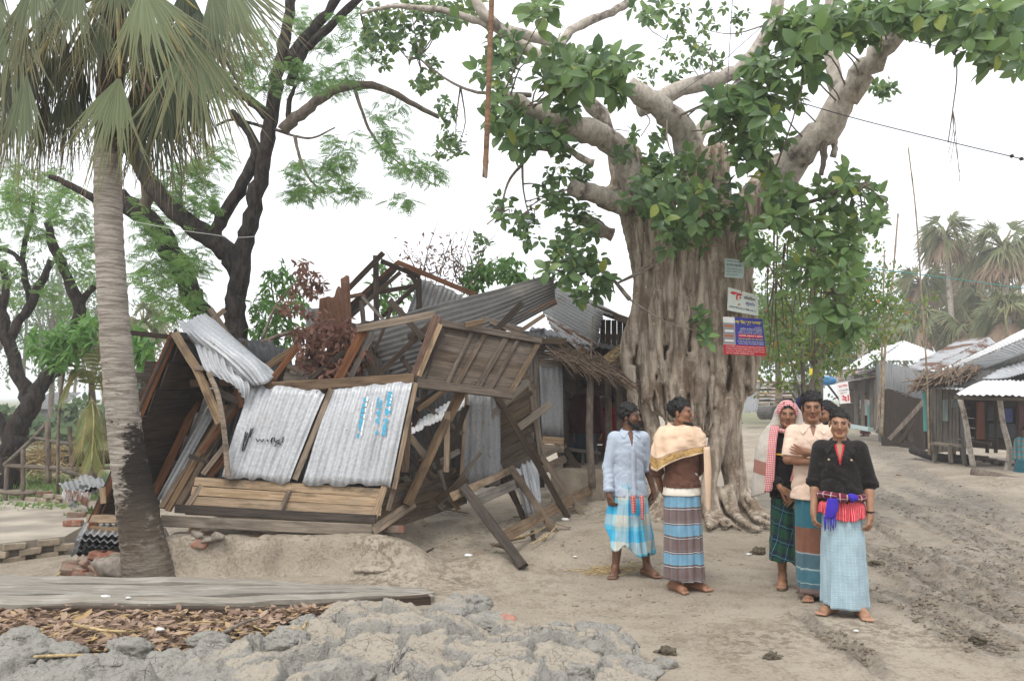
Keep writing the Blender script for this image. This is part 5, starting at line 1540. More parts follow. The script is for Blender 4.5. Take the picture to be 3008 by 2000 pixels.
# coconut sapling by the fence
def pinnate(mb, pts, L, rg, shade=.6, dry=.3, n=26):
  p = spline(pts, 8)
  m_ = len(p)
  for i in range(2, m_):
    for s_ in (-1, 1):
      for kk in range(2):
        t = (p[min(i + 1, m_ - 1)] - p[i - 1]).normalized()
        side = t.cross(Vector((0, 0, 1)))
        side = (side.normalized() if side.length > 1e-3 else Vector((1, 0, 0))) * s_
        ll = L * math.sin(.35 + 2.5 * i / m_) * rg.uniform(.8, 1.1)
        o_ = p[i] + t * kk * .02
        d_ = (side * .75 + t * .7 + Vector((0, 0, -.35 - .5 * i / m_))).normalized()
        e = o_ + d_ * ll + Vector((0, 0, -.25 * ll))
        mid = o_ + d_ * ll * .5 + Vector((0, 0, -.03))
        w = t * .014
        b = len(mb.v)
        mb.v += [tuple(o_ - w * .5), tuple(o_ + w * .5), tuple(mid + w), tuple(mid - w), tuple(e)]
        dd = 1.0 if rg.uniform() < dry else 0.0
        mb.c += [(shade + rg.normal(0, .1), dd * .4, 0)] * 4 + [(shade, .5 + dd * .5, 0)]
        mb.uv += [(0, 0)] * 5
        mb.f += [(b, b + 1, b + 2, b + 3), (b + 3, b + 2, b + 4)]
COCO = frond_mat('coconut_frond', (.08, .12, .04), (.22, .26, .075), (.33, .2, .085))
coco = thing('coconut_sapling', 'young coconut palm with drooping yellowing fronds beside the leaning palm', 'palm tree', tuple(P(275, 1400, 12.6)))
tube('trunk', spline(Q((270, 1420, 12.6), (266, 1300, 12.6), (272, 1190, 12.6), (268, 1120, 12.6)), 5), lerp_list([.09, .06, .045], 16), B_MID, coco, 8, .08)
rgc = np.random.default_rng(4)
for k, pts in enumerate(([(268, 1140, 12.6), (250, 1085, 12.5), (215, 1100, 12.4), (178, 1170, 12.3)], [(270, 1150, 12.6), (290, 1050, 12.7), (282, 980, 12.7), (262, 930, 12.7)], [(268, 1170, 12.5), (255, 1220, 12.2), (245, 1300, 12.1), (238, 1350, 12.1)],
            [(270, 1170, 12.5), (290, 1210, 12.2), (302, 1290, 12.1), (305, 1370, 12.1)], [(270, 1160, 12.6), (300, 1100, 12.5), (330, 1130, 12.4), (345, 1200, 12.4)], [(268, 1165, 12.4), (276, 1230, 12.0), (272, 1310, 11.95), (270, 1360, 11.9)], [(268, 1150, 12.7), (240, 1040, 12.8), (226, 980, 12.9)])):
  f_ = MB()
  pq = Q(*pts)
  pinnate(f_, pq, .42, rgc, .5, .35 if k in (2, 3, 5) else .1)
  fo_ = f_.build('frond', COCO, coco, True)
  tube('rachis', spline(pq, 5), .012, PETIOLE, fo_, 5)

# ---------------------------------------------------------------- bamboo fence, yard and far huts on the left
fence = thing('bamboo_fence', 'broken bamboo pole fence across the grassy yard', 'fence', tuple(G(120, 1450)))
for nm, a, b, r in (('post', (68, 1312), (68, 1470), .035), ('post', (20, 1368), (16, 1475), .03), ('post', (141, 1238), (143, 1420), .045), ('post', (204, 1252), (214, 1405), .035), ('rail', (14, 1367), (290, 1382), .035), ('rail', (98, 1284), (224, 1304), .03), ('rail', (12, 1366), (142, 1240), .035),
          ('rail', (-20, 1440), (104, 1446), .04), ('rail', (186, 1380), (268, 1398), .045), ('post', (262, 1360), (262, 1420), .03), ('rail', (225, 1376), (330, 1374), .03)):
  p0, p1 = P(*a, 12.8), P(*b, 12.8)
  tube(nm, spline([p0, p0.lerp(p1, .5) + V(0, 0, rnd.uniform(-.03, .03)), p1], 4), r, W_GREY if nm == 'rail' else B_MID, fence, 7, .08)
for i, (x0, x1, y0, y1, d_, lb) in enumerate(((100, 168, 1196, 1238, 46, 'pale tin hut misty behind the yard trees'),)):
  a, b, c, d = P(x0, y1, d_), P(x1, y1, d_), P(x1, y0, d_), P(x0, y0, d_)
  t = thing('far_tin_hut', lb, 'hut', ((a.x + b.x) / 2, d_, 0))
  sheet('wall', d, c, V(b.x, d_, 0), V(a.x, d_, 0), T_GREY, t, .2, .02, 3)
  sheet('roof', d + V(-.3, -.4, -.1), c + V(.3, -.4, -.1), c + V(.3, 2, .9), d + V(-.3, 2, .9), T_GREY, t, .2, .02, 3)
logs = tube('fallen_log', spline(Q((196, 1368, 15), (230, 1350, 15), (275, 1345, 14.8), (330, 1340, 14.6)), 4), lerp_list([.16, .13], 13), B_DARK, None, 10, .08)
tag(logs, 'dark fallen log lying in the yard beyond the fence', 'log', None, 'thing')
hay = MB()
rgh = np.random.default_rng(9)
for k in range(900):
  c = np.array(P(130, 1352, 15)) + rgh.normal(0, 1, 3) * np.array([.28, .28, .14])
  d_ = rgh.normal(0, 1, 3) * np.array([1, 1, .45])
  d_ /= np.linalg.norm(d_)
  q = np.cross(d_, rgh.normal(0, 1, 3))
  q /= np.linalg.norm(q) / .006
  hay.add([c - d_ * .16 - q, c - d_ * .16 + q, c + d_ * .16 + q, c + d_ * .16 - q], [(0, 1, 2, 3)])
hy = hay.build('straw_heap', STRAW, None)
tag(hy, 'small heap of dry straw in the grassy yard', 'straw heap', None, 'thing')

# concrete yard slab with brick edging
slab = MB()
SZ = .10
sl_pts = [G(-700, 1602, SZ), G(0, 1596, SZ), G(190, 1575, SZ), G(270, 1530, SZ), G(250, 1478, SZ), G(120, 1470, SZ), G(-700, 1470, SZ)]
nS = len(sl_pts)
slab.add([(p.x, p.y, SZ) for p in sl_pts] + [(p.x, p.y, -.25) for p in sl_pts], [tuple(range(nS)), tuple(range(2 * nS - 1, nS - 1, -1))] + [(i + nS, (i + 1) % nS + nS, (i + 1) % nS, i) for i in range(nS)])
M_CONC = simple('concrete_mud', (.30, .265, .215), .9, .3, 1.6, coord='Object', bumps=.4)
so = slab.build('yard_slab', M_CONC)
tag(so, 'pale muddy concrete yard slab', kind='structure')
def brick_mesh(seed, s=(.21, .10, .065)):
  bm = bmesh.new()
  bmesh.ops.create_cube(bm, size=1)
  bmesh.ops.bevel(bm, geom=bm.edges[:], offset=.06, segments=1, affect='EDGES', profile=.5)
  r_ = random.Random(seed)
  for v in bm.verts:
    v.co = Vector((v.co.x * s[0], v.co.y * s[1], v.co.z * s[2])) + Vector((r_.uniform(-1, 1), r_.uniform(-1, 1), r_.uniform(-1, 1))) * .004
  me = bpy.data.meshes.new('brick')
  bm.to_mesh(me)
  bm.free()
  me.materials.append(BRICK_M)
  return me
BRICKS = [brick_mesh(k) for k in range(5)] + [brick_mesh(9, (.13, .10, .065)), brick_mesh(10, (.10, .09, .06))]
BRICK_MUD = simple('brick_muddy', (.26, .215, .16), .95, .25, 14)
BRICKS_MUD = []
for b_ in BRICKS[:3]:
  q = b_.copy()
  q.materials.clear()
  q.materials.append(BRICK_MUD)
  BRICKS_MUD.append(q)
def brick_at(loc, rot, parent, k=None, muddy=False):
  me = rnd.choice(BRICKS_MUD if muddy else BRICKS) if k is None else BRICKS[k]
  o_ = bpy.data.objects.new('brick', me)
  link(o_, parent)
  m = Matrix.Translation(loc) @ rot.to_matrix().to_4x4()
  o_.matrix_local = (world_of(parent).inverted() @ m) if parent else m
  return o_
from mathutils import Euler
edge = thing('brick_edging', 'low mud-caked brick edging along the yard slab', 'edging', (sl_pts[1].x, sl_pts[1].y, 0))
def edge_line(p0, p1, courses, z0):
  L_ = (p1 - p0).length
  n = int(L_ / .215)
  a = math.atan2(p1.y - p0.y, p1.x - p0.x)
  for c_ in range(courses):
    for i in range(n):
      if rnd.random() < .08 and c_ == courses - 1:
        continue
      p = p0.lerp(p1, (i + .5 + (.5 if c_ % 2 else 0)) / n)
      brick_at(V(p.x, p.y - rnd.uniform(.03, .07), z0 + c_ * .07), Euler((rnd.uniform(-.04, .04), rnd.uniform(-.04, .04), a + rnd.uniform(-.05, .05))), edge, muddy=True)
edge_line(G(-260, 1602, SZ), G(0, 1596, SZ), 3, -.08)
edge_line(G(0, 1596, SZ), G(195, 1575, SZ), 3, -.08)
edge_line(G(80, 1468, SZ), G(230, 1478, SZ), 2, .12)
brick_at(V(*G(215, 1545, SZ)) + V(0, 0, .04), Euler((0, 0, .1)), edge, 0)
brick_at(V(*G(222, 1538, SZ)) + V(0, 0.02, .11), Euler((0, 0, .25)), edge, 1)
brick_at(V(*G(130, 1468, SZ)) + V(0, 0, .1), Euler((0, 0, .5)), edge, 2)

# heap of tin scraps and a low wall at the yard's far side
scr = thing('tin_scrap_heap', 'crumpled dark and rusty tin scraps heaped by the yard', 'tin scrap', tuple(G(240, 1480, .1)))
for pts, m_, sd in (([(170, 1415, 11), (300, 1400, 11), (310, 1430, 10.6), (190, 1450, 10.6)], T_GREY, 1), ([(188, 1440, 10.6), (272, 1452, 10.5), (262, 1482, 10.4), (180, 1462, 10.4)], T_SEMI, 2), ([(215, 1430, 10.9), (305, 1398, 10.9), (300, 1450, 10.6), (230, 1452, 10.6)], T_DARK, 3), ([(205, 1470, 10.4), (230, 1478, 10.3), (218, 1492, 10.3), (205, 1486, 10.3)], T_GREY, 4)):
  sheet('tin_scrap', *Q(*pts), m_, scr, .075, .012, 6, .03, .05, seed=sd, crumple=.05)
heap = thing('tin_sheet_stack', 'stack of dark corrugated tin sheets under the end of the stall', 'tin sheets', tuple(G(300, 1640, 0)))
for k in range(5):
  z_ = 1632 - k * 16
  sheet('tin_sheet', *Q((206 + k * 6, z_, 7.55), (376, z_ + 8, 7.5), (386, z_ - 28, 8.2), (225 + k * 6, z_ - 34, 8.2)), T_DARK if k < 3 else T_GREY, heap, .07, .014, 5, .01, .03, seed=30 + k)
rub = thing('brick_rubble', 'heap of broken red bricks and a concrete lump at the palm foot', 'rubble', tuple(G(280, 1690, 0)))
for k, (x, y, d_, rx, ry, rz) in enumerate(((222, 1658, 7.5, 0, .1, .2), (262, 1645, 7.5, .2, 0, .5), (285, 1632, 7.5, 0, .3, .1), (300, 1650, 7.42, .3, .2, 1.0), (320, 1640, 7.45, 1.2, .1, .4), (240, 1675, 7.35, .1, .2, -.3), (255, 1690, 7.3, 0, .1, .6), (230, 1692, 7.3, .3, .1, 1.2), (330, 1655, 7.4, .2, .5, .2), (285, 1668, 7.35, .4, .3, -.5), (312, 1622, 7.6, 0, 0, .3), (345, 1640, 7.5, 1, .2, .2), (270, 1662, 7.4, .1, .6, .9), (215, 1676, 7.4, .4, .2, .3), (296, 1686, 7.3, .2, .3, 2))):
  brick_at(P(x, y, d_), Euler((rx, ry, rz)), rub)
def lump(name, c, r, mat, parent, seed, sub=3, amp=.28, sc=(1, 1, .75), cf=.8):
  bm = bmesh.new()
  bmesh.ops.create_icosphere(bm, subdivisions=sub, radius=1)
  p = np.array([v.co for v in bm.verts])
  n = 1 + amp * fbm(p * 1.6 + seed * 3.7, 4, seed)
  facets = np.random.default_rng(seed).normal(size=(7, 3))
  facets /= np.linalg.norm(facets, axis=1, keepdims=True)
  for f_ in facets:
    dd = p @ f_
    n = np.where(dd * n > cf, n * cf / np.maximum(dd * n, 1e-3), n)
  n = n + amp * .32 * fbm(p * 5.5 + seed, 4, seed + 1, .65) - amp * .22 * np.maximum(0, .16 - np.abs(fbm(p * 2.6 + seed, 3, seed + 2))) / .16
  for v, k in zip(bm.verts, n):
    v.co = Vector((v.co.x * sc[0], v.co.y * sc[1], v.co.z * sc[2])) * float(k) * r
  me = bpy.data.meshes.new(name)
  bm.to_mesh(me)
  bm.free()
  me.polygons.foreach_set('use_smooth', [True] * len(me.polygons))
  me.materials.append(mat)
  o_ = bpy.data.objects.new(name, me)
  link(o_, parent)
  m = Matrix.Translation(c)
  o_.matrix_local = (world_of(parent).inverted() @ m) if parent else m
  return o_
M_RUB = simple('rubble_grey', (.19, .165, .135), .95, .25, 20, bumps=.6)
lump('concrete_lump', P(330, 1672, 7.2), .24, M_RUB, rub, 3, 3, .2, (1.0, .6, .5), .58)
for k, (x, y) in enumerate(((535, 1625), (560, 1610), (520, 1600), (590, 1598), (610, 1585), (640, 1575), (545, 1640), (580, 1570), (360, 1690), (335, 1697))):
  lump('rubble_stone', P(x, y, 7.5), rnd.uniform(.05, .1), M_RUB if k % 3 else BRICK_M, rub, 10 + k, 3, .2, (1.2, .9, .7), .56)
for k, x in enumerate(range(610, 790, 34)):
  brick_at(P(x, 1572 + rnd.uniform(-3, 6), 7.85), Euler((0, rnd.uniform(-.1, .1), rnd.uniform(-.5, .5))), rub)
brick_at(P(1155, 1552, 8.0), Euler((0, .05, .2)), rub, 0)

# ---------------------------------------------------------------- stall under the banyan
bs = thing('thatched_stall', 'dim timber and tin stall with ragged palm-thatch awning beside the banyan', 'stall', (1.0, 12.0, .15))
sheet('roof_sheet', *Q((1626, 842, 12.2), (1592, 918, 11.6), (1758, 1012, 11.4), (1772, 922, 12.0)), T_GREY, bs, .085, .014, 6, 0, .02, seed=41)
sheet('roof_sheet', *Q((1608, 925, 11.55), (1614, 960, 11.3), (1716, 1042, 11.1), (1760, 1012, 11.35)), T_SEMI, bs, .085, .012, 6, 0, .03, seed=42)
sheet('roof_sheet', *Q((1640, 830, 12.6), (1626, 842, 12.2), (1772, 922, 12.0), (1850, 940, 12.6)), T_GREY, bs, .085, .012, 5, 0, .03, seed=43)
sheet('awning_tin', *Q((1556, 968, 11.2), (1712, 1042, 11.0), (1700, 1050, 10.8), (1548, 1000, 10.8)), T_DARK, bs, .07, .012, 4, 0, .05, seed=44)
pbeam('eave_beam', (1734, 900, 12.2), (1850, 945, 12.4), .12, W_BROWN, bs, .1)
pbeam('eave_beam', (1558, 1000, 10.85), (1664, 1002, 10.85), .09, W_BROWN, bs, .08)
plank_row('wall_board', *Q((1762, 1060, 12.4), (1762, 938, 12.4), (1862, 944, 12.4), (1862, 1060, 12.4)), 6, W_DARK, bs, .03, .008)
sheet('wall_tin', *Q((1584, 1072, 10.95), (1652, 1078, 10.95), (1656, 1292, 10.95), (1592, 1282, 10.95)), T_GREY, bs, .09, .004, 6, 0, .01, seed=45)
plank_row('wall_board', *Q((1584, 1075, 10.97), (1652, 1082, 10.97), (1650, 1010, 10.97), (1584, 1005, 10.97)), 3, W_GREY, bs, .03, .006)
plank_row('wall_board', *Q((1594, 1325, 10.9), (1656, 1330, 10.9), (1656, 1285, 10.9), (1594, 1280, 10.9)), 2, W_TAN, bs, .03, .006)
for x in (1535, 1556, 1574):
  pbeam('wall_stud', (x, 1010, 11.0), (x + 8, 1400, 11.0), .07, W_GREY, bs, .06)
for a, b in (((1655, 990, 11), (1655, 1400, 11)), ((1650, 990, 13.8), (1650, 1420, 13.8))):
  pass
plank_row('side_board', P(1656, 1400, 11.0), P(1690, 1390, 14.0), P(1690, 1040, 14.0), P(1656, 1000, 11.0), 8, W_DARK, bs, .03, .01)
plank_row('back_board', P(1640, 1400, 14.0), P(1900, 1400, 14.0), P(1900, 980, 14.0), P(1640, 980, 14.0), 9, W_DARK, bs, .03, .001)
sheet('dark_gap_sheet', *Q((1410, 1010, 12.2), (1600, 960, 12.2), (1600, 1430, 12.2), (1410, 1430, 12.2)), T_DARK, bs, .09, .012, 4, 0, .02, seed=46)  # dark sheet added so the gap behind the wreck stays dark
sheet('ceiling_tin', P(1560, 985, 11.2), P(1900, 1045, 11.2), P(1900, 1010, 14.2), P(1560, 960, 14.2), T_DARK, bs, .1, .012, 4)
for x, y0, y1, d_ in ((1735, 1100, 1432, 10.75), (1786, 1100, 1345, 11.2), (1818, 1110, 1330, 11.4)):
  p0, p1 = P(x, y0, d_), P(x + 4, y1, d_)
  tube('post', spline([p0, p0.lerp(p1, .5) + V(rnd.uniform(-.03, .03), 0, 0), p1], 5), lerp_list([.045, .055], 11), B_MID, bs, 9, .06)
tube('bamboo_stake', Q((1741, 930, 10.7), (1732, 1120, 10.7)), .012, BAMBOO, bs, 6)
th_ = MB()
rgt = np.random.default_rng(12)
for k in range(520):
  u, w = rgt.uniform(), rgt.uniform()
  x, y = 1640 + u * 200, 1030 + u * 62 + w * 40 - 12
  d_ = 11.0 - w * .45 - u * .1 + rgt.normal(0, .05)
  p0 = P(x, y, d_)
  dr = V(.75 + rgt.normal(0, .25), -.35 + rgt.normal(0, .25), -.33 + rgt.normal(0, .14)).normalized()
  ln = rgt.uniform(.25, .6)
  vs, fs, uv = tube_geo([p0 - dr * ln * .5, p0 + V(0, 0, .02), p0 + dr * ln * .5 + V(0, 0, -.05)], [.009, .011, .004], 4, True)
  th_.add(vs, fs, uv)
th_.build('thatch', THATCH, bs)['kind'] = 'stuff'
pl_ = MB()
for k in range(34):
  a = rgt.uniform(-.1, 1.0)
  p0 = P(1768 + rgt.uniform(0, 20), 1060 + rgt.uniform(-12, 10), 10.8 + rgt.uniform(-.1, .1))
  p1 = p0 + V(.16 + .1 * a, rgt.uniform(-.1, .1), .18 * a)
  p2 = p0 + V(.36 + .1 * rgt.uniform(), rgt.uniform(-.1, .1), .16 * a - .12)
  q = spline([p0, p1, p2], 4)
  for i in range(len(q) - 1):
    w0, w1 = .012 * (1 - i / len(q)), .012 * (1 - (i + 1) / len(q))
    b = len(pl_.v)
    pl_.add([q[i] + V(0, 0, w0), q[i] - V(0, 0, w0), q[i + 1] - V(0, 0, w1), q[i + 1] + V(0, 0, w1)], [(0, 1, 2, 3)])
pl_.build('dry_palm_leaf', STRAW, bs)['kind'] = 'stuff'
plinth = MB()
pts = [P(1618, 1455, 10.7), P(1775, 1450, 10.75), P(1790, 1400, 12.0), P(1640, 1400, 12)]
zt = P(1690, 1378, 10.75).z
plinth.add([(p.x, p.y, zt) for p in pts] + [(p.x, p.y, -.1) for p in pts], [(0, 1, 2, 3), (4, 5, 1, 0), (5, 6, 2, 1), (6, 7, 3, 2), (7, 4, 0, 3)])
plinth.build('earth_plinth', simple('earth_plinth', (.25, .21, .16), .95, .25, 6, bumps=.5), bs)
tbl = thing('tea_stall_bench', 'rough low bench and counter in the dim stall beside the plinth', 'bench', tuple(P(1720, 1360, 11.6)))
pbeam('seat', (1665, 1318, 11.5), (1760, 1330, 11.5), .22, W_GREY, tbl, .04, up=(0, 0, 1))
for x in (1672, 1712, 1752):
  pbeam('leg', (x, 1325, 11.5), (x, 1385, 11.5), .05, W_GREY, tbl, .05)

# ---------------------------------------------------------------- signs on the banyan
def quad_pt(q, u, v, off=0.0):
  a, b, c, d = q        # top left, top right, bottom right, bottom left
  p = a.lerp(b, u).lerp(d.lerp(c, u), v)
  n = (b - a).cross(d - a).normalized()
  if n.y > 0:
    n = -n
  return p + n * off

def board(name, q, mat, parent, thick=.012, off=0.0, u0=0, u1=1, v0=0, v1=1, nseg=6):
  mb = MB()
  n = (nseg + 1) ** 2
  fr, bk = [], []
  for j in range(nseg + 1):
    for i in range(nseg + 1):
      u, v = u0 + (u1 - u0) * i / nseg, v0 + (v1 - v0) * j / nseg
      w = .006 * math.sin(u * 5 + v * 3)
      fr.append(quad_pt(q, u, v, off + w))
      bk.append(quad_pt(q, u, v, off + w - thick))
  idx = lambda i, j: j * (nseg + 1) + i
  fs = []
  for j in range(nseg):
    for i in range(nseg):
      f = (idx(i, j), idx(i + 1, j), idx(i + 1, j + 1), idx(i, j + 1))
      fs += [f, tuple(k + n for k in f[::-1])]
  bd = [idx(i, 0) for i in range(nseg)] + [idx(nseg, j) for j in range(nseg)] + [idx(i, nseg) for i in range(nseg, 0, -1)] + [idx(0, j) for j in range(nseg, 0, -1)]
  fs += [(bd[k], bd[k] + n, bd[(k + 1) % len(bd)] + n, bd[(k + 1) % len(bd)]) for k in range(len(bd))]
  mb.add(fr + bk, fs)
  return mb.build(name, mat, parent, False)

def lettering(q, text, u0, v0, u1, v1, mat, parent, off=.004, bold=.012, shear=0.0):
  """text fitted into a box of the board, as thin raised paint"""
  c = bpy.data.curves.new('lettering', 'FONT')
  c.body = text
  c.offset = bold
  c.resolution_u = 2
  o_ = bpy.data.objects.new('lettering', c)
  COL.objects.link(o_)
  dg = bpy.context.evaluated_depsgraph_get()
  me = bpy.data.meshes.new_from_object(o_.evaluated_get(dg))
  bpy.data.objects.remove(o_)
  co = np.array([v.co for v in me.vertices])
  if len(co) == 0:
    return
  lo, hi = co.min(0), co.max(0)
  for v, p in zip(me.vertices, co):
    a = (p[0] - lo[0]) / max(hi[0] - lo[0], 1e-6)
    b = 1 - (p[1] - lo[1]) / max(hi[1] - lo[1], 1e-6)
    a += shear * (.5 - b)
    uu_, vv_ = u0 + (u1 - u0) * a, v0 + (v1 - v0) * b
    v.co = quad_pt(q, uu_, vv_, off + .006 * math.sin(uu_ * 5 + vv_ * 3))
  me.materials.clear()
  me.materials.append(mat)
  me.name = 'lettering'
  bpy.data.curves.remove(c)
  return obj('lettering', me, None, parent)

def flat(name, c, rough=.55):
  m = NT(name, rough, 0, .3)
  n = m.noise(m.tc(), 9, 5)
  m.col(m.mix(m.math('MULTIPLY', m.rng(n, .5, .75), .3), c, tuple(x * .55 + .06 for x in c)))
  return m.m
PAINT = {k: flat('paint_' + k, c) for k, c in dict(pale=(.40, .50, .49), cream=(.55, .60, .55), black=(.025, .025, .03), red=(.52, .02, .03), blue=(.035, .04, .26), navy=(.02, .03, .12), yellow=(.66, .56, .03), white=(.72, .72, .70), crimson=(.42, .015, .025), grey=(.25, .25, .27), banner=(.68, .64, .62), turquoise=(.13, .45, .42), orange=(.45, .12, .03), rustc=(.16, .045, .02), maroon=(.06, .01, .012)).items()}
SD = 10.05
q1 = Q((2129.5, 758, SD), (2183.5, 765, SD), (2185, 818, SD), (2129, 814, SD))
s1 = thing('tin_sign', 'small pale blue-green sign with black lettering, topmost on the banyan', 'sign', tuple(q1[3]))
board('panel', q1, PAINT['pale'], s1)
for k, (t_, a, b) in enumerate((('বিসমিল্লাহির রহমানির', .09, .17), ('মোবাইল সার্ভিসিং', .25, .42), ('এখানে সকল প্রকার মোবাইল', .50, .58), ('রিচার্জ ও মেরামত করা হয়', .64, .72), ('প্রোঃ মোঃ রফিক', .80, .89))):
  lettering(q1, t_, .08, a, .92 if k < 4 else .7, b, PAINT['black'], s1)
q2 = Q((2139, 844, SD), (2228, 868, SD), (2227, 928, SD), (2136, 911, SD))
s2 = thing('painted_sign', 'cream sign with red emblem and blue lettering in the middle of the trunk', 'sign', tuple(q2[3]))
board('panel', q2, PAINT['cream'], s2)
lettering(q2, 'ডিজিটাল', .52, .16, .90, .34, PAINT['black'], s2)
lettering(q2, 'ষ্টুডিও', .58, .42, .88, .64, PAINT['blue'], s2)
lettering(q2, 'এখানে ছবি তোলা ও ভিডিও করা হয়', .06, .74, .92, .88, PAINT['navy'], s2)
lettering(q2, 'রঙ', .10, .12, .44, .58, PAINT['red'], s2, bold=.05, shear=.1)
for k in range(4):
  a0 = quad_pt(q2, .08 + .1 * k, .20 - .02 * k + (.08 if k % 2 else 0), .008)
  a1 = quad_pt(q2, .16 + .1 * k, .14 + (.02 if k % 2 else .1), .008)
  tube('emblem_stroke', [a0, a1], .008, PAINT['red'], s2, 6)
lettering(q2, 'ও', .33, .60, .42, .72, PAINT['orange'], s2, bold=.03)
q3 = Q((2124, 930, SD), (2239.5, 937, SD), (2251, 1046, SD), (2125, 1040, SD))
s3 = thing('printed_banner', 'blue and red printed banner with yellow heading, lowest on the banyan trunk', 'banner', tuple(q3[3]))
board('panel', q3, PAINT['white'], s3, .006)
board('blue_field', q3, PAINT['blue'], s3, .003, .005, .29, 1, 0, .735)
board('red_field', q3, PAINT['crimson'], s3, .003, .005, 0, 1, .735, 1)
board('picture', q3, PAINT['grey'], s3, .003, .004, .0, .28, .16, .72)
for k in range(4):
  board('picture_window_row', q3, PAINT['white'] if k % 2 else PAINT['orange'], s3, .002, .0065, .03, .25, .22 + k * .13, .27 + k * .13)
lettering(q3, 'ডাঃ বিজয় কৃষ্ণ হাওলাদার', .30, .06, .97, .19, PAINT['yellow'], s3, .009, .03)
for k, (t_, a, b, u0, m_) in enumerate((('এম.বি.বি.এস', .225, .255, .78, 'white'), ('মেডিকেল অফিসার ঢাকা মেডিকেল', .27, .315, .42, 'white'), ('বারডেম হাসপাতাল ইনস্টিটিউট', .33, .37, .40, 'white'), ('সিনিয়র কনসালটেন্ট কার্ডিওলজি', .385, .425, .36, 'white'), ('মেডিসিন, সার্জারি ও পরিবার', .45, .51, .38, 'white'), ('পরিকল্পনা ক্লিনিক এন্ড ডায়াগনস্টিক', .545, .60, .36, 'yellow'), ('রোগী দেখার সময় প্রতি শুক্রবার', .62, .66, .34, 'white'), ('সকাল দশটা হইতে বিকাল পাঁচটা', .675, .71, .36, 'white'))):
  if k == 4:
    board('red_strip', q3, PAINT['red'], s3, .002, .0075, .36, .95, .44, .525)
  lettering(q3, t_, u0, a, .96, b, PAINT[m_], s3, .0105, .01)
for k in range(4):
  lettering(q3, ('এখানে অভিজ্ঞ ডাক্তার দ্বারা সকল প্রকার রোগের চিকিৎসা', 'আলট্রাসনোগ্রাম এক্সরে ইসিজি করা হয় ও ঔষধ পাওয়া যায়', 'যোগাযোগ হাসপাতাল রোড বাজার মসজিদ সংলগ্ন', 'ফোন করিয়া সিরিয়াল দিন')[k], .05, .765 + k * .058, .96 - (.25 if k == 3 else 0), .80 + k * .058, PAINT['white'], s3, .0105, .01)

# marks painted on the stall's tin
def scrawl(strokes, d_, r, mat, name, label):
  t = None
  for k, st in enumerate(strokes):
    tube(name, Q(*[(x, y, dd) for x, y, dd in st]), r, mat, hut, 5)
def wallpt(x, y):      # distance of the leaning front wall
  return (x, y, 7.82 + (1422 - y) / (1422 - 1130) * .18 - .032)
for st in ([(752, 1288), (757, 1296), (764, 1290), (768, 1297), (775, 1289)], [(785, 1290), (788, 1297)], [(795, 1296), (800, 1284), (796, 1302)], [(806, 1284), (806, 1294), (812, 1300), (820, 1302)], [(812, 1296), (820, 1290), (818, 1300), (826, 1306)], [(806, 1310), (812, 1304)], [(832, 1282), (830, 1296), (826, 1300)], [(722, 1268), (718, 1290), (712, 1325)], [(738, 1258), (728, 1290), (716, 1322)], [(744, 1256), (734, 1284)], [(728, 1270), (716, 1300), (713, 1316)]):
  tube('black_mark', [P(*wallpt(x, y)) for x, y in st], .006, PAINT['black'], hut, 5)
CYAN = flat('paint_cyan', (.06, .33, .5))
for x0, y0, x1, y1, w in ((1072, 1170, 1054, 1275, .018), (1080, 1165, 1060, 1285, .008), (1112, 1168, 1104, 1240, .010), (1120, 1175, 1104, 1280, .012), (1146, 1150, 1140, 1210, .026), (1140, 1195, 1126, 1282, .02), (1153, 1148, 1140, 1220, .008), (1062, 1240, 1050, 1286, .010), (1094, 1180, 1082, 1280, .006), (1130, 1230, 1124, 1284, .014)):
  p0, p1 = P(*wallpt(x0, y0)), P(*wallpt(x1, y1))
  n = 7
  for i in range(n):
    if rnd.random() < .22:
      continue
    a, b = p0.lerp(p1, i / n), p0.lerp(p1, (i + rnd.uniform(.6, .95)) / n)
    beam('paint_patch', a, b, w * rnd.uniform(.7, 1.2) * 2, .003, CYAN if w > .009 else PAINT['white'], hut, up=(0, -1, .2), jag=.15)

# ---------------------------------------------------------------- stalls along the right side of the road
def vwall(name, x0, x1, yt0, yt1, d0, d1, mat, parent, zb=0.0, pitch=.09, amp=.01, seed=0):
  a, b = P(x0, yt0, d0), P(x1, yt1, d1)
  return sheet(name, a, b, V(b.x, b.y, zb), V(a.x, a.y, zb), mat, parent, pitch, amp, 5, 0, .01, seed=seed)
st1 = thing('open_stall', 'open-fronted stall with bright tin awning on crooked posts nearest the road edge', 'stall', tuple(P(2900, 1380, 17.4)))
sheet('awning', *Q((2892, 1116, 17.6), (3040, 1118, 16.4), (3030, 1162, 15.2), (2804, 1160, 16.6)), T_BRIGHT, st1, .12, .016, 6, .02, .05, seed=51)
sheet('roof_sheet', *Q((2885, 1112, 17.8), (3070, 1010, 18.4), (3070, 1075, 16.0), (2955, 1112, 17.2)), T_NEW, st1, .12, .012, 6, 0, .02, seed=52)
for x0, y0, x1, y1, d_ in ((2818, 1165, 2860, 1372, 17.2), (2936, 1168, 2955, 1392, 16.6)):
  p0, p1 = P(x0, y0, d_), P(x1, y1, d_)
  tube('post', spline([p0, p0.lerp(p1, .35) + V(.03, 0, 0), p0.lerp(p1, .7) + V(.12 if x0 > 2900 else 0, 0, 0), p1], 5), lerp_list([.05, .06], 16), B_LIMB, st1, 9, .06)
pbeam('eave_beam', (2806, 1168, 16.8), (3040, 1174, 15.6), .07, W_GREY, st1, .07)
plank_row('back_board', P(2815, 1310, 19.6), P(3060, 1330, 19.0), P(3060, 1140, 19.0), P(2815, 1110, 19.6), 7, W_DARK, st1, .03, .001)
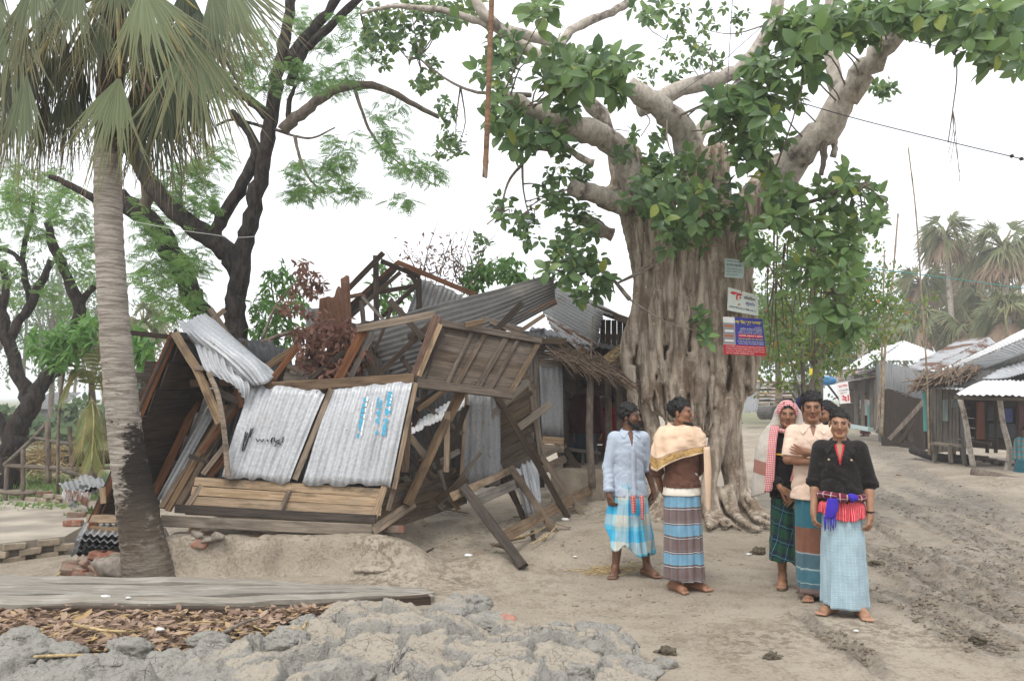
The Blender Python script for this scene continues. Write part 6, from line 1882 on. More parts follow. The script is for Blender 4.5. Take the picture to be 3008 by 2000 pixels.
sheet('gable_tin', *Q((2880, 1085, 18.6), (3070, 1000, 17.2), (3070, 1130, 17.2), (2800, 1140, 18.6)), T_OLD, st1, .12, .012, 4)
vwall('side_wall', 2812, 2830, 1140, 1150, 19.5, 17.4, T_OLD, st1, .1, seed=53)
for k, (x0, x1, y0, y1, m_) in enumerate(((2868, 2892, 1180, 1290, 'rustc'), (2905, 2935, 1195, 1235, 'black'), (2945, 2975, 1200, 1240, 'navy'), (2905, 2985, 1245, 1285, 'black'), (2985, 3008, 1190, 1260, 'maroon'))):
  q = Q((x0, y0, 19.0), (x1, y0, 19.0), (x1, y1, 19.0), (x0, y1, 19.0))
  board('hanging_cloth' if k == 0 else 'shelf_goods', q, PAINT[m_], st1, .05)
sheet('shade_sheet', *Q((2815, 1138, 19.7), (3060, 1128, 19.1), (3060, 1165, 15.8), (2815, 1158, 17.2)), T_DARK, st1, .12, .012, 4)  # added sheet that keeps skylight out of the stall's interior
pbeam('counter_rail', (2812, 1288, 18.2), (2912, 1304, 17.6), .06, W_GREY, st1, .05)
for x in (2900, 2925, 2990):
  pbeam('stall_post', (x, 1165, 18.2), (x, 1330, 18.2), .08, W_DARK, st1, .08)
for k in range(6):
  pbeam('floor_pole', (2840 + k * 25, 1340 + k * 6, 17.6), (2900 + k * 25, 1345 + k * 7, 17.9), .09, W_DARK, st1, .08)

st2 = thing('plank_stall', 'plank-walled stall with torn thatch eave and long bright roof behind the open stall', 'stall', tuple(P(2775, 1330, 19.8)))
sheet('roof_sheet', *Q((2728, 1108, 20.6), (3080, 930, 16.5), (3080, 965, 16.2), (2775, 1092, 20.0)), T_BRIGHT, st2, .12, .012, 5, 0, .02, seed=54)
sheet('roof_sheet', *Q((2775, 1094, 20.0), (3080, 966, 16.2), (3080, 1010, 16.4), (2890, 1084, 18.4)), T_NEW, st2, .12, .012, 5, 0, .02, seed=55)
plank_row('wall_board', P(2733, 1330, 19.6), P(2733, 1140, 19.6), P(2818, 1140, 18.8), P(2818, 1325, 18.8), 9, W_GREY, st2, .03, .008)
sheet('awning', *Q((2735, 1128, 19.6), (2870, 1124, 18.9), (2825, 1144, 18.3), (2702, 1138, 19.0)), T_BRIGHT, st2, .1, .014, 4, .01, .03, seed=56)
board('poster', Q((2770, 1174, 18.95), (2784, 1174, 18.95), (2784, 1236, 18.95), (2770, 1236, 18.95)), PAINT['pale'], st2, .01)
board('poster', Q((2796, 1172, 18.8), (2812, 1172, 18.8), (2812, 1196, 18.8), (2796, 1196, 18.8)), PAINT['pale'], st2, .01)
pbeam('door_post', (2715, 1146, 19.2), (2719, 1266, 19.2), .085, PAINT['turquoise'], st2, .06)
pbeam('corner_post', (2726, 1140, 19.1), (2730, 1330, 19.1), .07, W_DARK, st2, .06)
the = MB()
for k in range(330):
  u = rgt.uniform()
  p0 = P(2690 + u * 185, 1128 - u * 38 + rgt.uniform(-16, 14), 19.2 - rgt.uniform(0, .8))
  dr = V(-.75 + rgt.normal(0, .3), -.5 + rgt.normal(0, .3), -.38 + rgt.normal(0, .15)).normalized()
  ln = rgt.uniform(.3, .8)
  vs, fs, uv = tube_geo([p0 - dr * ln * .5, p0, p0 + dr * ln * .5], [.02, .022, .008], 4, True)
  the.add(vs, fs, uv)
the.build('thatch', THATCH, st2)['kind'] = 'stuff'
bn = thing('wooden_bench', 'rough wooden bench in front of the plank-walled stall', 'bench', tuple(P(2785, 1350, 18.4)))
beam('seat', P(2745, 1302, 18.6), P(2838, 1312, 17.9), .34, .06, W_GREY, bn, up=(0, 0, 1))
for x, y, d_ in ((2752, 1305, 18.6), (2790, 1306, 18.0), (2830, 1312, 17.8), (2800, 1304, 18.5)):
  pbeam('leg', (x, y, d_), (x - 8 if x < 2780 else x + 4, y + 52, d_), .10, W_GREY, bn, .09)

st3 = thing('rusty_roof_stall', 'stall with long rust-streaked tin roof between the white-roofed and plank stalls', 'stall', tuple(P(2700, 1290, 25)))
sheet('roof_sheet', *Q((2648, 1088, 25), (2815, 1000, 26.5), (2905, 990, 25), (2716, 1088, 23.5)), T_ROOF, st3, .14, .014, 8, .0, .05, seed=57)
sheet('roof_sheet', *Q((2716, 1088, 23.5), (2905, 990, 25), (2925, 1006, 24), (2760, 1085, 22.8)), T_ROOF, st3, .14, .02, 6, .0, .08, seed=58)
vwall('wall', 2590, 2716, 1062, 1088, 26.0, 23.6, T_GREY, st3, .1, .16, .012, 59)
vwall('wall', 2714, 2760, 1088, 1090, 23.5, 22.8, T_OLD, st3, .1, .16, .012, 60)
fd = thing('charred_paling', 'black vertical paling fence along the grey tin wall', 'fence', tuple(P(2650, 1280, 23.5)))
for k in range(52):
  u = k / 51
  x = 2588 + u * 122
  yt = 1140 + u * 38 + rnd.uniform(-7, 7)
  d_ = 25.3 - u * 2.1
  p0 = P(x, yt, d_)
  beam('pale', p0, V(p0.x, p0.y, -.02), .085, .03, W_DARK, fd, up=(0, -1, 0))
for k, (a, b) in enumerate((((2612, 1290, 22.5), (2714, 1178, 22.2)), ((2640, 1300, 22.4), (2690, 1230, 22.3)), ((2650, 1295, 22.4), (2672, 1250, 22.6)), ((2668, 1296, 22.4), (2640, 1250, 22.6)), ((2680, 1300, 22.3), (2660, 1262, 22.5)))):
  o_ = pbeam('fallen_pole', a, b, .12 if k == 0 else .09, B_MID if k == 0 else W_DARK, None, .1)
  tag(o_, ('long pole propped against the black paling', 'dark plank end in the scrap below the propped pole', 'short dark board under the propped pole', 'crossed dark board under the propped pole', 'lowest dark board in the scrap by the paling')[k], 'pole' if k == 0 else 'board', None, 'thing')

st4 = thing('white_roof_stall', 'stall with white hipped tin roof and shaded open porch by the bamboo poles', 'stall', tuple(P(2560, 1260, 28)))
sheet('roof_sheet', *Q((2563, 1030, 31), (2655, 1000, 32), (2686, 1058, 27), (2570, 1058, 27)), T_BRIGHT, st4, .2, .012, 6, 0, .02, seed=61)
sheet('roof_sheet', *Q((2655, 1000, 32), (2752, 1036, 29), (2752, 1040, 27.5), (2686, 1058, 27)), T_BRIGHT, st4, .2, .012, 6, 0, .02, seed=62)
sheet('roof_sheet', *Q((2655, 1000, 32), (2563, 1030, 31), (2470, 1086, 29), (2530, 1082, 27)), T_BRIGHT, st4, .2, .012, 6, 0, .02, seed=63)
sheet('roof_sheet', *Q((2655, 1000, 32), (2570, 1056, 27), (2530, 1083, 27), (2600, 1040, 30)), T_BRIGHT, st4, .2, .012, 6, 0, .02, seed=64)
vwall('wall', 2572, 2598, 1060, 1062, 27.2, 26.2, T_GREY, st4, .1, .16, .012, 65)
plank_row('back_board', P(2470, 1250, 33), P(2575, 1255, 30), P(2575, 1085, 30), P(2470, 1080, 33), 5, W_DARK, st4, .04, .001)
sheet('porch_roof', *Q((2394, 1138, 29), (2470, 1088, 32), (2575, 1085, 30), (2570, 1106, 27)), T_SEMI, st4, .18, .014, 5, 0, .03, seed=66)
for x, yb, d_ in ((2515, 1245, 28.2), (2534, 1250, 28.0), (2560, 1258, 27.6), (2572, 1262, 27.4)):
  pbeam('post', (x, 1100, d_), (x, yb, d_), .13, W_GREY, st4, .12)
for k in range(3):
  pbeam('brace', (2430 + k * 30, 1128 - k * 4, 28.5), (2470 + k * 34, 1180 - k * 30, 29), .07, W_DARK, st4, .06)
board('green_panel', Q((2548, 1190, 28.5), (2562, 1190, 28.3), (2562, 1262, 28.3), (2548, 1258, 28.5)), PAINT['turquoise'], st4, .05)
pbeam('plinth', (2490, 1250, 28.6), (2560, 1262, 27.4), .16, PAINT['pale'], st4, .3)
bq = Q((2457, 1126, 24), (2491, 1121, 24), (2498, 1183, 23.9), (2467, 1186, 23.9))
bb = thing('price_banner', 'white cloth banner with a big red price hanging by the white-roofed stall', 'banner', tuple(bq[3]))
board('cloth', bq, PAINT['banner'], bb, .01)
lettering(bq, 'মোবাইল', .1, .07, .9, .24, PAINT['red'], bb, .012, .03)
lettering(bq, 'ফোন করুন মিনিট', .1, .32, .9, .42, PAINT['navy'], bb, .012, .01)
lettering(bq, 'প্রতি কল', .2, .46, .8, .54, PAINT['navy'], bb, .012, .01)
lettering(bq, '২৷', .28, .60, .92, .92, PAINT['red'], bb, .012, .04)
blu = lump('blue_bundle', P(2428, 1118, 28), .33, flat('blue_tarp', (.06, .26, .55)), None, 5, 2, .3, (1.2, .6, .5))
tag(blu, 'bright blue bundle lying on the low porch roof', 'bundle', None, 'thing')
st5 = thing('grey_hut', 'small grey tin hut with pale roof down the road', 'hut', tuple(P(2350, 1200, 38)))
sheet('roof_sheet', *Q((2298, 1128, 37), (2350, 1098, 40), (2420, 1090, 39), (2385, 1128, 36)), T_GREY, st5, .25, .02, 4, 0, .02, seed=71)
vwall('wall', 2330, 2400, 1126, 1130, 37, 36.4, T_GREY, st5, 0, .25, .02, 72)
crs = thing('timber_stack', 'tall stack of pale sawn timber and crates down the road', 'timber stack', tuple(P(2280, 1205, 40)))
for r_ in range(9):
  for c_ in range(3):
    a = P(2226 + c_ * 36 + rnd.uniform(-6, 6), 1206 - r_ * 11, 40 + rnd.uniform(-.3, .3))
    pbeam('timber', (2226 + c_ * 36 + rnd.uniform(-6, 4), 1208 - r_ * 10.5, 40), (2260 + c_ * 36 + rnd.uniform(-4, 8), 1207 - r_ * 10.5, 40 + rnd.uniform(-.3, .3)), .15, W_TAN if rnd.random() < .7 else W_BROWN, crs, .3)
sheet('cover_sheet', *Q((2190, 1150, 41), (2236, 1120, 41), (2226, 1208, 39), (2186, 1212, 39)), T_GREY, crs, .2, .02, 4, 0, .03, seed=73)
dr_ = thing('oil_drum', 'grey steel drum lying on its side down the road', 'drum', tuple(P(2256, 1226, 33)))
c0, c1 = P(2236, 1212, 33), P(2276, 1212, 32.4)
ax_ = (c1 - c0).normalized()
seq = [(0, .24), (0, .27), (.02, .29), (.32, .28), (.34, .295), (.36, .28), (.64, .28), (.66, .295), (.68, .28), (.98, .29), (1, .27), (1, .24)]
tube('barrel', [c0.lerp(c1, t) + ax_ * 1e-3 * i for i, (t, r) in enumerate(seq)], [r for t, r in seq], T_OLD, dr_, 16, 0, True)
yb = board('yellow_notice', Q((2378, 1082, 26.6), (2402, 1082, 26.6), (2402, 1102, 26.6), (2378, 1102, 26.6)), PAINT['yellow'], None, .03)
tag(yb, 'small yellow board nailed to the slender tree down the road', 'sign', None, 'thing')

# bamboo poles
for i, (pts, r, lb) in enumerate(([[(2668, 434, 18.4), (2690, 620, 18.4), (2706, 850, 18.4), (2722, 1090, 18.4), (2730, 1335, 18.4)], .026, 'tallest thin bamboo pole beside the plank-walled stall'], [[(2638, 628, 22.5), (2622, 820, 22.5), (2604, 980, 22.5), (2596, 1100, 22.5), (2590, 1280, 22.5)], .042, 'knotty bamboo pole leaning beside the grey tin wall'], [[(2598, 735, 22.8), (2594, 900, 22.8), (2588, 1100, 22.8), (2576, 1272, 22.8)], .038, 'straight grey bamboo pole left of the knotty one'], [[(2466, 960, 25), (2470, 1060, 25), (2472, 1120, 25)], .06, 'thin pole rising from the low porch roof'])):
  p_ = spline(Q(*pts), 8)
  rr = [r * (1.25 if j % 4 == 0 else 1) * (1 - .45 * (1 - j / len(p_))) for j in range(len(p_))]
  o_ = tube('bamboo_pole', p_, rr, BAMBOO, None, 8, .05)
  tag(o_, lb, 'pole', 'bamboo poles by the stalls', 'thing')
hb = thing('hanging_bamboo', 'split brown bamboo pole hanging down from above in front of the sky', 'pole', tuple(P(1424, 520, 7)))
p_ = spline(Q((1424, 520, 7), (1430, 400, 7), (1437, 200, 7), (1444, 0, 7), (1456, -420, 7)), 10)
rr = [.025 * (1.18 if j % 9 == 4 else 1) for j in range(len(p_))]
HBM = wood('bamboo_old', (.13, .065, .035), (.27, .165, .095), stain_amt=.5, mud=.05)
tube('cane', p_, rr, HBM, hb, 9, .06)
pbeam('split_end', (1421, 490, 6.98), (1428, 524, 6.98), .022, W_TAN, hb, .012)

# wires
WIRE = flat('wire_grey', (.08, .085, .1), .6)
GREEN = flat('rope_green', (.03, .22, .2), .6)
def wire(name, label, pts, r, mat, n=10):
  o_ = tube(name, spline(Q(*pts), n), r, mat, None, 5)
  return tag(o_, label, 'wire' if mat is not GREEN else 'rope', None, 'thing')
w1 = thing('power_cable', 'grey power cable crossing from the banyan to the frame edge with insulators', 'wire', tuple(P(2640, 380, 9.4)))
tube('cable', spline(Q((2262, 275, 10.0), (2500, 345, 9.6), (2760, 410, 9.2), (3030, 474, 8.8)), 10), .007, WIRE, w1, 5)
for x, y in ((2972, 459), (3000, 467)):
  tube('insulator', Q((x - 5, y - 2, 8.85), (x, y, 8.84), (x + 6, y + 1, 8.83)), [.012, .026, .014], W_DARK, w1, 8)
wire('thin_cable', 'thin cable passing behind the top branches near the frame edge', [(2560, 92, 10), (2700, 125, 9.8), (2860, 160, 9.6), (3030, 196, 9.4)], .006, WIRE)
wire('green_rope', 'thin green rope stretched from the banyan over the stall roofs', [(2225, 735, 10.6), (2420, 772, 12), (2700, 806, 14), (3030, 850, 16)], .009, GREEN)
wire('thin_line', 'thin dark cord hanging straight down through the banyan leaves', [(2155, -60, 9.2), (2148, 60, 9.2), (2142, 160, 9.2), (2136, 285, 9.2)], .005, WIRE)
wire('slanting_line', 'thin grey cord slanting across the top of the banyan limbs', [(2000, 270, 9.5), (2100, 200, 9.5), (2180, 130, 9.5), (2260, 60, 9.5)], .005, WIRE)
wire('pale_wire', 'faint pale wire stretched past the dark forked trunk', [(330, 640, 11), (600, 686, 11.5), (780, 692, 12), (1260, 620, 13), (1700, 600, 14)], .004, PAINT['white'])
# ---------------------------------------------------------------- people
def skin_mat(name, c):
  m = NT(name, 0.5, 0, 0.4)
  t = m.sep(m.attr('tint'))
  p = m.tc()
  base = m.mix(m.rng(m.noise(p, 14, 4), 0.3, 0.7), tuple(x * 0.85 for x in c), tuple(min(1, x * 1.15) for x in c))
  base = m.mix(t[0], base, (0.012, 0.010, 0.009))                  # brow, stubble, lid line, and shade painted into the mouth slit
  base = m.mix(t[1], base, (c[0] * 0.75, c[1] * 0.42, c[2] * 0.45))  # lips
  base = m.mix(t[2], base, tuple(min(1, x * 1.5 + .06) for x in c))  # nails, soles
  m.col(base)
  m.b.inputs['Subsurface Weight'].default_value = 0.08
  m.b.inputs['Subsurface Radius'].default_value = (0.02, 0.008, 0.004)
  return m.m
SKIN = [skin_mat('skin_brown', (0.225, 0.108, 0.060)), skin_mat('skin_dark', (0.13, 0.062, 0.036)), skin_mat('skin_tan', (0.285, 0.150, 0.087))]
HAIR = simple('hair_black', (0.006, 0.0052, 0.005), 0.6, 0.4, 60, bumps=0.6)

def eye_mat():
  m = NT('eyeball', 0.25, 0, 0.5)
  m.col(m.attr('tint'))
  return m.m
EYE = eye_mat()

def ramp_stops(m, fac, stops):
  nd = m.n('ShaderNodeValToRGB')
  nd.color_ramp.interpolation = 'CONSTANT'
  el = nd.color_ramp.elements
  while len(el) > 1:
    el.remove(el[-1])
  el[0].position, el[0].color = stops[0][0], (*stops[0][1], 1)
  for p_, c_ in stops[1:]:
    e = el.new(p_)
    e.color = (*c_, 1)
  m.put(nd.inputs[0], fac)
  return nd.outputs[0]

def plaid(name, su, pu, sv, pv, f=0.5, rough=0.9, skew=0.0, fine=None, coord='UV', ax=(0, 1), fade=0.12):
  m = NT(name, rough, 0, 0.15)
  s = m.sep(m.tc(coord))
  wob = m.math('MULTIPLY', m.math('SUBTRACT', m.noise(m.tc(coord), 3.0, 2), 0.5), 0.03)
  u = m.math('ADD', m.math('ADD', s[ax[0]], m.math('MULTIPLY', s[ax[1]], skew)), wob)
  v = m.math('ADD', m.math('SUBTRACT', s[ax[1]], m.math('MULTIPLY', s[ax[0]], skew)), wob)
  cu = ramp_stops(m, m.math('FRACT', m.math('DIVIDE', m.math('ADD', u, 50.0), pu)), su)
  cv = ramp_stops(m, m.math('FRACT', m.math('DIVIDE', m.math('ADD', v, 50.0), pv)), sv)
  c = m.mix(f, cu, cv)
  if fine:
    k = m.math('MAXIMUM', m.math('GREATER_THAN', m.math('FRACT', m.math('DIVIDE', m.math('ADD', u, 50.0), fine[0])), 0.72),
         m.math('GREATER_THAN', m.math('FRACT', m.math('DIVIDE', m.math('ADD', v, 50.0), fine[0])), 0.72))
    c = m.mix(m.math('MULTIPLY', k, fine[2]), c, fine[1])
  n = m.noise(m.tc(), 9, 5)
  c = m.hsv(c, 0.5, 1.0, m.rng(n, 0.25, 0.75, 1 - fade, 1 + fade))
  m.col(c)
  m.bump(m.math('ADD', m.math('MULTIPLY', m.noise(m.tc(), 16, 4), 1.0), m.math('MULTIPLY', m.noise(m.tc(), 300, 2), 0.06)), 0.35, 0.02)
  m.b.inputs['Sheen Weight'].default_value = 0.1
  return m.m

def cloth(name, c, rough=0.9, var=0.08, fleck=None):
  m = NT(name, rough, 0, 0.12)
  n = m.noise(m.tc(), 11, 5)
  k = m.mix(m.rng(n, 0.3, 0.7), tuple(x * (1 - var) for x in c), tuple(min(1, x * (1 + var)) for x in c))
  if fleck:
    k = m.mix(m.math('MULTIPLY', m.rng(m.noise(m.tc(), 45, 4, .7), 0.56, 0.68), 0.7), k, fleck)
  m.col(k)
  m.bump(m.math('ADD', n, m.math('MULTIPLY', m.noise(m.tc(), 260, 2), 0.08)), 0.35, 0.02)
  m.b.inputs['Sheen Weight'].default_value = 0.08
  return m.m

class Fig:
  """a standing person in a local frame, facing -y, feet at the origin"""
  def __init__(s, label, loc, yaw, H=1.65, skin=0, head=(0, 0, 0), arms=None, legs=None, vox=0.005, lean=0.0, hair='short', beard=None, sandals=False, group=None, shoulder=1.0, mouth=0.0, seed=0, sit=False):
    s.e = thing('person', label, 'person', loc, yaw, group)
    s.e.scale = (H / 1.65,) * 3
    s.skin, s.vox, s.seed, s.sh = SKIN[skin], vox, seed, shoulder
    s.arms = arms or {}
    s.Mh = Matrix.Translation((0, .012, 1.42)) @ (Matrix.Rotation(head[0], 4, 'Z') @ Matrix.Rotation(head[1], 4, 'X') @ Matrix.Rotation(head[2], 4, 'Y')) @ Matrix.Translation((0, -.012, -1.42))
    s.legs = legs or {}
    s.body(mouth, sandals, sit)
    s.hair(hair)
    if beard:
      s.beard(beard)
    s.eyes()
  def h(s, x, y, z):
    return s.Mh @ Vector((x, y, z))
  def put(s, name, v, f, mat, smooth=True, uv=None, col=None):
    o = bpy.data.objects.new(name, mesh(name, v, f, smooth, uv, col))
    o.data.materials.append(mat)
    link(o, s.e)
    return o
  def arm(s, sd):
    d = dict(elbow=(.20, .035, 1.065), wrist=(.215, -.03, .825), hand=(-.05, -.18, -1), palm=(-1, 0.25, 0), curl=0.35)
    d.update(s.arms.get(sd, {}))
    q = 1 if sd == 'L' else -1
    mirror = not d.get('abs', False)
    g = lambda v: Vector((v[0] * q, v[1], v[2])) if mirror else Vector(v)
    return Vector((.148 * q * s.sh, .012, 1.335)), g(d['elbow']), g(d['wrist']), g(d['hand']).normalized(), g(d['palm']).normalized(), d['curl'], q
  def body(s, mouth, sandals, sit):
    S = SDF((-.42, -.42, -.02), (.42, .34, 1.72), s.vox, 0.03)
    k2 = max(0.004, s.vox * .8)
    # trunk
    S.ell((0, .0, 1.24), (.135 * s.sh, .092, .15), .05).ell((0, 0, 1.07), (.118, .084, .15), .06).ell((0, .005, .93), (.14, .095, .12), .06)
    S.cone((-.125 * s.sh, .012, 1.338), (.125 * s.sh, .012, 1.338), .048, .048, .05)
    S.cone((0, .018, 1.36), s.h(0, .012, 1.47), .056, .050, .035)
    # legs
    foot_lo = []
    for sd, q in (('L', 1), ('R', -1)):
      lg = dict(hip=(.08 * q, .01, .90), knee=(.085 * q, -.015, .475), ankle=(.09 * q, .02, .085), toe=(.25 * q, -1, 0))
      lg.update(s.legs.get(sd, {}))
      hp, kn, an = (Vector(lg[x]) for x in ('hip', 'knee', 'ankle'))
      S.cone(hp, kn, .082, .054, .04).cone(kn, kn.lerp(an, .35) + Vector((0, .012, 0)), .05, .05, .04).cone(kn.lerp(an, .35) + Vector((0, .012, 0)), an, .05, .034, .03)
      t = Vector(lg['toe']); t.z = 0; t.normalize()
      sidev = Vector((-t.y, t.x, 0)) * (q)      # towards the little toe? fixed below
      inner = Vector((0, 0, 1)).cross(t) * q    # big-toe side
      base = Vector((an.x, an.y, an.z - .085))
      heel = base - t * .05 + Vector((0, 0, .032))
      ball = base + t * .115 + Vector((0, 0, .024))
      S.cone(an, heel, .034, .031, .02).cone(heel, ball + inner * .012, .031, .026, .02).cone(an + t * .01, ball + Vector((0, 0, .006)), .03, .028, .03).cone(heel, ball - inner * .02, .027, .022, .02)
      for i, (off, ln, r) in enumerate(((.030, .060, .0125), (.012, .058, .0092), (-.004, .052, .0088), (-.019, .044, .0085), (-.032, .034, .008))):
        b0 = ball + inner * off - t * .005 + Vector((0, 0, -.006 if i else -.004))
        S.cone(b0, b0 + t * ln + inner * off * .12 + Vector((0, 0, -.005)), r * 1.15, r, k2)
      foot_lo.append((base, t, inner, q))
    s.feet = foot_lo
    # arms and hands
    s.nails = []
    for sd in ('L', 'R'):
      sh, el, wr, hd, pn, curl, q = s.arm(sd)
      S.cone(sh, el, .05, .036, .035).cone(el, el.lerp(wr, .3), .036, .037, .02).cone(el.lerp(wr, .3), wr, .037, .024, .02)
      pn = (pn - hd * pn.dot(hd)).normalized()
      th = hd.cross(pn) * (1 if q > 0 else -1)      # thumb side
      if s.arms.get(sd, {}).get('flip'):
        th = -th
      pc = wr + hd * .055
      S.cone(wr, wr + hd * .03, .024, .026, .015)
      for off in (-.024, -.008, .008, .024):
        S.cone(wr + hd * .02 + th * off * .6, wr + hd * .085 + th * off, .016, .0115, .012)
      for i, (off, ln) in enumerate(((.030, .070), (.010, .078), (-.010, .073), (-.029, .057))):
        a = wr + hd * .083 + th * off
        d_ = (hd + th * off * 2.2).normalized()
        for j, fr in enumerate((.42, .32, .26)):
          ang = curl * (0.6 + .5 * j) * (1 + .12 * i)
          d_ = (d_ * math.cos(ang) + pn * math.sin(ang)).normalized()
          b = a + d_ * ln * fr
          S.cone(a, b, .0092 - .0008 * j, .0086 - .0009 * j, k2)
          a = b
        s.nails.append(a)
      a = wr + hd * .022 + th * .024
      d_ = (hd * .72 + th * .62 + pn * .3).normalized()
      for j, (ln, r) in enumerate(((.042, .0135), (.034, .0108), (.027, .0095))):
        b = a + d_ * ln
        S.cone(a, b, r, r * .88, k2 if j else .008)
        d_ = (d_ + hd * .35 + pn * .12).normalized()
        a = b
    # head
    h, rot = s.h, s.Mh
    S.ell(h(0, .014, 1.578), (.071, .090, .074), .02, rot).ell(h(0, -.024, 1.525), (.057, .062, .088), .03, rot)
    S.cone(h(-.046, .0, 1.488), h(-.014, -.066, 1.447), .022, .018, .02).cone(h(.046, 0, 1.488), h(.014, -.066, 1.447), .022, .018, .02)
    S.ell(h(0, -.073, 1.449), (.021, .017, .016), .015, rot)
    S.ell(h(0, -.077, 1.563), (.050, .014, .010), .02, rot)
    S.ell(h(.041, -.056, 1.520), (.018, .018, .018), .03, rot).ell(h(-.041, -.056, 1.520), (.018, .018, .018), .03, rot)
    for q in (1, -1):
      S.ell(h(.031 * q, -.094, 1.547), (.0155, .010, .0062), .010, rot, cut=True)
      S.ell(h(.076 * q, .012, 1.537), (.0085, .017, .030), .006, rot @ Matrix.Rotation(.35 * q, 4, 'Z'))
      S.ell(h(.0125 * q, -.098, 1.508), (.0085, .0085, .0065), .006, rot)
    S.cone(h(0, -.088, 1.556), h(0, -.1085, 1.513), .0075, .0105, .010)
    S.ell(h(0, -.087, 1.481), (.025, .010, .0062), .006, rot).ell(h(0, -.086, 1.469), (.021, .010, .0068), .006, rot)
    S.ell(h(0, -.100, 1.4755), (.020, .010, .0016 + mouth), .003, rot, cut=True)
    v, f = S.polys()
    # tint: brows, lips, nails
    Mi = np.array(s.Mh.inverted())
    L = v @ Mi[:3, :3].T + Mi[:3, 3]
    x, y, z = np.abs(L[:, 0]), L[:, 1], L[:, 2]
    hd_ = (z > 1.4)
    brow = np.exp(-((z - (1.5655 + .10 * (x - .03) - 2.0 * (x - .033) ** 2)) / .0052) ** 2) * sstep(.008, .014, x) * (1 - sstep(.046, .056, x)) * (y < -.04) * hd_
    lid = np.exp(-((z - 1.5525) / .0045) ** 2) * np.exp(-((x - .031) / .0145) ** 4) * (y < -.05) * hd_ * 0.75
    must = np.exp(-((z - 1.491) / .0062) ** 2) * (x < .029) * (y < -.07) * hd_ * getattr(s, 'must', 0.2)
    lip = np.maximum(np.exp(-((z - 1.4805) / .006) ** 2), np.exp(-((z - 1.469) / .0065) ** 2)) * (x < .0245) * (y < -.075) * hd_
    slit = np.exp(-((z - 1.4755) / .003) ** 2) * (x < .022) * (y < -.07) * hd_
    nail = np.zeros(len(v))
    for nb in s.nails:
      nail = np.maximum(nail, (np.linalg.norm(v - np.array(nb), axis=1) < .009) * .35)
    for base, t, inner, q in s.feet:
      nail = np.maximum(nail, (v[:, 2] < .012) * 0.6)
      tp = (v - np.array(base)) @ np.array(t)
      nail = np.maximum(nail, (tp > .150) * (v[:, 2] < .04) * (v[:, 2] > .012) * .4)
    col = np.c_[np.clip(np.maximum.reduce([brow * 1.0, lid, must, slit * .8]), 0, 1), lip, nail]
    s.b = s.put('body', v, f, s.skin, True, None, col)
    if sandals:
      for base, t, inner, q in s.feet:
        mb = MB()
        pts = []
        for k in range(20):
          a = 2 * math.pi * k / 20
          ca, sa = math.cos(a), math.sin(a)
          pts.append(base + t * (.05 + .135 * ca) + inner * (.047 * sa * (1 + .15 * ca)))
        n = len(pts)
        mb.add([p + Vector((0, 0, -.012)) for p in pts] + [p + Vector((0, 0, .008)) for p in pts],
           [tuple(range(n - 1, -1, -1)), tuple(range(n, 2 * n))] + [(k, (k + 1) % n, (k + 1) % n + n, k + n) for k in range(n)])
        sole = s.put('sandal', mb.v, mb.f, W_BROWN, False)
        for tt, hh in ((.095, .05), (.045, .075)):
          arc = [base + t * tt + inner * (.05 * math.cos(a)) + Vector((0, 0, .006 + hh * math.sin(a))) for a in np.linspace(0, math.pi, 9)]
          mb = MB()
          for j, p in enumerate(arc):
            mb.v += [tuple(p - t * .013), tuple(p + t * .013), tuple(p + t * .013 + Vector((0, 0, .004))), tuple(p - t * .013 + Vector((0, 0, .004)))]
          for j in range(8):
            for kk in range(4):
              mb.f.append((j * 4 + kk, j * 4 + (kk + 1) % 4, j * 4 + 4 + (kk + 1) % 4, j * 4 + 4 + kk))
          o = s.put('strap', mb.v, mb.f, W_BROWN, False)
          o.parent = sole
  def eyes(s):
    if s.vox > .007:
      return
    me = None
    for q in (1, -1):
      bm = bmesh.new()
      bmesh.ops.create_uvsphere(bm, u_segments=14, v_segments=10, radius=.0125, matrix=Matrix.Rotation(math.pi / 2, 4, 'X'))
      me = bpy.data.meshes.new('eye')
      bm.to_mesh(me)
      bm.free()
      a = me.color_attributes.new('tint', 'FLOAT_COLOR', 'POINT')
      for i, vv in enumerate(me.vertices):
        a.data[i].color = (.012, .008, .006, 1) if vv.co.y < -.0086 else (.10, .085, .075, 1)
      me.polygons.foreach_set('use_smooth', [True] * len(me.polygons))
      me.materials.append(EYE)
      o = bpy.data.objects.new('eye', me)
      link(o, s.e)
      o.matrix_local = s.Mh @ Matrix.Translation((.031 * q, -.0715, 1.5472))
  def hair(s, style):
    if style == 'none':
      return
    vox = max(.005, s.vox)
    c = s.h(0, .015, 1.58)
    S = SDF(c - Vector((.16,) * 3), c + Vector((.16,) * 3), vox, .01)
    g = dict(short=(.078, .098, .082), full=(.083, .103, .092), curly=(.088, .106, .095), cap=(.082, .102, .086))[style]
    S.ell(s.h(0, .020, 1.588), g, .01, s.Mh)
    if style != 'cap' and s.vox < .008:
      rt = np.random.default_rng(s.seed + 5)
      for k in range(70):
        az, el = rt.uniform(0, 6.283), rt.uniform(-.15, 1.5)
        n_ = np.array([math.cos(az) * math.cos(el), math.sin(az) * math.cos(el), math.sin(el)])
        a_ = np.array([0, .02, 1.588]) + n_ * np.array(g) * .93
        fl = np.array([n_[0] * .3 + rt.normal(0, .5), -.35 + rt.normal(0, .5), -.5 + rt.normal(0, .3)])
        b_ = a_ + n_ * rt.uniform(.006, .016) + (fl - n_ * (fl @ n_)) * .026
        S.cone(s.h(*a_), s.h(*b_), .013, .004, .004)
    X = S.coords()
    pts = np.stack([a.ravel() for a in X], 1)
    Mi = np.array(s.Mh.inverted())
    L = pts @ Mi[:3, :3].T + Mi[:3, 3]
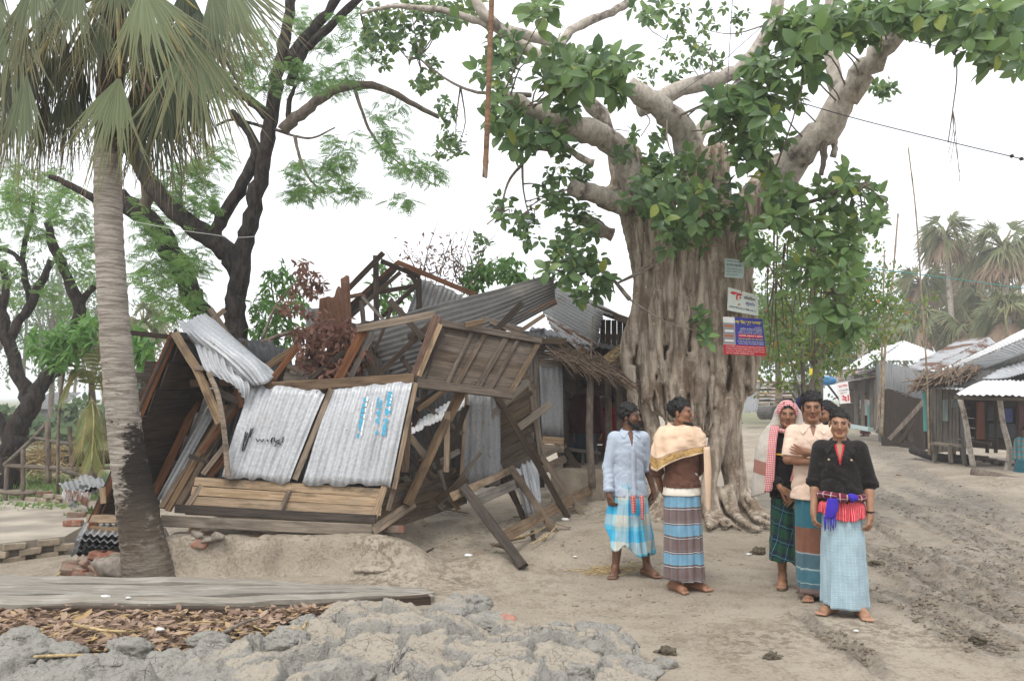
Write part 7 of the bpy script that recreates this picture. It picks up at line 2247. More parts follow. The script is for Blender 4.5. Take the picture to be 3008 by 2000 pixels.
    n = vnoise(L * 75, s.seed) * .004 + vnoise(L * 34, s.seed + 3) * (.006 if style != 'cap' else 0)
    front = 1.601 + .010 * np.cos(L[:, 0] / .07 * 1.4) + .009 * vnoise(L[:, :2] * 46, s.seed + 9) - .008
    # hairline: height below which there is no hair, by position front to back
    hl = np.interp(L[:, 1], [-.10, -.062, -.045, -.022, -.012, .03, .05, .09, .12], [1.598, 1.598, 1.588, 1.555, 1.53, 1.535, 1.500, 1.480, 1.478])
    hl = np.where(L[:, 1] < -.05, np.maximum(hl, front - .004), hl)
    cut = (hl - L[:, 2]) * .8
    inner = None
    d = np.maximum(S.d.ravel() + n, cut)
    S.d = d.reshape(S.d.shape).astype(np.float32)
    v, f = S.polys()
    s.put('hair' if style != 'cap' else 'cap', v, f, HAIR if style != 'cap' else s.capmat, True)
  capmat = None
  def beard(s, kind):
    vox = max(.005, s.vox)
    c = s.h(0, -.04, 1.46)
    S = SDF(c - Vector((.13,) * 3), c + Vector((.13,) * 3), vox, .012)
    if kind == 'full':
      S.chain([s.h(.068, -.004, 1.515), s.h(.058, -.02, 1.482), s.h(.028, -.066, 1.45), s.h(0, -.08, 1.440), s.h(-.028, -.066, 1.45), s.h(-.058, -.02, 1.482), s.h(-.068, -.004, 1.515)], [.010, .015, .02, .022, .02, .015, .010])
      S.chain([s.h(.027, -.088, 1.478), s.h(.012, -.097, 1.492), s.h(-.012, -.097, 1.492), s.h(-.027, -.088, 1.478)], [.006, .007, .007, .006], .004)
    else:
      S.chain([s.h(.05, -.035, 1.462), s.h(.02, -.07, 1.443), s.h(0, -.082, 1.433), s.h(-.02, -.07, 1.443), s.h(-.05, -.035, 1.462)], [.009, .017, .021, .017, .009])
      S.cone(s.h(0, -.08, 1.44), s.h(0, -.085, 1.415), .018, .010)
    X = S.coords()
    pts = np.stack([a.ravel() for a in X], 1)
    S.d = (S.d.ravel() + vnoise(pts * 90, 5) * .004).reshape(S.d.shape).astype(np.float32)
    v, f = S.polys()
    s.put('beard', v, f, HAIR, True)

  # ---- clothing
  def loft(s, S, prof, k=.03, folds=.006, seed=0):
    """elliptical loft: prof rows are z, a, b, cy"""
    prof = sorted(prof)
    z = [p[0] for p in prof]
    lo = np.array([-.4, -.35, z[0] - .05]); hi = np.array([.4, .35, z[-1] + .05])
    sl, X = S._win(lo, hi, 0)
    a, b, cy_ = (np.interp(X[2], z, [p[i] for p in prof]) for i in (1, 2, 3))
    pts = np.stack([X[0].ravel(), X[1].ravel(), X[2].ravel()], 1)
    d = (np.sqrt((X[0] / a) ** 2 + ((X[1] - cy_) / b) ** 2) - 1) * np.minimum(a, b)
    nr = np.abs(d.ravel()) < folds * 1.6 + .02
    pn_ = pts[nr]
    fo = np.zeros(len(pts))
    fo[nr] = (.55 - 1.7 * np.abs(vnoise(pn_ * np.array([7, 7, 11]) + pn_[:, [2, 0, 1]] * 7, seed))) * folds + (.5 - 1.5 * np.abs(vnoise(pn_ * np.array([16, 16, 13]) + pn_[:, [1, 2, 0]] * 9, seed + 4))) * folds * .5
    d = d + fo.reshape(X[0].shape)
    d = np.maximum(d, np.maximum(z[0] - X[2], X[2] - z[-1]))
    S._merge(sl, d, k)
  def capcone(s, S, a, b, ra, rb, k=.02, folds=.004, seed=0):
    a, b = np.array(a, float), np.array(b, float)
    sl, X = S._win(np.minimum(a, b), np.maximum(a, b), max(ra, rb) + .05)
    ab = b - a
    L = np.linalg.norm(ab)
    t = sum((X[i] - a[i]) * ab[i] for i in range(3)) / (L * L)
    tc_ = np.clip(t, 0, 1)
    pts = np.stack([x.ravel() for x in X], 1)
    d = np.sqrt(sum((X[i] - a[i] - tc_ * ab[i]) ** 2 for i in range(3))) - (ra + (rb - ra) * tc_)
    nr = np.abs(d.ravel()) < .03
    fo = np.zeros(len(pts))
    fo[nr] = vnoise(np.c_[tc_.ravel()[nr] * L * 38 + pts[nr, 0] * 9, pts[nr, 1] * 10, pts[nr, 0] * 10], seed) * folds
    d = d + fo.reshape(X[0].shape)
    d = np.maximum(d, (t - 1) * L)
    S._merge(sl, d, k)
  def shirt(s, name, mat, hem=.78, grow=.016, sleeve=1.0, puff=0.0, vneck=None, cuff=True, cuff_mat=None, flare=.012, folds=.006, top=1.405, neck_r=.068, seed=0, sleeves=True, hem_ab=None):
    """sleeve: how far along the arm it reaches (1 elbow, 2 wrist)"""
    S = SDF((-.40, -.36, hem - .05), (.40, .32, 1.48), max(.006, s.vox), .03)
    g = grow
    ha, hb = hem_ab or (.152 + flare + g, .106 + flare + g)
    s.loft(S, [(hem, ha, hb, .004), (.93, .148 + g, .100 + g, .004), (1.06, .132 + g, .091 + g, 0), (1.2, .140 * s.sh + g, .098 + g, 0), (1.30, .142 * s.sh + g, .092 + g, .006), (1.36, .112 * s.sh + g, .072 + g, .012), (top, .06 + g * .5, .060 + g * .5, .016)], .03, folds, seed)
    S.cone((-.118 * s.sh, .012, 1.334), (.118 * s.sh, .012, 1.334), .046 + g, .046 + g, .03)
    cuffs = []
    if sleeves:
      for sd in ('L', 'R'):
        sh, el, wr, hd, pn, curl, q = s.arm(sd)
        ln = sleeve if not isinstance(sleeve, dict) else sleeve[sd]
        r0, r1, r2 = .050 + g * .8 + puff * .6, .040 + g * .8 + puff, .030 + g * .8 + puff * .3
        if ln <= 1:
          e = sh.lerp(el, ln)
          s.capcone(S, sh, e, r0, r1 + (.012 if ln < .9 else 0), .02, folds * .8, seed + 7)
          cuffs.append((e, (el - sh).normalized(), r1 + (.012 if ln < .9 else 0)))
        else:
          e = el.lerp(wr, ln - 1)
          S.cone(sh, el, r0, r1, .025)
          s.capcone(S, el, e, r1, r2 + (r1 - r2) * (2 - ln), .02, folds, seed + 7)
          cuffs.append((e, (wr - el).normalized(), r2 + (r1 - r2) * (2 - ln)))
    if vneck:
      dep, wid = vneck
      n = 7
      for i in range(n):
        t = i / (n - 1)
        S.ell((0, -.10 + .02 * (1 - t), 1.44 - t * dep), (wid * (1 - t) + .006, .075, .03), .008, None, cut=True)
    v, f = S.polys()
    o = s.put(name, v, f, mat, True)
    if cuff:
      for p, d_, r in cuffs:
        ring = []
        vs, fs, uv = tube_geo([p - d_ * .03, p - d_ * .024, p + d_ * .012, p + d_ * .016, p + d_ * .008], [r + .004, r + .011, r + .009, r + .003, r - .006], 18, False, 3, .05)
        c_ = s.put('cuff', vs, fs, cuff_mat or mat, True)
        c_.parent = o
    return o
  def collar(s, mat, g=.02, drop=.05, spread=.045, name='collar'):
    """two collar leaves lying on a shirt grown by g"""
    for q in (1, -1):
      vs, fs = [], []
      n = 9
      for i in range(n):
        t = i / (n - 1)
        ang = math.pi * (.5 - q * .93 * t)
        ca, sa = math.cos(ang), math.sin(ang)
        zt = 1.432 - .034 * t
        top_ = Vector((ca * .062, .016 + sa * .062, zt))
        roll = Vector((ca * .071, .016 + sa * .071, zt + .006))
        zl = zt - drop * (.62 + .5 * t ** 4)
        ra = np.interp(zl, [1.30, 1.36, 1.405], [.142 * s.sh, .112 * s.sh, .062]) + g + .007
        rb = np.interp(zl, [1.30, 1.36, 1.405], [.092, .072, .060]) + g + .009
        low = Vector((ca * ra * (.82 if abs(ca) > .5 else 1) + q * spread * t ** 4, .012 + sa * rb, zl))
        vs += [top_, roll, low, low - Vector((ca, sa, 0)) * .006]
      for i in range(n - 1):
        for k in range(4):
          fs.append((i * 4 + k, i * 4 + (k + 1) % 4, i * 4 + 4 + (k + 1) % 4, i * 4 + 4 + k))
      fs += [(0, 1, 2, 3), tuple((n - 1) * 4 + k for k in (3, 2, 1, 0))]
      s.put(name, vs, fs, mat, False)
  def skirt(s, name, mat, top=.98, hem=.12, a=(.150, .165, .20), b=(.108, .125, .155), pleats=7, amp=.012, front=0.0, wrap=.03, hemf=None, cy=(0, 0, 0), cx=(0, 0, 0), seed=0, thick=.004, uvs=1.0, twist=0.0, nz=44):
    """a wrapped lungi: rings from the waist down to the hem; front = angle of the overlapping pleat"""
    rg = np.random.default_rng(seed)
    nt = 120
    th = np.linspace(0, 2 * np.pi, nt, endpoint=False)
    T, Z = np.meshgrid(th, np.linspace(0, 1, nz))
    aa = np.interp(Z, [0, .35, 1], a)
    bb = np.interp(Z, [0, .35, 1], b)
    d = np.zeros_like(T)
    for k in range(1, 5):
      fr = pleats * k / 2.0
      fr = round(fr)
      d += np.cos(T * fr + rg.uniform(0, 6.28) + Z * rg.uniform(-1, 1) * 2) * amp * Z ** 1.2 / k
    da = np.angle(np.exp(1j * (T - front + twist * Z)))
    # gathered pleats near the front overlap
    d += np.exp(-(da / .5) ** 2) * np.sin(da * 17) * amp * 1.0 * (0.1 + .9 * Z)
    d += np.where(da > 0, wrap * np.exp(-da / .35), -wrap * .25 * np.exp(da / .2)) * (0.05 + .95 * Z)
    d += .004 * fbm(np.c_[(T * 6).ravel(), (Z * 9).ravel()], 3, seed + 2).reshape(T.shape)
    cr_ = vnoise(np.c_[(np.cos(T) * 4.5).ravel(), (np.sin(T) * 4.5).ravel(), (Z * 2.2 + T * .3).ravel()], seed + 6).reshape(T.shape)
    d += (.4 - 1.5 * np.abs(cr_)) * (.004 + amp * .9) * (.15 + .85 * Z) * (1 if nz > 30 else .2)
    ct, st_ = np.cos(T), np.sin(T)
    e = 0.9
    X = np.interp(Z, [0, .5, 1], cx) + (aa + d) * np.sign(ct) * np.abs(ct) ** e
    Y = np.interp(Z, [0, .5, 1], cy) + (bb + d) * np.sign(st_) * np.abs(st_) ** e
    hz = hem + (hemf(th) if hemf is not None else 0) * np.ones(nt)
    ZZ = top + (hz[None, :] - top) * Z
    outer = np.c_[X.ravel(), Y.ravel(), ZZ.ravel()]
    inner = np.c_[(X - ct * thick).ravel(), (Y - st_ * thick).ravel(), ZZ.ravel()]
    idx = np.arange(nt * nz).reshape(nz, nt)
    r = np.roll(idx, -1, 1)
    q = np.stack([idx[:-1], idx[1:], r[1:], r[:-1]], -1).reshape(-1, 4)
    n = nt * nz
    fs = q.tolist() + (q[:, ::-1] + n).tolist()
    fs += [(idx[-1, i], idx[-1, i] + n, r[-1, i] + n, r[-1, i]) for i in range(nt)]
    fs += [(r[0, i], r[0, i] + n, idx[0, i] + n, idx[0, i]) for i in range(nt)]
    per = 2 * math.pi * .17
    U = ((T - front) % (2 * np.pi)) / (2 * np.pi) * per * uvs + twist * Z * .2
    Vv = (top - ZZ)
    uv = np.c_[U.ravel(), Vv.ravel()]
    return s.put(name, np.r_[outer, inner], fs, mat, True, np.r_[uv, uv])
  def drape(s, name, mat, rows, thick=.006, folds=.008, seed=0, sub=6, uvscale=1.0):
    """cloth surface through rows of points (each row runs across, rows go down)"""
    rows = [spline([Vector(p) for p in r], 8) for r in rows]
    m = len(rows[0])
    colsp = [spline([rows[j][i] for j in range(len(rows))], sub) for i in range(m)]
    nr = len(colsp[0])
    v = np.array([[colsp[i][j] for i in range(m)] for j in range(nr)], float)      # nr, m, 3
    du = np.gradient(v, axis=1)
    dv = np.gradient(v, axis=0)
    nn = np.cross(du, dv)
    nn /= np.linalg.norm(nn, axis=2, keepdims=True) + 1e-9
    lu = np.cumsum(np.linalg.norm(np.diff(v, axis=1, prepend=v[:, :1]), axis=2), axis=1)
    lv = np.cumsum(np.linalg.norm(np.diff(v, axis=0, prepend=v[:1]), axis=2), axis=0)
    fo = fbm(np.c_[(lu * 16).ravel(), (lv * 5).ravel()], 3, seed).reshape(nr, m) * folds
    v = v + nn * fo[..., None]
    w = v - nn * thick
    idx = np.arange(nr * m).reshape(nr, m)
    q = np.stack([idx[:-1, :-1], idx[:-1, 1:], idx[1:, 1:], idx[1:, :-1]], -1).reshape(-1, 4)
    n = nr * m
    fs = q.tolist() + (q[:, ::-1] + n).tolist()
    bd = idx[0].tolist() + idx[1:, -1].tolist() + idx[-1, ::-1][1:].tolist() + idx[::-1, 0][1:-1].tolist()
    fs += [(bd[i], bd[i] + n, bd[(i + 1) % len(bd)] + n, bd[(i + 1) % len(bd)]) for i in range(len(bd))]
    uv = np.c_[lu.ravel(), lv.ravel()] * uvscale
    return s.put(name, np.r_[v.reshape(-1, 3), w.reshape(-1, 3)], fs, mat, True, np.r_[uv, uv])
# ---------------------------------------------------------------- the five men in front
HPI = math.pi / 2
BLUE_STRIPE = plaid('shirt_pale_blue_stripe', [(0, (.44, .49, .55)), (.62, (.25, .32, .43))], .0085, [(0, (.42, .47, .54))], 1.0, .12, coord='Object', ax=(0, 2), fade=.08)
PEACH_CHECK = plaid('shirt_peach_check', [(0, (.62, .47, .37)), (.40, (.60, .36, .27)), (.46, (.62, .48, .39)), (.8, (.40, .45, .49)), (.86, (.62, .47, .37))], .072,
          [(0, (.64, .49, .385)), (.42, (.6, .38, .26)), (.48, (.64, .49, .385)), (.85, (.58, .48, .28)), (.9, (.64, .49, .385))], .066, .5, coord='Object', ax=(0, 2), fade=.06)
L_BLUECHECK = plaid('lungi_blue_cream', [(0, (.03, .30, .50)), (.40, (.10, .42, .55)), (.52, (.50, .50, .44)), (.93, (.32, .46, .5))], .27,
          [(0, (.04, .36, .58)), (.42, (.48, .50, .45)), (.84, (.15, .45, .56))], .25, .5)
L_BANDS = plaid('lungi_bands', [(0, (.24, .19, .18)), (.10, (.16, .15, .17)), (.48, (.27, .25, .26)), (.52, (.14, .08, .06)), (.9, (.30, .26, .25))], .085,
        [(0, (.05, .05, .06)), (.035, (.62, .62, .6)), (.055, (.05, .05, .06)), (.10, (.11, .085, .085)), (.44, (.14, .12, .13)), (.50, (.05, .05, .06)), (.535, (.62, .62, .6)), (.555, (.06, .07, .09)), (.60, (.11, .36, .53)), (.93, (.13, .40, .55)), (.97, (.05, .05, .06))], .245, .72, fine=(.012, (.22, .12, .09), .25))
L_GREEN = plaid('lungi_dark_green', [(0, (.012, .05, .03)), (.3, (.014, .02, .04)), (.55, (.07, .3, .32)), (.585, (.014, .02, .04)), (.8, (.012, .06, .03))], .13,
        [(0, (.014, .055, .03)), (.33, (.012, .016, .035)), (.6, (.08, .34, .36)), (.635, (.012, .016, .035)), (.82, (.01, .07, .035))], .14, .5, skew=.28)
L_TEAL = plaid('lungi_brown_teal', [(0, (.115, .085, .075)), (.5, (.125, .10, .095)), (.56, (.12, .085, .075))], .3,
       [(0, (.20, .085, .05)), (.205, (.30, .34, .35)), (.215, (.06, .14, .18)), (.33, (.30, .4, .4)), (.345, (.04, .16, .21)), (.45, (.3, .42, .42)), (.46, (.05, .13, .17)), (.5, (.16, .115, .1)), (.70, (.25, .4, .44)), (.71, (.02, .14, .19)), (.73, (.25, .4, .44)), (.745, (.01, .125, .17))], .95, .82)
L_PALE = plaid('lungi_pale_blue', [(0, (.28, .385, .43)), (.5, (.36, .465, .505))], .013, [(0, (.28, .385, .43)), (.55, (.36, .465, .505))], .016, .5, fine=(.026, (.20, .30, .36), .3))
GAMCHA = plaid('gamcha_check', [(0, (.52, .47, .41)), (.5, (.44, .42, .38))], .016,
       [(0, (.50, .46, .4)), (.5, (.38, .35, .3))], .016, .5, fine=(.012, (.26, .22, .19), .5))
def banded(src, name, v0, v1, c):
  m_ = src.copy()
  m_.name = name
  nt_ = m_.node_tree
  b_ = nt_.nodes['Principled BSDF']
  old = b_.inputs['Base Color'].links[0].from_socket
  q = NT.__new__(NT)
  q.m, q.t, q.b, q._tc, q._oi = m_, nt_, b_, None, None
  v = q.sep(q.tc('UV'))[1]
  f = q.math('MULTIPLY', q.math('GREATER_THAN', v, v0), q.math('LESS_THAN', v, v1))
  q.col(q.mix(q.math('MULTIPLY', f, .85), old, c))
  return m_
GAMCHA_BAND = banded(GAMCHA, 'gamcha_banded', .34, .46, (.24, .085, .06))
GAMCHA_RED = plaid('gamcha_red_check', [(0, (.40, .045, .065)), (.5, (.55, .38, .37))], .016, [(0, (.42, .04, .055)), (.5, (.55, .42, .4))], .02, .5)
SWEATER = cloth('sweater_brown', (.105, .05, .034), .95, .12, fleck=(.16, .085, .06))
WHITE_VEST = cloth('undershirt_white', (.62, .58, .50), .9)
BLACK_CLOTH = cloth('black_cloth', (.014, .013, .014), .92)
JACKET = cloth('jacket_black_denim', (.016, .014, .014), .93, .25, fleck=(.055, .045, .04))
PURPLE = cloth('purple_cloth', (.045, .028, .33), .85)
MAROON = plaid('maroon_cloth_white_line', [(0, (.13, .012, .03)), (.86, (.65, .6, .58))], .055, [(0, (.10, .01, .02)), (.88, (.55, .5, .5))], .05, .5)
RED_STRIPE = plaid('red_stripe', [(0, (.50, .02, .04)), (.6, (.66, .24, .25))], .014, [(0, (.52, .03, .05))], 1.0, .25)
RED_PLAID = plaid('red_plaid_strip', [(0, (.42, .03, .04)), (.5, (.55, .3, .28))], .02, [(0, (.40, .03, .03)), (.6, (.5, .28, .25))], .024, .5)
YELLOW = cloth('yellow_band', (.62, .36, .02))
ZIP = simple('zip_blue_grey', (.06, .07, .13), .6)

def shawl_mat():
  m = NT('shawl_beige', 0.95, 0, 0.1)
  s_ = m.sep(m.tc('UV'))
  v = s_[1]
  c = m.mix(m.noise(m.tc(), 12, 4), (.60, .43, .30), (.70, .52, .38))
  orn = m.rng(m.voro(m.mapping(m.tc('UV'), (42, 42, 1)), 1.0), 0.25, 0.55)
  gold = m.mix(orn, (.22, .125, .035), (.40, .26, .11))
  band = m.math('MULTIPLY', m.math('GREATER_THAN', v, 0.80), m.math('LESS_THAN', v, 0.965))
  c = m.mix(band, c, gold)
  line = m.math('MULTIPLY', m.math('GREATER_THAN', v, 0.775), m.math('LESS_THAN', v, 0.80))
  c = m.mix(line, c, (.34, .24, .20))
  c = m.mix(m.math('GREATER_THAN', v, 0.965), c, (.62, .48, .33))
  m.col(c)
  m.bump(m.math('ADD', m.noise(m.tc(), 14, 4), m.math('MULTIPLY', m.noise(m.tc(), 250, 2), .08)), .35, .02)
  return m.m
SHAWL = shawl_mat()

def at(x, y, d=None):
  g = G(x, y)
  return (g.x, g.y, gz(g.x, g.y) + 0.002)

# man in the pale blue shirt
A = Fig('man in pale blue striped shirt and short blue checked lungi, head turned aside', at(1852, 1692), 0.16, 1.58, 1, head=(.95, 0, 0), hair='curly', beard='full', seed=1,
    arms={'R': dict(elbow=(.205, .03, 1.05), wrist=(.225, -.06, .80), hand=(-.25, -.2, -1), palm=(-1, .5, 0), curl=.75),
       'L': dict(elbow=(.19, .05, 1.06), wrist=(.255, .03, .82), hand=(.0, -.12, -1), palm=(-1, -.1, 0), curl=.5)},
    legs={'R': dict(knee=(-.115, -.03, .475), ankle=(-.145, .02, .085), toe=(-.55, -1, 0)), 'L': dict(knee=(.12, -.01, .475), ankle=(.17, .0, .085), toe=(.45, -1, 0))})
A.shirt('shirt', BLUE_STRIPE, hem=.775, grow=.018, sleeve={'R': 1.88, 'L': 1.2}, vneck=(.155, .038), flare=.02, folds=.009, seed=11)
A.collar(BLUE_STRIPE, g=.022, drop=.055)
def placket(F, mat, z0, z1, g, b0):
  zs = np.linspace(z0, z1, 6)
  yb = [-(np.interp(z, [z1, .93, 1.06, 1.2, 1.3], [b0, .100, .091, .098, .092]) + g + .009) for z in zs]
  F.drape('placket', mat, [[(-.02, y + .003, z), (0, y - .002, z), (.02, y + .003, z)] for z, y in zip(zs, yb)], .006, .002)
  for z, y in list(zip(zs, yb))[:-1]:
    vs, fs, uv = tube_geo([(0, y - .001, z - .03), (0, y - .007, z - .03)], [.007, .006], 8)
    F.put('button', vs, fs, WHITE_VEST)
placket(A, BLUE_STRIPE, 1.25, .785, .022, .124)
A.skirt('lungi', L_BLUECHECK, top=.96, hem=.22, a=(.150, .178, .225), b=(.108, .14, .17), pleats=9, amp=.022, front=-HPI - .05, wrap=.035,
    hemf=lambda th: .30 * np.exp(-(np.angle(np.exp(1j * (th - math.pi + .35))) / .65) ** 2) + .09 * np.exp(-(np.angle(np.exp(1j * (th + HPI + .35))) / .35) ** 2) + .02 * np.sin(th * 5), seed=3)
for _k, (x0, z1, w_) in enumerate(((-.03, .64, .022), (.055, .58, .016))):
  A.drape('tucked_end', RED_PLAID, [[(x0 - w_, -.20, .80), (x0, -.21, .80), (x0 + w_, -.20, .80)], [(x0 - w_, -.215, .70), (x0, -.228, .70), (x0 + w_, -.215, .70)], [(x0 - w_ * .8, -.215, z1), (x0, -.226, z1 - .01), (x0 + w_ * .6, -.21, z1 + .02)]], .005, .003)
mbx = tube_geo([A.arm('L')[2] + Vector((0, -.03, -.1)), A.arm('L')[2] + Vector((-.01, -.085, -.11))], .004, 8)
A.put('cigarette', mbx[0], mbx[1], WHITE_VEST, False)

# man in the shawl
B = Fig('bearded man with beige gold-bordered shawl over brown sweater, hands behind his back', at(2008, 1736), 0.2, 1.62, 0, head=(.88, -.04, 0), hair='full', beard='chin', seed=2,
    arms={'R': dict(elbow=(.215, .07, 1.06), wrist=(.12, .19, .86), hand=(-1, .1, -.3), palm=(0, 1, .2), curl=.5), 'L': dict(elbow=(.20, .08, 1.06), wrist=(.10, .21, .88), hand=(-1, .15, -.3), palm=(0, 1, .2), curl=.5)},
    legs={'R': dict(ankle=(-.075, .01, .085), toe=(.25, -1, 0)), 'L': dict(ankle=(.10, .03, .085), toe=(.75, -1, 0))})
B.shirt('undershirt', WHITE_VEST, hem=.825, grow=.012, sleeves=False, flare=.012, folds=.004, seed=21, top=1.39)
B.shirt('sweater', SWEATER, hem=.905, grow=.02, sleeve=1.2, flare=.0, folds=.008, seed=22, hem_ab=(.160, .116), top=1.39)
B.skirt('sweater_rib', SWEATER, top=.955, hem=.895, a=(.163, .166, .165), b=(.119, .122, .121), pleats=40, amp=.004, wrap=0, seed=2, nz=8)
B.skirt('lungi', L_BANDS, top=.95, hem=.10, a=(.148, .165, .172), b=(.108, .125, .135), pleats=5, amp=.008, front=-HPI + .42, wrap=.045, hemf=lambda th: .012 * np.sin(th * 2 + 1), seed=5)
def build_shawl():
  nt, nz = 96, 34
  th = np.linspace(0, 2 * np.pi, nt, endpoint=False)
  T, Z = np.meshgrid(th, np.linspace(0, 1, nz))
  hem = 1.10 + .13 * (1 + np.cos(T - .12)) / 2 * 1.0 - .06 * np.exp(-(np.angle(np.exp(1j * (T - math.pi - .3))) / .5) ** 2)
  # low on his right arm, high on his left shoulder
  zt = np.interp(Z, [0, .1, .25, .4, 1], [1.435, 1.43, 1.416, 1.355, 0])
  ZZ = np.where(Z <= .4, zt, 1.355 + (hem - 1.355) * (Z - .4) / .6)
  a = np.interp(Z, [0, .1, .25, .4, 1], [.082, .115, .178, .228, .258])
  b = np.interp(Z, [0, .1, .25, .4, 1], [.080, .105, .128, .148, .172])
  f = .010 * np.sin(T * 5 + Z * 7) * Z + .008 * np.sin(T * 11 - Z * 9 + 1) * sstep(0.02, .3, Z) + .010 * fbm(np.c_[(T * 2.5 + Z * 5).ravel(), (Z * 9 - T * 2).ravel()], 3, 4).reshape(T.shape)
  f += .012 * np.sin((Z - T * .05) * 60) * np.exp(-(Z / .16) ** 2)
  X, Y = (a + f) * np.cos(T) - .02 * Z, .014 + (b + f) * np.sin(T)
  ZZ = ZZ + .006 * np.sin(T * 3)
  v = np.c_[X.ravel(), Y.ravel(), ZZ.ravel()]
  w = np.c_[(X - .007 * np.cos(T)).ravel(), (Y - .007 * np.sin(T)).ravel(), ZZ.ravel()]
  idx = np.arange(nt * nz).reshape(nz, nt)
  r = np.roll(idx, -1, 1)
  q = np.stack([idx[:-1], idx[1:], r[1:], r[:-1]], -1).reshape(-1, 4)
  n = nt * nz
  fs = q.tolist() + (q[:, ::-1] + n).tolist() + [(idx[-1, i], idx[-1, i] + n, r[-1, i] + n, r[-1, i]) for i in range(nt)]
  uv = np.c_[(T * .2).ravel(), Z.ravel()]
  B.put('shawl', np.r_[v, w], fs, SHAWL, True, np.r_[uv, uv])
build_shawl()
vs_, fs_, uv_ = tube_geo(spline([(.02, -.10, 1.40), (-.075, -.06, 1.41), (-.10, .02, 1.43), (-.05, .09, 1.44), (.05, .09, 1.44), (.10, .03, 1.43), (.08, -.05, 1.415), (.01, -.105, 1.395)], 5), .018, 10, True, 2, .08)
B.put('shawl_roll', vs_, fs_, SHAWL, True, [(u * .1, .2) for u, w in uv_])
B.drape('shawl_tail', SHAWL, [[(.14, -.15, 1.25), (.20, -.12, 1.25), (.245, -.04, 1.25)], [(.14, -.16, 1.08), (.205, -.135, 1.06), (.25, -.05, 1.08)], [(.145, -.155, .92), (.20, -.135, .89), (.235, -.07, .92)], [(.16, -.14, .72), (.19, -.13, .68), (.215, -.09, .71)]], .006, .006, 3)

# boy in the checked scarf
C = Fig('boy with red-edged checked scarf over his head, black shirt, hands clasped in front', at(2326, 1728), -0.3, 1.60, 0, head=(-.02, -.06, .03), hair='short', seed=3, sandals=True, mouth=.0012,
    arms={'R': dict(elbow=(.20, .0, 1.07), wrist=(.075, -.185, .90), hand=(-.85, -.15, -.5), palm=(.2, 1, -.1), curl=.35), 'L': dict(elbow=(.195, .02, 1.06), wrist=(.055, -.165, .86), hand=(-.8, -.1, -.65), palm=(.2, 1, -.1), curl=.4)},
    legs={'R': dict(ankle=(-.075, .03, .097), toe=(-.12, -1, 0)), 'L': dict(ankle=(.10, -.02, .097), toe=(.12, -1, 0))})
C.shirt('shirt', BLACK_CLOTH, hem=.80, grow=.018, sleeve=1.8, flare=.005, folds=.006, seed=31)
_ys = []
C.drape('shirt_stripe', YELLOW, [[(-.12, -.105, 1.205), (0, -.128, 1.20), (.12, -.105, 1.205)], [(-.12, -.108, 1.192), (0, -.131, 1.187), (.12, -.108, 1.192)]], .003, 0)
C.skirt('lungi', L_GREEN, top=.90, hem=.20, a=(.148, .165, .175), b=(.108, .13, .14), pleats=9, amp=.018, front=-HPI + .15, wrap=.05,
    hemf=lambda th: -.06 * np.cos(th) + .05 * np.exp(-(np.angle(np.exp(1j * (th + HPI + .1))) / .3) ** 2), seed=9)
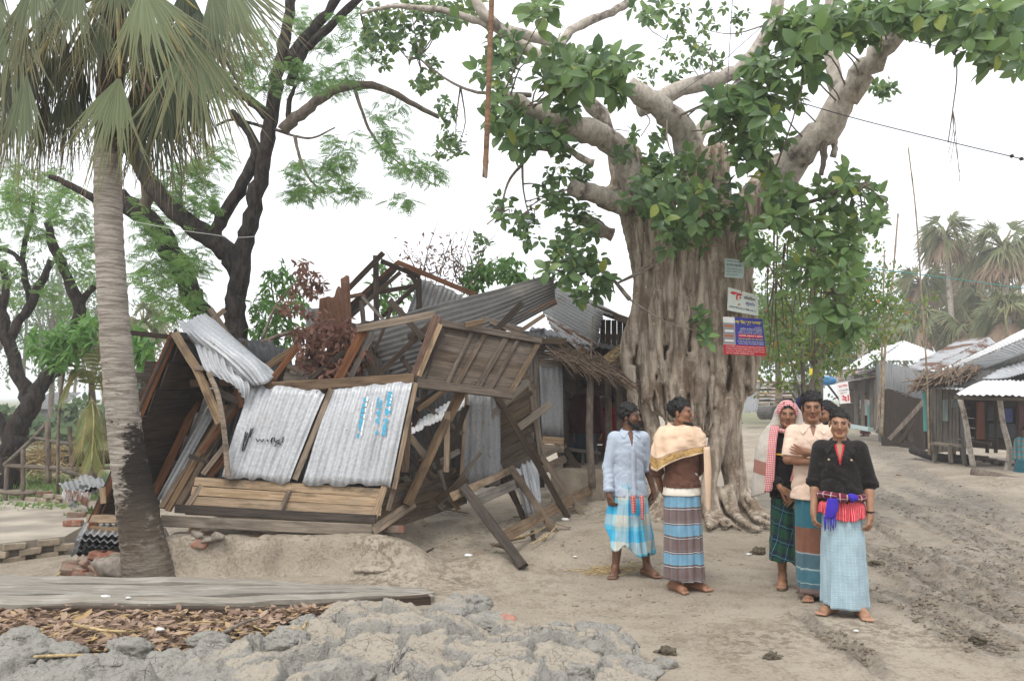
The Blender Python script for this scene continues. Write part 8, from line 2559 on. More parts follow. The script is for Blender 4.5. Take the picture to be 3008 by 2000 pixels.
def scarf():
  # hood: shell round the head, open at the face
  h = C.h
  c = h(0, .01, 1.56)
  S = SDF(c - Vector((.2, .2, .26)), c + Vector((.2, .2, .2)), .005, .02)
  S.ell(h(0, .022, 1.585), (.098, .112, .100), .01, C.Mh)
  S.chain([h(-.085, .015, 1.56), h(-.10, .03, 1.45), Vector((-.15, .03, 1.40))], [.035, .045, .05], .03)
  S.chain([h(.085, .015, 1.56), h(.098, .03, 1.45), Vector((.12, .03, 1.40))], [.035, .045, .05], .03)
  S.chain([h(0, .08, 1.55), Vector((0, .09, 1.42))], [.07, .09], .04)
  S.ell(h(0, -.075, 1.53), (.071, .125, .094), .012, C.Mh, cut=True)
  S.ell(h(0, -.11, 1.45), (.062, .12, .08), .012, C.Mh, cut=True)
  X = S.coords()
  pts = np.stack([a.ravel() for a in X], 1)
  S.d = (S.d.ravel() + vnoise(pts * 24, 8) * .004).reshape(S.d.shape).astype(np.float32)
  v, f = S.polys()
  Mi = np.array(C.Mh.inverted())
  L = v @ Mi[:3, :3].T + Mi[:3, 3]
  o = C.put('scarf_hood', v, f, GAMCHA, True, np.c_[v[:, 0] * .8 + v[:, 1], v[:, 2]])
  o.data.materials.append(GAMCHA_RED)
  cen = np.array([L[list(p.vertices)].mean(0) for p in o.data.polygons])
  nearface = (cen[:, 1] < -.036 + .02 * (cen[:, 2] - 1.5) / .1)
  o.data.polygons.foreach_set('material_index', nearface.astype(np.int32))
  # long fall over his right shoulder
  C.drape('scarf_fall', GAMCHA_BAND, [[(-.14, -.05, 1.44), (-.17, .03, 1.45), (-.13, .10, 1.44)], [(-.165, -.115, 1.30), (-.255, .0, 1.32), (-.20, .13, 1.32)],
                 [(-.18, -.155, 1.14), (-.30, -.04, 1.14), (-.25, .12, 1.14)], [(-.20, -.17, .96), (-.325, -.07, .94), (-.27, .10, .96)], [(-.21, -.165, .85), (-.335, -.08, .80), (-.28, .08, .82)]], .006, .012, 5)
  C.drape('scarf_edge', GAMCHA_RED, [[(-.075, -.075, 1.45), (-.11, -.06, 1.45), (-.145, -.05, 1.45)], [(-.10, -.135, 1.32), (-.14, -.13, 1.32), (-.175, -.11, 1.32)],
                   [(-.115, -.165, 1.16), (-.15, -.17, 1.16), (-.19, -.155, 1.16)], [(-.13, -.18, .98), (-.165, -.185, .98), (-.21, -.17, .98)], [(-.15, -.175, .88), (-.185, -.18, .86), (-.22, -.17, .87)]], .006, .006, 6)
  C.drape('scarf_end', GAMCHA_RED, [[(.06, -.09, 1.43), (.10, -.07, 1.43), (.135, -.04, 1.43)], [(.075, -.14, 1.25), (.115, -.135, 1.25), (.16, -.11, 1.25)], [(.03, -.16, 1.08), (.07, -.165, 1.06), (.12, -.15, 1.08)], [(.0, -.17, .97), (.04, -.175, .95), (.09, -.165, .98)]], .006, .008, 7)
  vs, fs, uv = tube_geo(spline([(-.09, -.03, 1.42), (-.05, -.10, 1.405), (.03, -.11, 1.40), (.09, -.05, 1.415)], 5), [.02] * 16, 10, True, 1, .1)
  C.put('scarf_wrap', vs, fs, GAMCHA_RED, True, [(u * .1, w) for u, w in uv])
scarf()

# man with crossed arms
D = Fig('young man with arms crossed in a peach checked shirt and brown and teal lungi', at(2402, 1762), -0.34, 1.67, 0, head=(.0, .03, 0), hair='curly', seed=4,
    arms={'R': dict(elbow=(-.20, -.075, 1.12), wrist=(.03, -.215, 1.11), hand=(1, .1, .1), palm=(0, 1, .1), curl=.25, abs=True), 'L': dict(elbow=(.20, -.07, 1.11), wrist=(-.03, -.20, 1.185), hand=(-1, .12, .22), palm=(0, 1, .2), curl=.15, abs=True)},
    legs={'R': dict(ankle=(-.06, .0, .085), toe=(-.1, -1, 0)), 'L': dict(ankle=(.07, .03, .085), toe=(.2, -1, 0))})
D.shirt('shirt', PEACH_CHECK, hem=.80, grow=.022, sleeve=.92, vneck=(.10, .036), flare=.012, folds=.008, seed=41, cuff=False)
D.collar(PEACH_CHECK, g=.022, drop=.062)
placket(D, PEACH_CHECK, 1.3, .81, .022, .118)
D.skirt('lungi', L_TEAL, top=.93, hem=.06, a=(.148, .162, .165), b=(.108, .125, .13), pleats=5, amp=.008, front=-HPI - .7, wrap=.04, seed=12)

# man in the black jacket
E_ = Fig('young man in black denim jacket, purple waist knot and pale blue lungi', at(2482, 1810), -0.4, 1.535, 2, head=(0.02, .02, .03), hair='short', seed=5, shoulder=.97,
    arms={'R': dict(elbow=(.195, .03, 1.06), wrist=(.215, -.06, .83), hand=(-.05, -.22, -1), palm=(-1, .4, 0), curl=.6), 'L': dict(elbow=(.21, .04, 1.06), wrist=(.215, -.05, .82), hand=(-.12, -.2, -1), palm=(-1, .5, 0), curl=.55)},
    legs={'R': dict(ankle=(-.10, .0, .085), toe=(-.6, -1, 0)), 'L': dict(ankle=(.115, -.03, .085), toe=(.35, -1, 0))})
E_.shirt('shirt', RED_STRIPE, hem=1.16, grow=.012, sleeves=False, vneck=(.16, .034), folds=.003, seed=51, hem_ab=(.135, .09))
E_.collar(RED_STRIPE, g=.013, drop=.05)
E_.shirt('jacket', JACKET, hem=.865, grow=.022, sleeve=1.06, puff=.011, vneck=(.20, .054), flare=-.004, folds=.011, seed=52, cuff=True)
E_.collar(JACKET, g=.03, drop=.09, spread=.06)
E_.skirt('red_ruffle', RED_STRIPE, top=.93, hem=.80, a=(.15, .178, .186), b=(.11, .135, .142), pleats=22, amp=.012, front=-HPI, wrap=.01, hemf=lambda th: .02 * np.sin(th * 2 + .5) - .025 * np.exp(-(np.angle(np.exp(1j * (th + HPI))) / .6) ** 2), seed=15, nz=16)
E_.skirt('lungi', L_PALE, top=.90, hem=.075, a=(.148, .165, .182), b=(.108, .128, .145), pleats=6, amp=.008, front=-HPI - .45, wrap=.045, hemf=lambda th: .015 * np.cos(th - 2.6), seed=14)
vs_, fs_, uv_ = tube_geo([Vector((math.cos(t) * .172, .004 + math.sin(t) * .132, .955 + .012 * math.sin(t * 2))) for t in np.linspace(0, 2 * math.pi, 40)], .030, 10, True, 2, .14)
E_.put('waist_cloth', [v + Vector((0, 0, 0)) for v in vs_], fs_, MAROON, True, [(w, u * .19) for u, w in uv_])
def knot(pos, r, mat, name):
  bm = bmesh.new()
  bmesh.ops.create_icosphere(bm, subdivisions=3, radius=r)
  p = np.array([v.co for v in bm.verts])
  n = vnoise(p * 30, 3) * .35 + 1
  for v, k in zip(bm.verts, n):
    v.co = Vector((v.co.x * 1.1, v.co.y * .75, v.co.z)) * float(k) + Vector(pos)
  me = bpy.data.meshes.new(name)
  bm.to_mesh(me)
  bm.free()
  uvl = me.uv_layers.new(name='UVMap')
  for lp in me.loops:
    c_ = me.vertices[lp.vertex_index].co
    uvl.data[lp.index].uv = (c_.x, c_.z)
  me.polygons.foreach_set('use_smooth', [True] * len(me.polygons))
  me.materials.append(mat)
  link(bpy.data.objects.new(name, me), E_.e)
knot((.01, -.165, .955), .042, MAROON, 'waist_knot')
knot((.085, -.15, .958), .038, PURPLE, 'waist_knot')
E_.drape('purple_tail', PURPLE, [[(-.10, -.165, .945), (-.06, -.18, .95), (-.02, -.175, .945)], [(-.115, -.175, .86), (-.07, -.195, .86), (-.025, -.18, .87)], [(-.125, -.175, .79), (-.09, -.19, .79), (-.05, -.18, .80)]], .008, .01, 4)
for i_ in range(7):
  x_ = -.13 + i_ * .014
  vs_, fs_, uv_ = tube_geo([(x_, -.178, .80), (x_ - .004 * i_ % .006, -.182, .75), (x_ + rnd.uniform(-.006, .004), -.18, .70 - rnd.uniform(-.015, .02))], [.006, .005, .003], 6)
  E_.put('tassel', vs_, fs_, PURPLE)
for q_ in (1, -1):
  knot((.085 * q_ + .0, -.135, 1.255), .009, simple('brass_button%d' % q_, (.5, .42, .25), .35, .1, metal=.8), 'button')
vs_, fs_, uv_ = tube_geo(spline([E_.arm('L')[2] + Vector((math.cos(t) * .028, math.sin(t) * .028, .02)) for t in np.linspace(0, 2 * math.pi, 9)], 3), .006, 8)
E_.put('wrist_band', vs_, fs_, BLACK_CLOTH)

# people glimpsed behind them
F1 = Fig('person in profile glimpsed between the crossed-arms man and the jacket man', (P(2426, 1240, 7.3).x, 7.3, 0.02), -1.1, 1.58, 0, hair='curly', seed=6, vox=.007, beard='full')
F1.shirt('shirt', BLACK_CLOTH, hem=.8, grow=.018, sleeve=1.2)
F1.skirt('lungi', L_GREEN, top=.92, hem=.12, seed=21)
Fig.capmat = cloth('cap_navy', (.012, .014, .05))
F2 = Fig('person in navy cap and dark shirt standing behind the crossed-arms man', (P(2362, 1200, 8.0).x, 8.0, 0.02), 2.7, 1.64, 1, hair='cap', seed=7, vox=.007)
F2.shirt('shirt', cloth('shirt_indigo', (.02, .02, .07)), hem=.8, grow=.018, sleeve=1.2)
F2.skirt('lungi', L_GREEN, top=.92, hem=.12, seed=22)
F3 = Fig('person in maroon top with dark hair standing behind the scarf boy', (P(2318, 1210, 8.6).x, 8.6, 0.02), 2.2, 1.60, 1, hair='full', seed=8, vox=.007)
F3.shirt('shirt', cloth('shirt_maroon', (.11, .012, .02)), hem=.8, grow=.02, sleeve=1.4)
F3.skirt('lungi', L_TEAL, top=.92, hem=.12, seed=23)
# ---------------------------------------------------------------- people further back
# people in the dim stall
J1 = Fig('person in maroon sweater standing with back turned in the dim stall', (P(1722, 1200, 11.9).x, 11.9, .3), math.pi - .25, 1.66, 1, hair='full', seed=60, vox=.009)
J1.shirt('sweater', cloth('sweater_maroon', (.06, .016, .02)), hem=.82, grow=.03, sleeve=1.9)
J1.skirt('lungi', cloth('lungi_dim', (.03, .05, .06)), top=.92, hem=.1, seed=61)
J2 = Fig('person in dark cap and blue cloth in the stall beside the tin wall', (P(1672, 1200, 12.3).x, 12.3, .1), .3, 1.55, 1, hair='cap', seed=62, vox=.009)
J2.shirt('shirt', cloth('shirt_bluegrey', (.06, .08, .1)), hem=.8, grow=.02, sleeve=1.7)
J2.skirt('lungi', cloth('lungi_blue_dim', (.012, .05, .09)), top=.92, hem=.1, seed=63)
J3 = Fig('person in bright red behind the stall posts near the banyan', (P(1806, 1200, 12.8).x, 12.8, .12), 2.6, 1.62, 1, hair='full', seed=64, vox=.009)
J3.shirt('shirt', cloth('shirt_red', (.5, .015, .03)), hem=.7, grow=.03, sleeve=1.8)
J3.skirt('lungi', cloth('lungi_red', (.35, .012, .02)), top=.92, hem=.1, seed=65)

H1 = Fig('person in white shirt and maroon lungi in the porch of the white-roofed stall', (P(2540, 1200, 29).x, 29, .25), -1.2, 1.6, 1, hair='full', seed=66, vox=.012)
H1.shirt('shirt', cloth('shirt_offwhite', (.5, .5, .5)), hem=.8, grow=.02, sleeve=1.0)
H1.skirt('lungi', cloth('lungi_maroon', (.1, .012, .02)), top=.92, hem=.1, seed=67)
I1 = Fig('person in teal cloth crouched at the edge of the nearest stall', (P(3014, 1300, 16.2).x, 16.2, -.45), -.8, 1.5, 1, hair='full', seed=68, vox=.01)
I1.shirt('shirt', plaid('shawl_teal_red', [(0, (.03, .2, .25)), (.6, (.3, .3, .25))], .1, [(0, (.03, .2, .22)), (.7, (.25, .08, .06))], .12, .5, coord='Object', ax=(0, 2)), hem=.55, grow=.05, sleeve=1.6)
I1.skirt('lungi', cloth('lungi_teal', (.02, .1, .13)), top=.92, hem=.42, seed=69, a=(.2, .25, .3), b=(.2, .24, .28))
# ---------------------------------------------------------------- foreground: boards, litter, mud clods
deck = thing('fallen_board_floor', 'long mud-smeared grey boards lying flat in front of the palm', 'boards', tuple(G(500, 1740, .05)))
def deck_z(x, k):
  return .115 - .02 * k
back0, back1 = G(-120, 1680, .13), G(1230, 1752, .05)
front0, front1 = G(-120, 1782, .13), G(1275, 1752, .06)
rows_ = 4
for k in range(rows_):
  a0, a1 = front0.lerp(back0, k / rows_), front0.lerp(back0, (k + .97) / rows_)
  b0, b1 = front1.lerp(back1 + V(0, .35, 0), k / rows_), front1.lerp(back1 + V(0, .35, 0), (k + .97) / rows_)
  vs, fs = [], []
  n = 26
  for i in range(n):
    t = i / (n - 1)
    if k == 0 and False:
      pass
    p, q = a0.lerp(b0, t), a1.lerp(b1, t)
    wob = .012 * math.sin(t * 9 + k) + .006 * math.sin(t * 31 + k * 2)
    ed = rnd.uniform(-.012, .012) if k == 0 else 0
    z0 = wob + .012 * math.sin(k * 2.1)
    for (r, zo) in ((p + V(0, ed, 0), z0), (q, z0 + .004)):
      vs += [(r.x, r.y, r.z + zo), (r.x, r.y + .006, r.z + zo - .04)]
  for i in range(n - 1):
    b = i * 4
    fs += [(b, b + 4, b + 6, b + 2), (b + 1, b + 3, b + 7, b + 5), (b, b + 1, b + 5, b + 4), (b + 2, b + 6, b + 7, b + 3)]
  fs += [(0, 2, 3, 1), tuple((n - 1) * 4 + j for j in (0, 1, 3, 2))]
  obj('board', mesh('board', vs, fs), W_DECK, deck)
o_ = beam('edge_board', G(-120, 1792, .075), G(790, 1800, .07), .06, .09, W_DARK, deck, up=(0, 0, 1), jag=.12)
o_ = beam('edge_board', G(780, 1798, .07), G(1260, 1760, .05), .06, .07, W_DARK, deck, up=(0, 0, 1), jag=.12)
o_ = beam('loose_lath', G(1010, 1788, .07), G(1275, 1742, .06), .04, .03, W_DECK, deck, up=(0, 0, 1))
beam('cross_bearer', G(845, 1830, .02), G(850, 1790, .02), .09, .06, W_DARK, deck, up=(0, 0, 1))

# leaf litter
LIT = leafmat('leaf_litter', (.155, .10, .072), (.37, .27, .20), (.42, .33, .26), .85, .1, (.40, .28, .13), .3)
rgl = np.random.default_rng(31)
lb_ = Bag(leaf_geo(1, .42, .35, -.2, 4))
def in_litter(x, y):
  top = np.interp(x, [-100, 0, 350, 700, 960, 1050], [1776, 1782, 1795, 1806, 1800, 1790])
  bot = np.interp(x, [-100, 0, 100, 400, 600, 700, 800, 950, 1050], [1905, 1915, 1925, 1925, 1920, 1895, 1860, 1815, 1795])
  return top, bot
for k in range(4200):
  x = rgl.uniform(-60, 960)
  t, b = in_litter(x, 0)
  y = rgl.uniform(t + 12, b)
  g = G(x, y, .03)
  p = np.array([g.x, g.y, .03 + rgl.uniform(0, .065)])
  a = rgl.uniform(0, 6.283)
  lb_.add(p, np.array([math.cos(a), math.sin(a), rgl.normal(0, .14)]), np.array([0, 0, 1.]) + rgl.normal(0, .3, 3), rgl.uniform(.035, .11), (rgl.uniform(), rgl.uniform(), 0))
lo_ = lb_.build('leaf_litter', LIT, None, None, 'stuff')
lo_['label'] = 'drift of fallen brown leaves between the boards and the mud clods'
lo_['category'] = 'litter'
sm = MB()
for k in range(300):
  x = rgl.uniform(-60, 980)
  t, b = in_litter(x, 0)
  g = G(x, rgl.uniform(t, b), .05)
  a = rgl.normal(0.1, .6)
  ln = rgl.uniform(.06, .3)
  p0 = V(g.x, g.y, rgl.uniform(.04, .09))
  d_ = V(math.cos(a), math.sin(a), rgl.normal(0, .1))
  vs, fs, uv = tube_geo([p0 - d_ * ln / 2, p0 + V(0, 0, .01), p0 + d_ * ln / 2], [.004, .005, .003], 5)
  sm.add(vs, fs, uv)
for k in range(260):       # straw near the men and the frame foot
  x, y = rgl.normal(1760, 60), rgl.normal(1672, 9)
  g = G(x, y, .02)
  a = rgl.normal(0, .5)
  ln = rgl.uniform(.05, .2)
  p0 = V(g.x, g.y, rgl.uniform(.02, .05))
  d_ = V(math.cos(a), math.sin(a), rgl.normal(0, .12))
  vs, fs, uv = tube_geo([p0 - d_ * ln / 2, p0 + d_ * ln / 2], [.003, .002], 4)
  sm.add(vs, fs, uv)
so_ = sm.build('straw', STRAW, None)
tag(so_, 'scattered straw and thin stalks on the mud', 'straw', None, 'stuff')
stk = [([(0, 1993), (60, 1970), (150, 1962), (290, 1958)], .012, 'long pale stick lying on the mud clods at the frame corner'), ([(225, 1800), (300, 1806), (365, 1800)], .010, 'bright bent stick by the edge of the boards'), ([(215, 1868), (300, 1886), (370, 1890)], .011, 'pale stick among leaves above the clods'), ([(375, 1786), (420, 1802), (475, 1818)], .010, 'brown stick across the leaf drift'), ([(660, 1892), (720, 1862), (760, 1850)], .014, 'stick beside the dark hole in the leaf drift'), ([(850, 1912), (888, 1880), (902, 1850)], .010, 'forked twig standing on the clods'), ([(855, 1878), (895, 1888)], .008, 'short twig beside the forked twig'), ([(170, 1690), (200, 1650), (240, 1618)], .012, 'pale branch leaning on the brick rubble'), ([(1490, 1618), (1560, 1610), (1610, 1592)], .012, 'broken twig on the slope behind the frame foot'), ([(1560, 1640), (1610, 1618), (1640, 1592)], .010, 'curved twig near the fallen frame'), ([(1220, 1560), (1240, 1575), (1256, 1590)], .006, 'thin pale twig on the bare slope')]
for pts, r, lb in stk:
  pp = [G(x, y, .05) for x, y in pts]
  pp = [V(p.x, p.y, gz(p.x, p.y) + .06 + (0.05 if y_ > 1840 else 0)) for p, (x_, y_) in zip(pp, pts)]
  q_ = spline(pp, 5)
  o_ = tube('stick', q_, lerp_list([r, r * .7], len(q_)), STRAW if r < .0125 else B_TWIG, None, 6, .12)
  tag(o_, lb, 'stick', 'loose sticks on the mud', 'thing')

# heap of dug mud clods
def clod_edge(x):
  return np.interp(x, [-200, 0, 110, 240, 420, 570, 640, 700, 790, 900, 1000, 1150, 1350, 1480, 1560, 1660, 1760, 1830, 1900, 1980], [1900, 1890, 1850, 1900, 1905, 1895, 1880, 1870, 1850, 1815, 1775, 1768, 1756, 1790, 1825, 1850, 1860, 1890, 1960, 2040])
def mound():
  xs = np.arange(-3.3, 1.15, .0105)
  ys = np.arange(3.75, 6.15, .0115)
  X, Y = np.meshgrid(xs, ys)
  pt = np.c_[X.ravel(), Y.ravel()]
  rg = np.random.default_rng(17)
  seeds = []
  while len(seeds) < 95:
    c = rg.uniform([-3.5, 3.6], [1.3, 6.3])
    rmin = .27 if c[0] > -1.3 else .17
    if all(np.hypot(*(c - s)) > rmin for s in seeds):
      seeds.append(c)
    elif rg.uniform() < .02:
      seeds.append(c)
  sd = np.array(seeds)
  w = pt + .16 * np.c_[fbm(pt * 2.6, 4, 3, .6), fbm(pt * 2.6 + 9, 4, 4, .6)] + .03 * np.c_[vnoise(pt * 15, 13), vnoise(pt * 15, 14)]
  f1, f2, id1 = np.empty(len(w)), np.empty(len(w)), np.empty(len(w), int)
  for i in range(0, len(w), 20000):
    dd = np.hypot(w[i:i + 20000, None, 0] - sd[None, :, 0], 1.25 * (w[i:i + 20000, None, 1] - sd[None, :, 1]))
    pr = np.argpartition(dd, 1, axis=1)[:, :2]
    v = np.take_along_axis(dd, pr, 1)
    srt = np.argsort(v, axis=1)
    v = np.take_along_axis(v, srt, 1)
    f1[i:i + 20000], f2[i:i + 20000] = v[:, 0], v[:, 1]
    id1[i:i + 20000] = np.take_along_axis(pr, srt, 1)[:, 0]
  gap = f2 - f1
  hgt = rg.uniform(.03, .15, len(sd))
  tilt = rg.normal(0, .2, (len(sd), 2))
  loc = w - sd[id1]
  openc = np.clip(.5 + 1.1 * fbm(pt * 1.9, 3, 44), 0, 1)
  edge_ = sstep(-.01, .03 + .10 * openc, gap + .03 * fbm(pt * 20, 4, 8, .6))
  edge_ = 1 - (1 - edge_) * (.15 + .85 * openc)
  rough_ = fbm(pt * 7, 5, 5, .6)
  z = (hgt[id1] * .8 + (loc * tilt[id1]).sum(1) + .03 * rough_) * edge_ + .03 * fbm(pt * 21, 4, 6, .65) * (1 - edge_) + .05 * fbm(pt * 2.2, 3, 45) - .022 * np.maximum(0, .22 - np.abs(fbm(pt * 5.5, 4, 46, .6))) / .22 * openc - .012 * np.maximum(0, .2 - np.abs(fbm(pt * 14, 3, 47))) / .2 * (1 - edge_ * .6)
  z += .03 * np.maximum(0, fbm(pt * 24, 4, 12, .65)) * (1 - sstep(.03, .13, gap)) * openc
  left_ = sstep(-1.2, -2.0, pt[:, 0])
  z = z * (1 - .35 * left_) + left_ * (.07 * fbm(pt * 4.0, 5, 21, .55) + .035 * np.abs(fbm(pt * 9, 4, 23, .6)))
  # outline in the picture
  g = pt[:, 1]
  yy = 1170 + FPX * (CAM_H - .05) / g
  xx = pt[:, 0] / g * FPX + CX
  e = (yy - clod_edge(xx)) / FPX * g * g / CAM_H
  m = sstep(-.04, .14, e + .05 * fbm(pt * 5, 3, 9))
  base = terrain(pt[:, 0], pt[:, 1], False)
  z = base - .05 + m * (.085 + .035 * sstep(.1, .5, e) + z)
  top = edge_ * sstep(.02, .12, gap + .03 * rough_) * (1 - left_ * .9) * np.clip(.75 + fbm(pt * 3, 2, 30), 0, 1)
  keep = (m > .002).reshape(X.shape)
  idx = np.arange(X.size).reshape(X.shape)
  kf = keep[:-1, :-1] | keep[1:, :-1] | keep[:-1, 1:] | keep[1:, 1:]
  q = np.stack([idx[:-1, :-1], idx[:-1, 1:], idx[1:, 1:], idx[1:, :-1]], -1)[kf]
  used = np.unique(q)
  mp = np.full(X.size, -1)
  mp[used] = np.arange(len(used))
  v = np.c_[pt, z][used]
  return v, mp[q], np.c_[top, np.zeros(len(top)), np.zeros(len(top))][used]
def clod_mat():
  m = NT('mud_clods', .9, 0, .3)
  p = m.pos()
  t = m.sep(m.attr())[0]
  grey = m.mix(m.noise(p, 8, 5, .6), (.25, .24, .212), (.37, .355, .318))
  tan_ = m.mix(m.noise(p, 6, 4), (.36, .315, .25), (.42, .375, .305))
  up = m.sep(m.n('ShaderNodeNewGeometry').outputs['Normal'])[2]
  f = m.math('MULTIPLY', m.rng(m.math('ADD', t, m.math('MULTIPLY', m.math('SUBTRACT', m.noise(p, 14, 4), .5), .9)), .12, .5), m.rng(up, .6, .86))
  c = m.mix(f, grey, tan_)
  c = m.mix(m.math('MULTIPLY', m.rng(m.noise(p, 30, 5, .7), .53, .64), .55), c, (.12, .11, .09))
  vc = m.voro(m.mapping(p, (1, 1, 1)), 13, 'DISTANCE_TO_EDGE')
  c = m.mix(m.math('MULTIPLY', m.rng(vc, .035, .0), m.rng(m.noise(p, 4, 3), .5, .62)), c, (.07, .063, .05))
  m.col(c)
  m.rough(m.rng(f, 0, 1, .72, .95))
  m.bump(m.math('ADD', m.noise(p, 18, 6, .7), m.math('MULTIPLY', m.noise(p, 80, 3), .45)), 1.0, .035)
  return m.m
CLOD = clod_mat()
_v, _q, _c = mound()
mo = obj('mud_heap', mesh('mud_heap', _v, _q, True, None, _c), CLOD)
tag(mo, 'heap of grey cracked mud clods dug up along the near edge', kind='structure')
for k, (x, y, r) in enumerate(((60, 1880, .13), (95, 1925, .11), (30, 1945, .12), (385, 1905, .12), (200, 1912, .09), (610, 1885, .12), (590, 1940, .1), (480, 1940, .09), (330, 1950, .1), (860, 1880, .11), (900, 1830, .09), (820, 1905, .09), (1390, 1772, .12), (1330, 1805, .09), (1350, 1790, .07), (1740, 1862, .15), (1790, 1890, .13), (1760, 1910, .10), (1640, 1838, .07), (1850, 1955, .10), (1880, 1980, .11), (1690, 1975, .09), (1440, 1830, .08), (1800, 1960, .09), (1955, 1915, .06), (1940, 1905, .045), (250, 1960, .1), (130, 1985, .1), (700, 1925, .08), (760, 1890, .07), (1070, 1990, .09), (1240, 1985, .08))):
  g = G(x, y, .1)
  lump('clod', V(g.x, g.y, gz(g.x, g.y) + (.09 if x < 1900 else .01)), r, CLOD, mo, 60 + k, 4, .5, (1.2, .95, .6))
rgk = random.Random(6)
for k in range(16):
  x = rgk.uniform(-3.3, -.7)
  y = float(bank_line(np.array([x]))[0]) + rgk.uniform(-.12, .22)
  r_ = rgk.uniform(.03, .08)
  lump('earth_lump', V(x, y, gz(x, y) - r_ * .2), r_, M_GROUND, ground, 300 + k, 3, .5, (1.3, .9, .55))
rb_ = lump('red_stone', P(1488, 1822, 5.62), .07, simple('stone_red', (.33, .17, .13), .9, .2, 18), None, 5, 2, .25, (1.2, .8, .7))
tag(rb_, 'broken pinkish brick piece stuck between the mud clods', 'stone', None, 'thing')
for k, (x, y, r, lb) in enumerate(((1405, 1660, .05, 'broken red brick half sunk near the frame foot'), (2640, 1398, .05, 'reddish clod on the road beyond the jacket man'))):
  g = G(x, y, 0)
  tag(lump('brick_piece', V(g.x, g.y, gz(g.x, g.y) + .01), r, BRICK_M, None, 80 + k, 2, .25, (1.4, .8, .5)), lb, 'brick', None, 'thing')
# scraps of paper and plastic
PLAST = simple('plastic_white', (.6, .6, .58), .5, .1, 20)
for k, (x, y, r, lb) in enumerate(((308, 1797, .035, 'white plastic scrap by the board edge'), (468, 1902, .03, 'white scrap lying on the leaf drift'), (375, 1800, .02, 'small pale scrap near the board edge'), (1066, 1916, .018, 'tiny white scrap on the clods'), (1375, 1672, .04, 'crumpled pale plastic at the foot of the slope'), (2515, 1866, .02, 'white paper scrap on the road before the jacket man'), (1690, 1670, .02, 'small white shell in the straw'), (2200, 1630, .03, 'pale scrap beside the dark dung clump'), (1660, 1580, .05, 'pale plastic litter behind the frame foot'), (2710, 1290, .06, 'plastic bottle litter by the stalls'), (1200, 1530, .05, 'clear plastic bag on the slope by the stall corner'))):
  g = G(x, y, 0)
  tag(lump('plastic_scrap', V(g.x, g.y, gz(g.x, g.y) + (.1 if x < 1100 and y > 1780 else .015)), r, PLAST, None, 120 + k, 2, .5, (1.2, .7, .45)), lb, 'scrap', 'scraps of litter', 'thing')
DUNG = simple('dark_mud', (.10, .085, .06), .95, .3, 30, bumps=.8)
for k, (x, y, r, lb) in enumerate(((2225, 1625, .10, 'dark mud clump between the shawl man and the scarf boy'), (2575, 1660, .08, 'dark mud clump beside the wheel ruts'), (1960, 1925, .07, 'crumbly dark clump at the mud heap end'), (2270, 1940, .05, 'small dark clump on the near road'), (2180, 1250, .09, 'dark stone on the road behind the banyan'), (2870, 1890, .06, 'dark clod beside the near ruts'))):
  g = G(x, y, 0)
  tag(lump('mud_clump', V(g.x, g.y, gz(g.x, g.y) + .012), r * .8, DUNG, None, 140 + k, 4, .9, (1.2, .9, .75)), lb, 'clump', 'dark clumps on the road', 'thing')
lg = tube('roadside_log', spline(Q((2858, 1388, 16.2), (2920, 1400, 15.8), (3040, 1428, 15.0)), 5), .10, B_MID, None, 10, .08)
tag(lg, 'grey log lying along the verge before the open stall', 'log', None, 'thing')
lg2 = tube('edge_log', spline(Q((2680, 1322, 20.0), (2740, 1340, 19), (2850, 1352, 18)), 5), .10, B_DARK, None, 10, .08)
tag(lg2, 'dark log edging the ground before the bench', 'log', None, 'thing')
# crumbs of soil on the trodden ground
cr = MB()
rgc2 = np.random.default_rng(55)
ico = bmesh.new()
bmesh.ops.create_icosphere(ico, subdivisions=1, radius=1)
iv = np.array([v.co for v in ico.verts])
if_ = [tuple(v.index for v in f.verts) for f in ico.faces]
ico.free()
pos = []
for k in range(2600):
  if k < 1300:
    x, y = rgc2.uniform(900, 2100), rgc2.uniform(1695, 2000)
  elif k < 2000:
    x, y = rgc2.uniform(2050, 3008), rgc2.uniform(1500, 2000)
  else:
    x, y = rgc2.uniform(1180, 1850), rgc2.uniform(1560, 1690)
  g = G(x, y, 0)
  pos.append((g.x, g.y))
pos = np.array(pos)
pos = pos[fbm(pos * 1.6, 3, 91) > .02]
zz_ = terrain(pos[:, 0], pos[:, 1], False)
for (x, y), z in zip(pos, zz_):
  r = rgc2.uniform(.003, .0085) * (1.0 if rgc2.uniform() > .08 else 2.2)
  vs = iv * r * (1 + rgc2.uniform(-.3, .3, (len(iv), 1))) * np.array([1.4, 1, .6]) + np.array([x, y, z + r * .2])
  cr.add(vs.tolist(), if_)
pm = np.array([tuple(G(rgc2.uniform(2250, 3008), rgc2.uniform(1330, 2000), 0))[:2] for k in range(16000)])
zf, af, sf_ = terrain(pm[:, 0], pm[:, 1], True)
nz_ = fbm(pm * 3.1, 3, 92)
ok = (af > .35) & (nz_ + af * .5 > .34)
dk_ = MB()
for (x, y), z in zip(pm[ok][:2600], zf[ok][:2600]):
  r = rgc2.uniform(.004, .011) * (1.0 if rgc2.uniform() > .1 else 1.8)
  vs = iv * r * (1 + rgc2.uniform(-.4, .4, (len(iv), 1))) * np.array([1.5, 1, .7]) + np.array([x, y, z + r * .25])
  dk_.add(vs.tolist(), if_)
do_ = dk_.build('mud_crumbs', simple('mud_crumb_wet', (.15, .123, .09), .8, .35, 40), None)
tag(do_, 'dark wet crumbs of mud thrown up along the wheel ruts', 'mud', None, 'stuff')
co_ = cr.build('soil_crumbs', simple('soil_crumb', (.21, .17, .12), .95, .3, 40), None)
tag(co_, 'crumbs of trodden soil scattered over the road', 'soil', None, 'stuff')
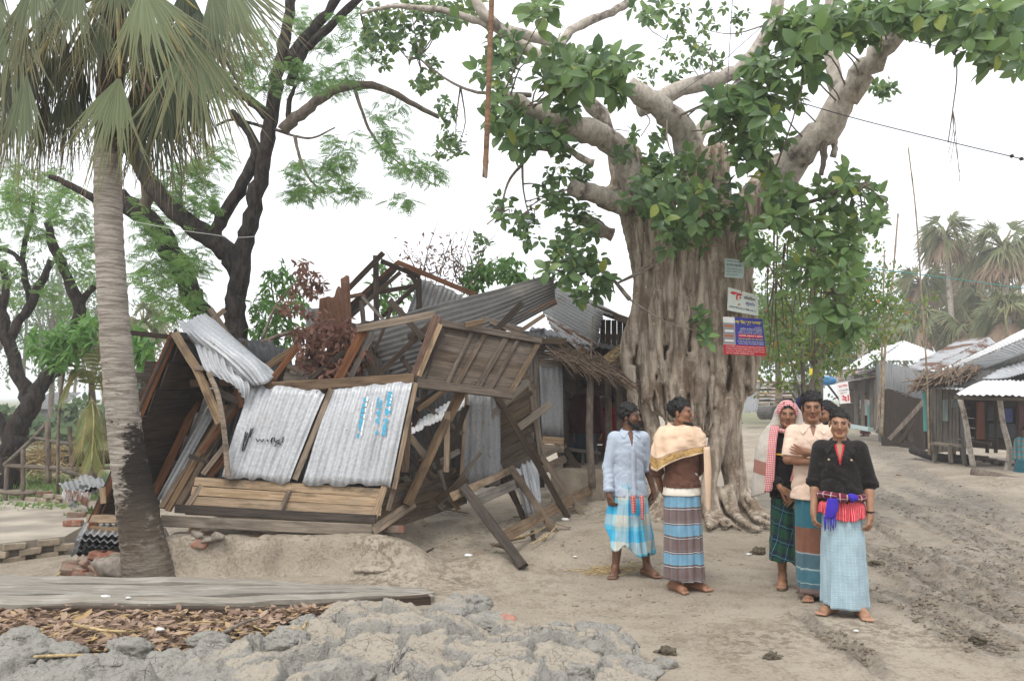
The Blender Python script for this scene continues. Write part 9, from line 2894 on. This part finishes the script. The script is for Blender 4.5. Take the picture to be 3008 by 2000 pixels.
# weeds
WEED = leafmat('leaf_weed', (.06, .12, .03), (.16, .24, .07), None, .6, .3)
for nm, lb, spots, n in (('weed_patch', 'low green weeds at the corner of the yard slab', [(60, 1480, 160, 8), (120, 1488, 90, 8), (200, 1486, 60, 8), (230, 1510, 30, 6)], 240), ('grass_tuft', 'tuft of short grass under the sill of the stall', [(1030, 1592, 30, 6)], 120)):
  bg = Bag(leaf_geo(1, .2 if nm == 'grass_tuft' else .5, .2, .3, 4))
  for x, y, rx, ry in spots:
    for k in range(n):
      g = G(x + rgl.normal(0, rx * .5), y + rgl.normal(0, ry * .5), .1)
      zg = max(gz(g.x, g.y), 0)
      bg.add(np.array([g.x, g.y, zg + rgl.uniform(0, .05)]), rgl.normal(0, .6, 3) + np.array([0, 0, .9]), np.array([0, -1., .5]) + rgl.normal(0, .4, 3), rgl.uniform(.05, .12), (rgl.uniform(), rgl.uniform(), 0))
  o_ = bg.build(nm, WEED, None, None, 'stuff')
  o_['label'] = lb
  o_['category'] = 'weeds' if nm == 'weed_patch' else 'grass'
# grass in the yard beyond the fence
bg = Bag(leaf_geo(1, .12, .1, .3, 3))
gp = [G(rgl.uniform(-40, 420), rgl.uniform(1385, 1470) if k < 6500 else rgl.uniform(1300, 1390), 0) for k in range(9000)]
gp = np.array([(g.x, g.y) for g in gp])
gp = gp[fbm(gp * .8, 2, 14) > -.05]
for (x, y), z in zip(gp, terrain(gp[:, 0], gp[:, 1], False)):
  bg.add(np.array([x, y, z]), rgl.normal(0, .5, 3) + np.array([0, 0, 1.]), np.array([0, -1., .3]) + rgl.normal(0, .4, 3), rgl.uniform(.06, .16), (rgl.uniform(), rgl.uniform(), 0))
o_ = bg.build('yard_grass', WEED, None, None, 'stuff')
tag(o_, 'short green grass in the yard beyond the slab', 'grass', None, 'stuff')

# ---------------------------------------------------------------- haze in the air
hz = NT('haze')
hz.t.nodes.remove(hz.b)
pv = hz.n('ShaderNodeVolumePrincipled')
pv.inputs['Color'].default_value = (.96, .97, 1.0, 1)
pv.inputs['Density'].default_value = 0.002
pv.inputs['Anisotropy'].default_value = 0.2
hz.t.links.new(pv.outputs[0], [n for n in hz.t.nodes if n.type == 'OUTPUT_MATERIAL'][0].inputs['Volume'])
hv, hf = box_geo(-1000, 1000, -40, 1600, -3, 24)
ho = obj('haze', mesh('haze', hv, hf), hz.m)
tag(ho, 'thin pale mist over the whole place', kind='stuff')
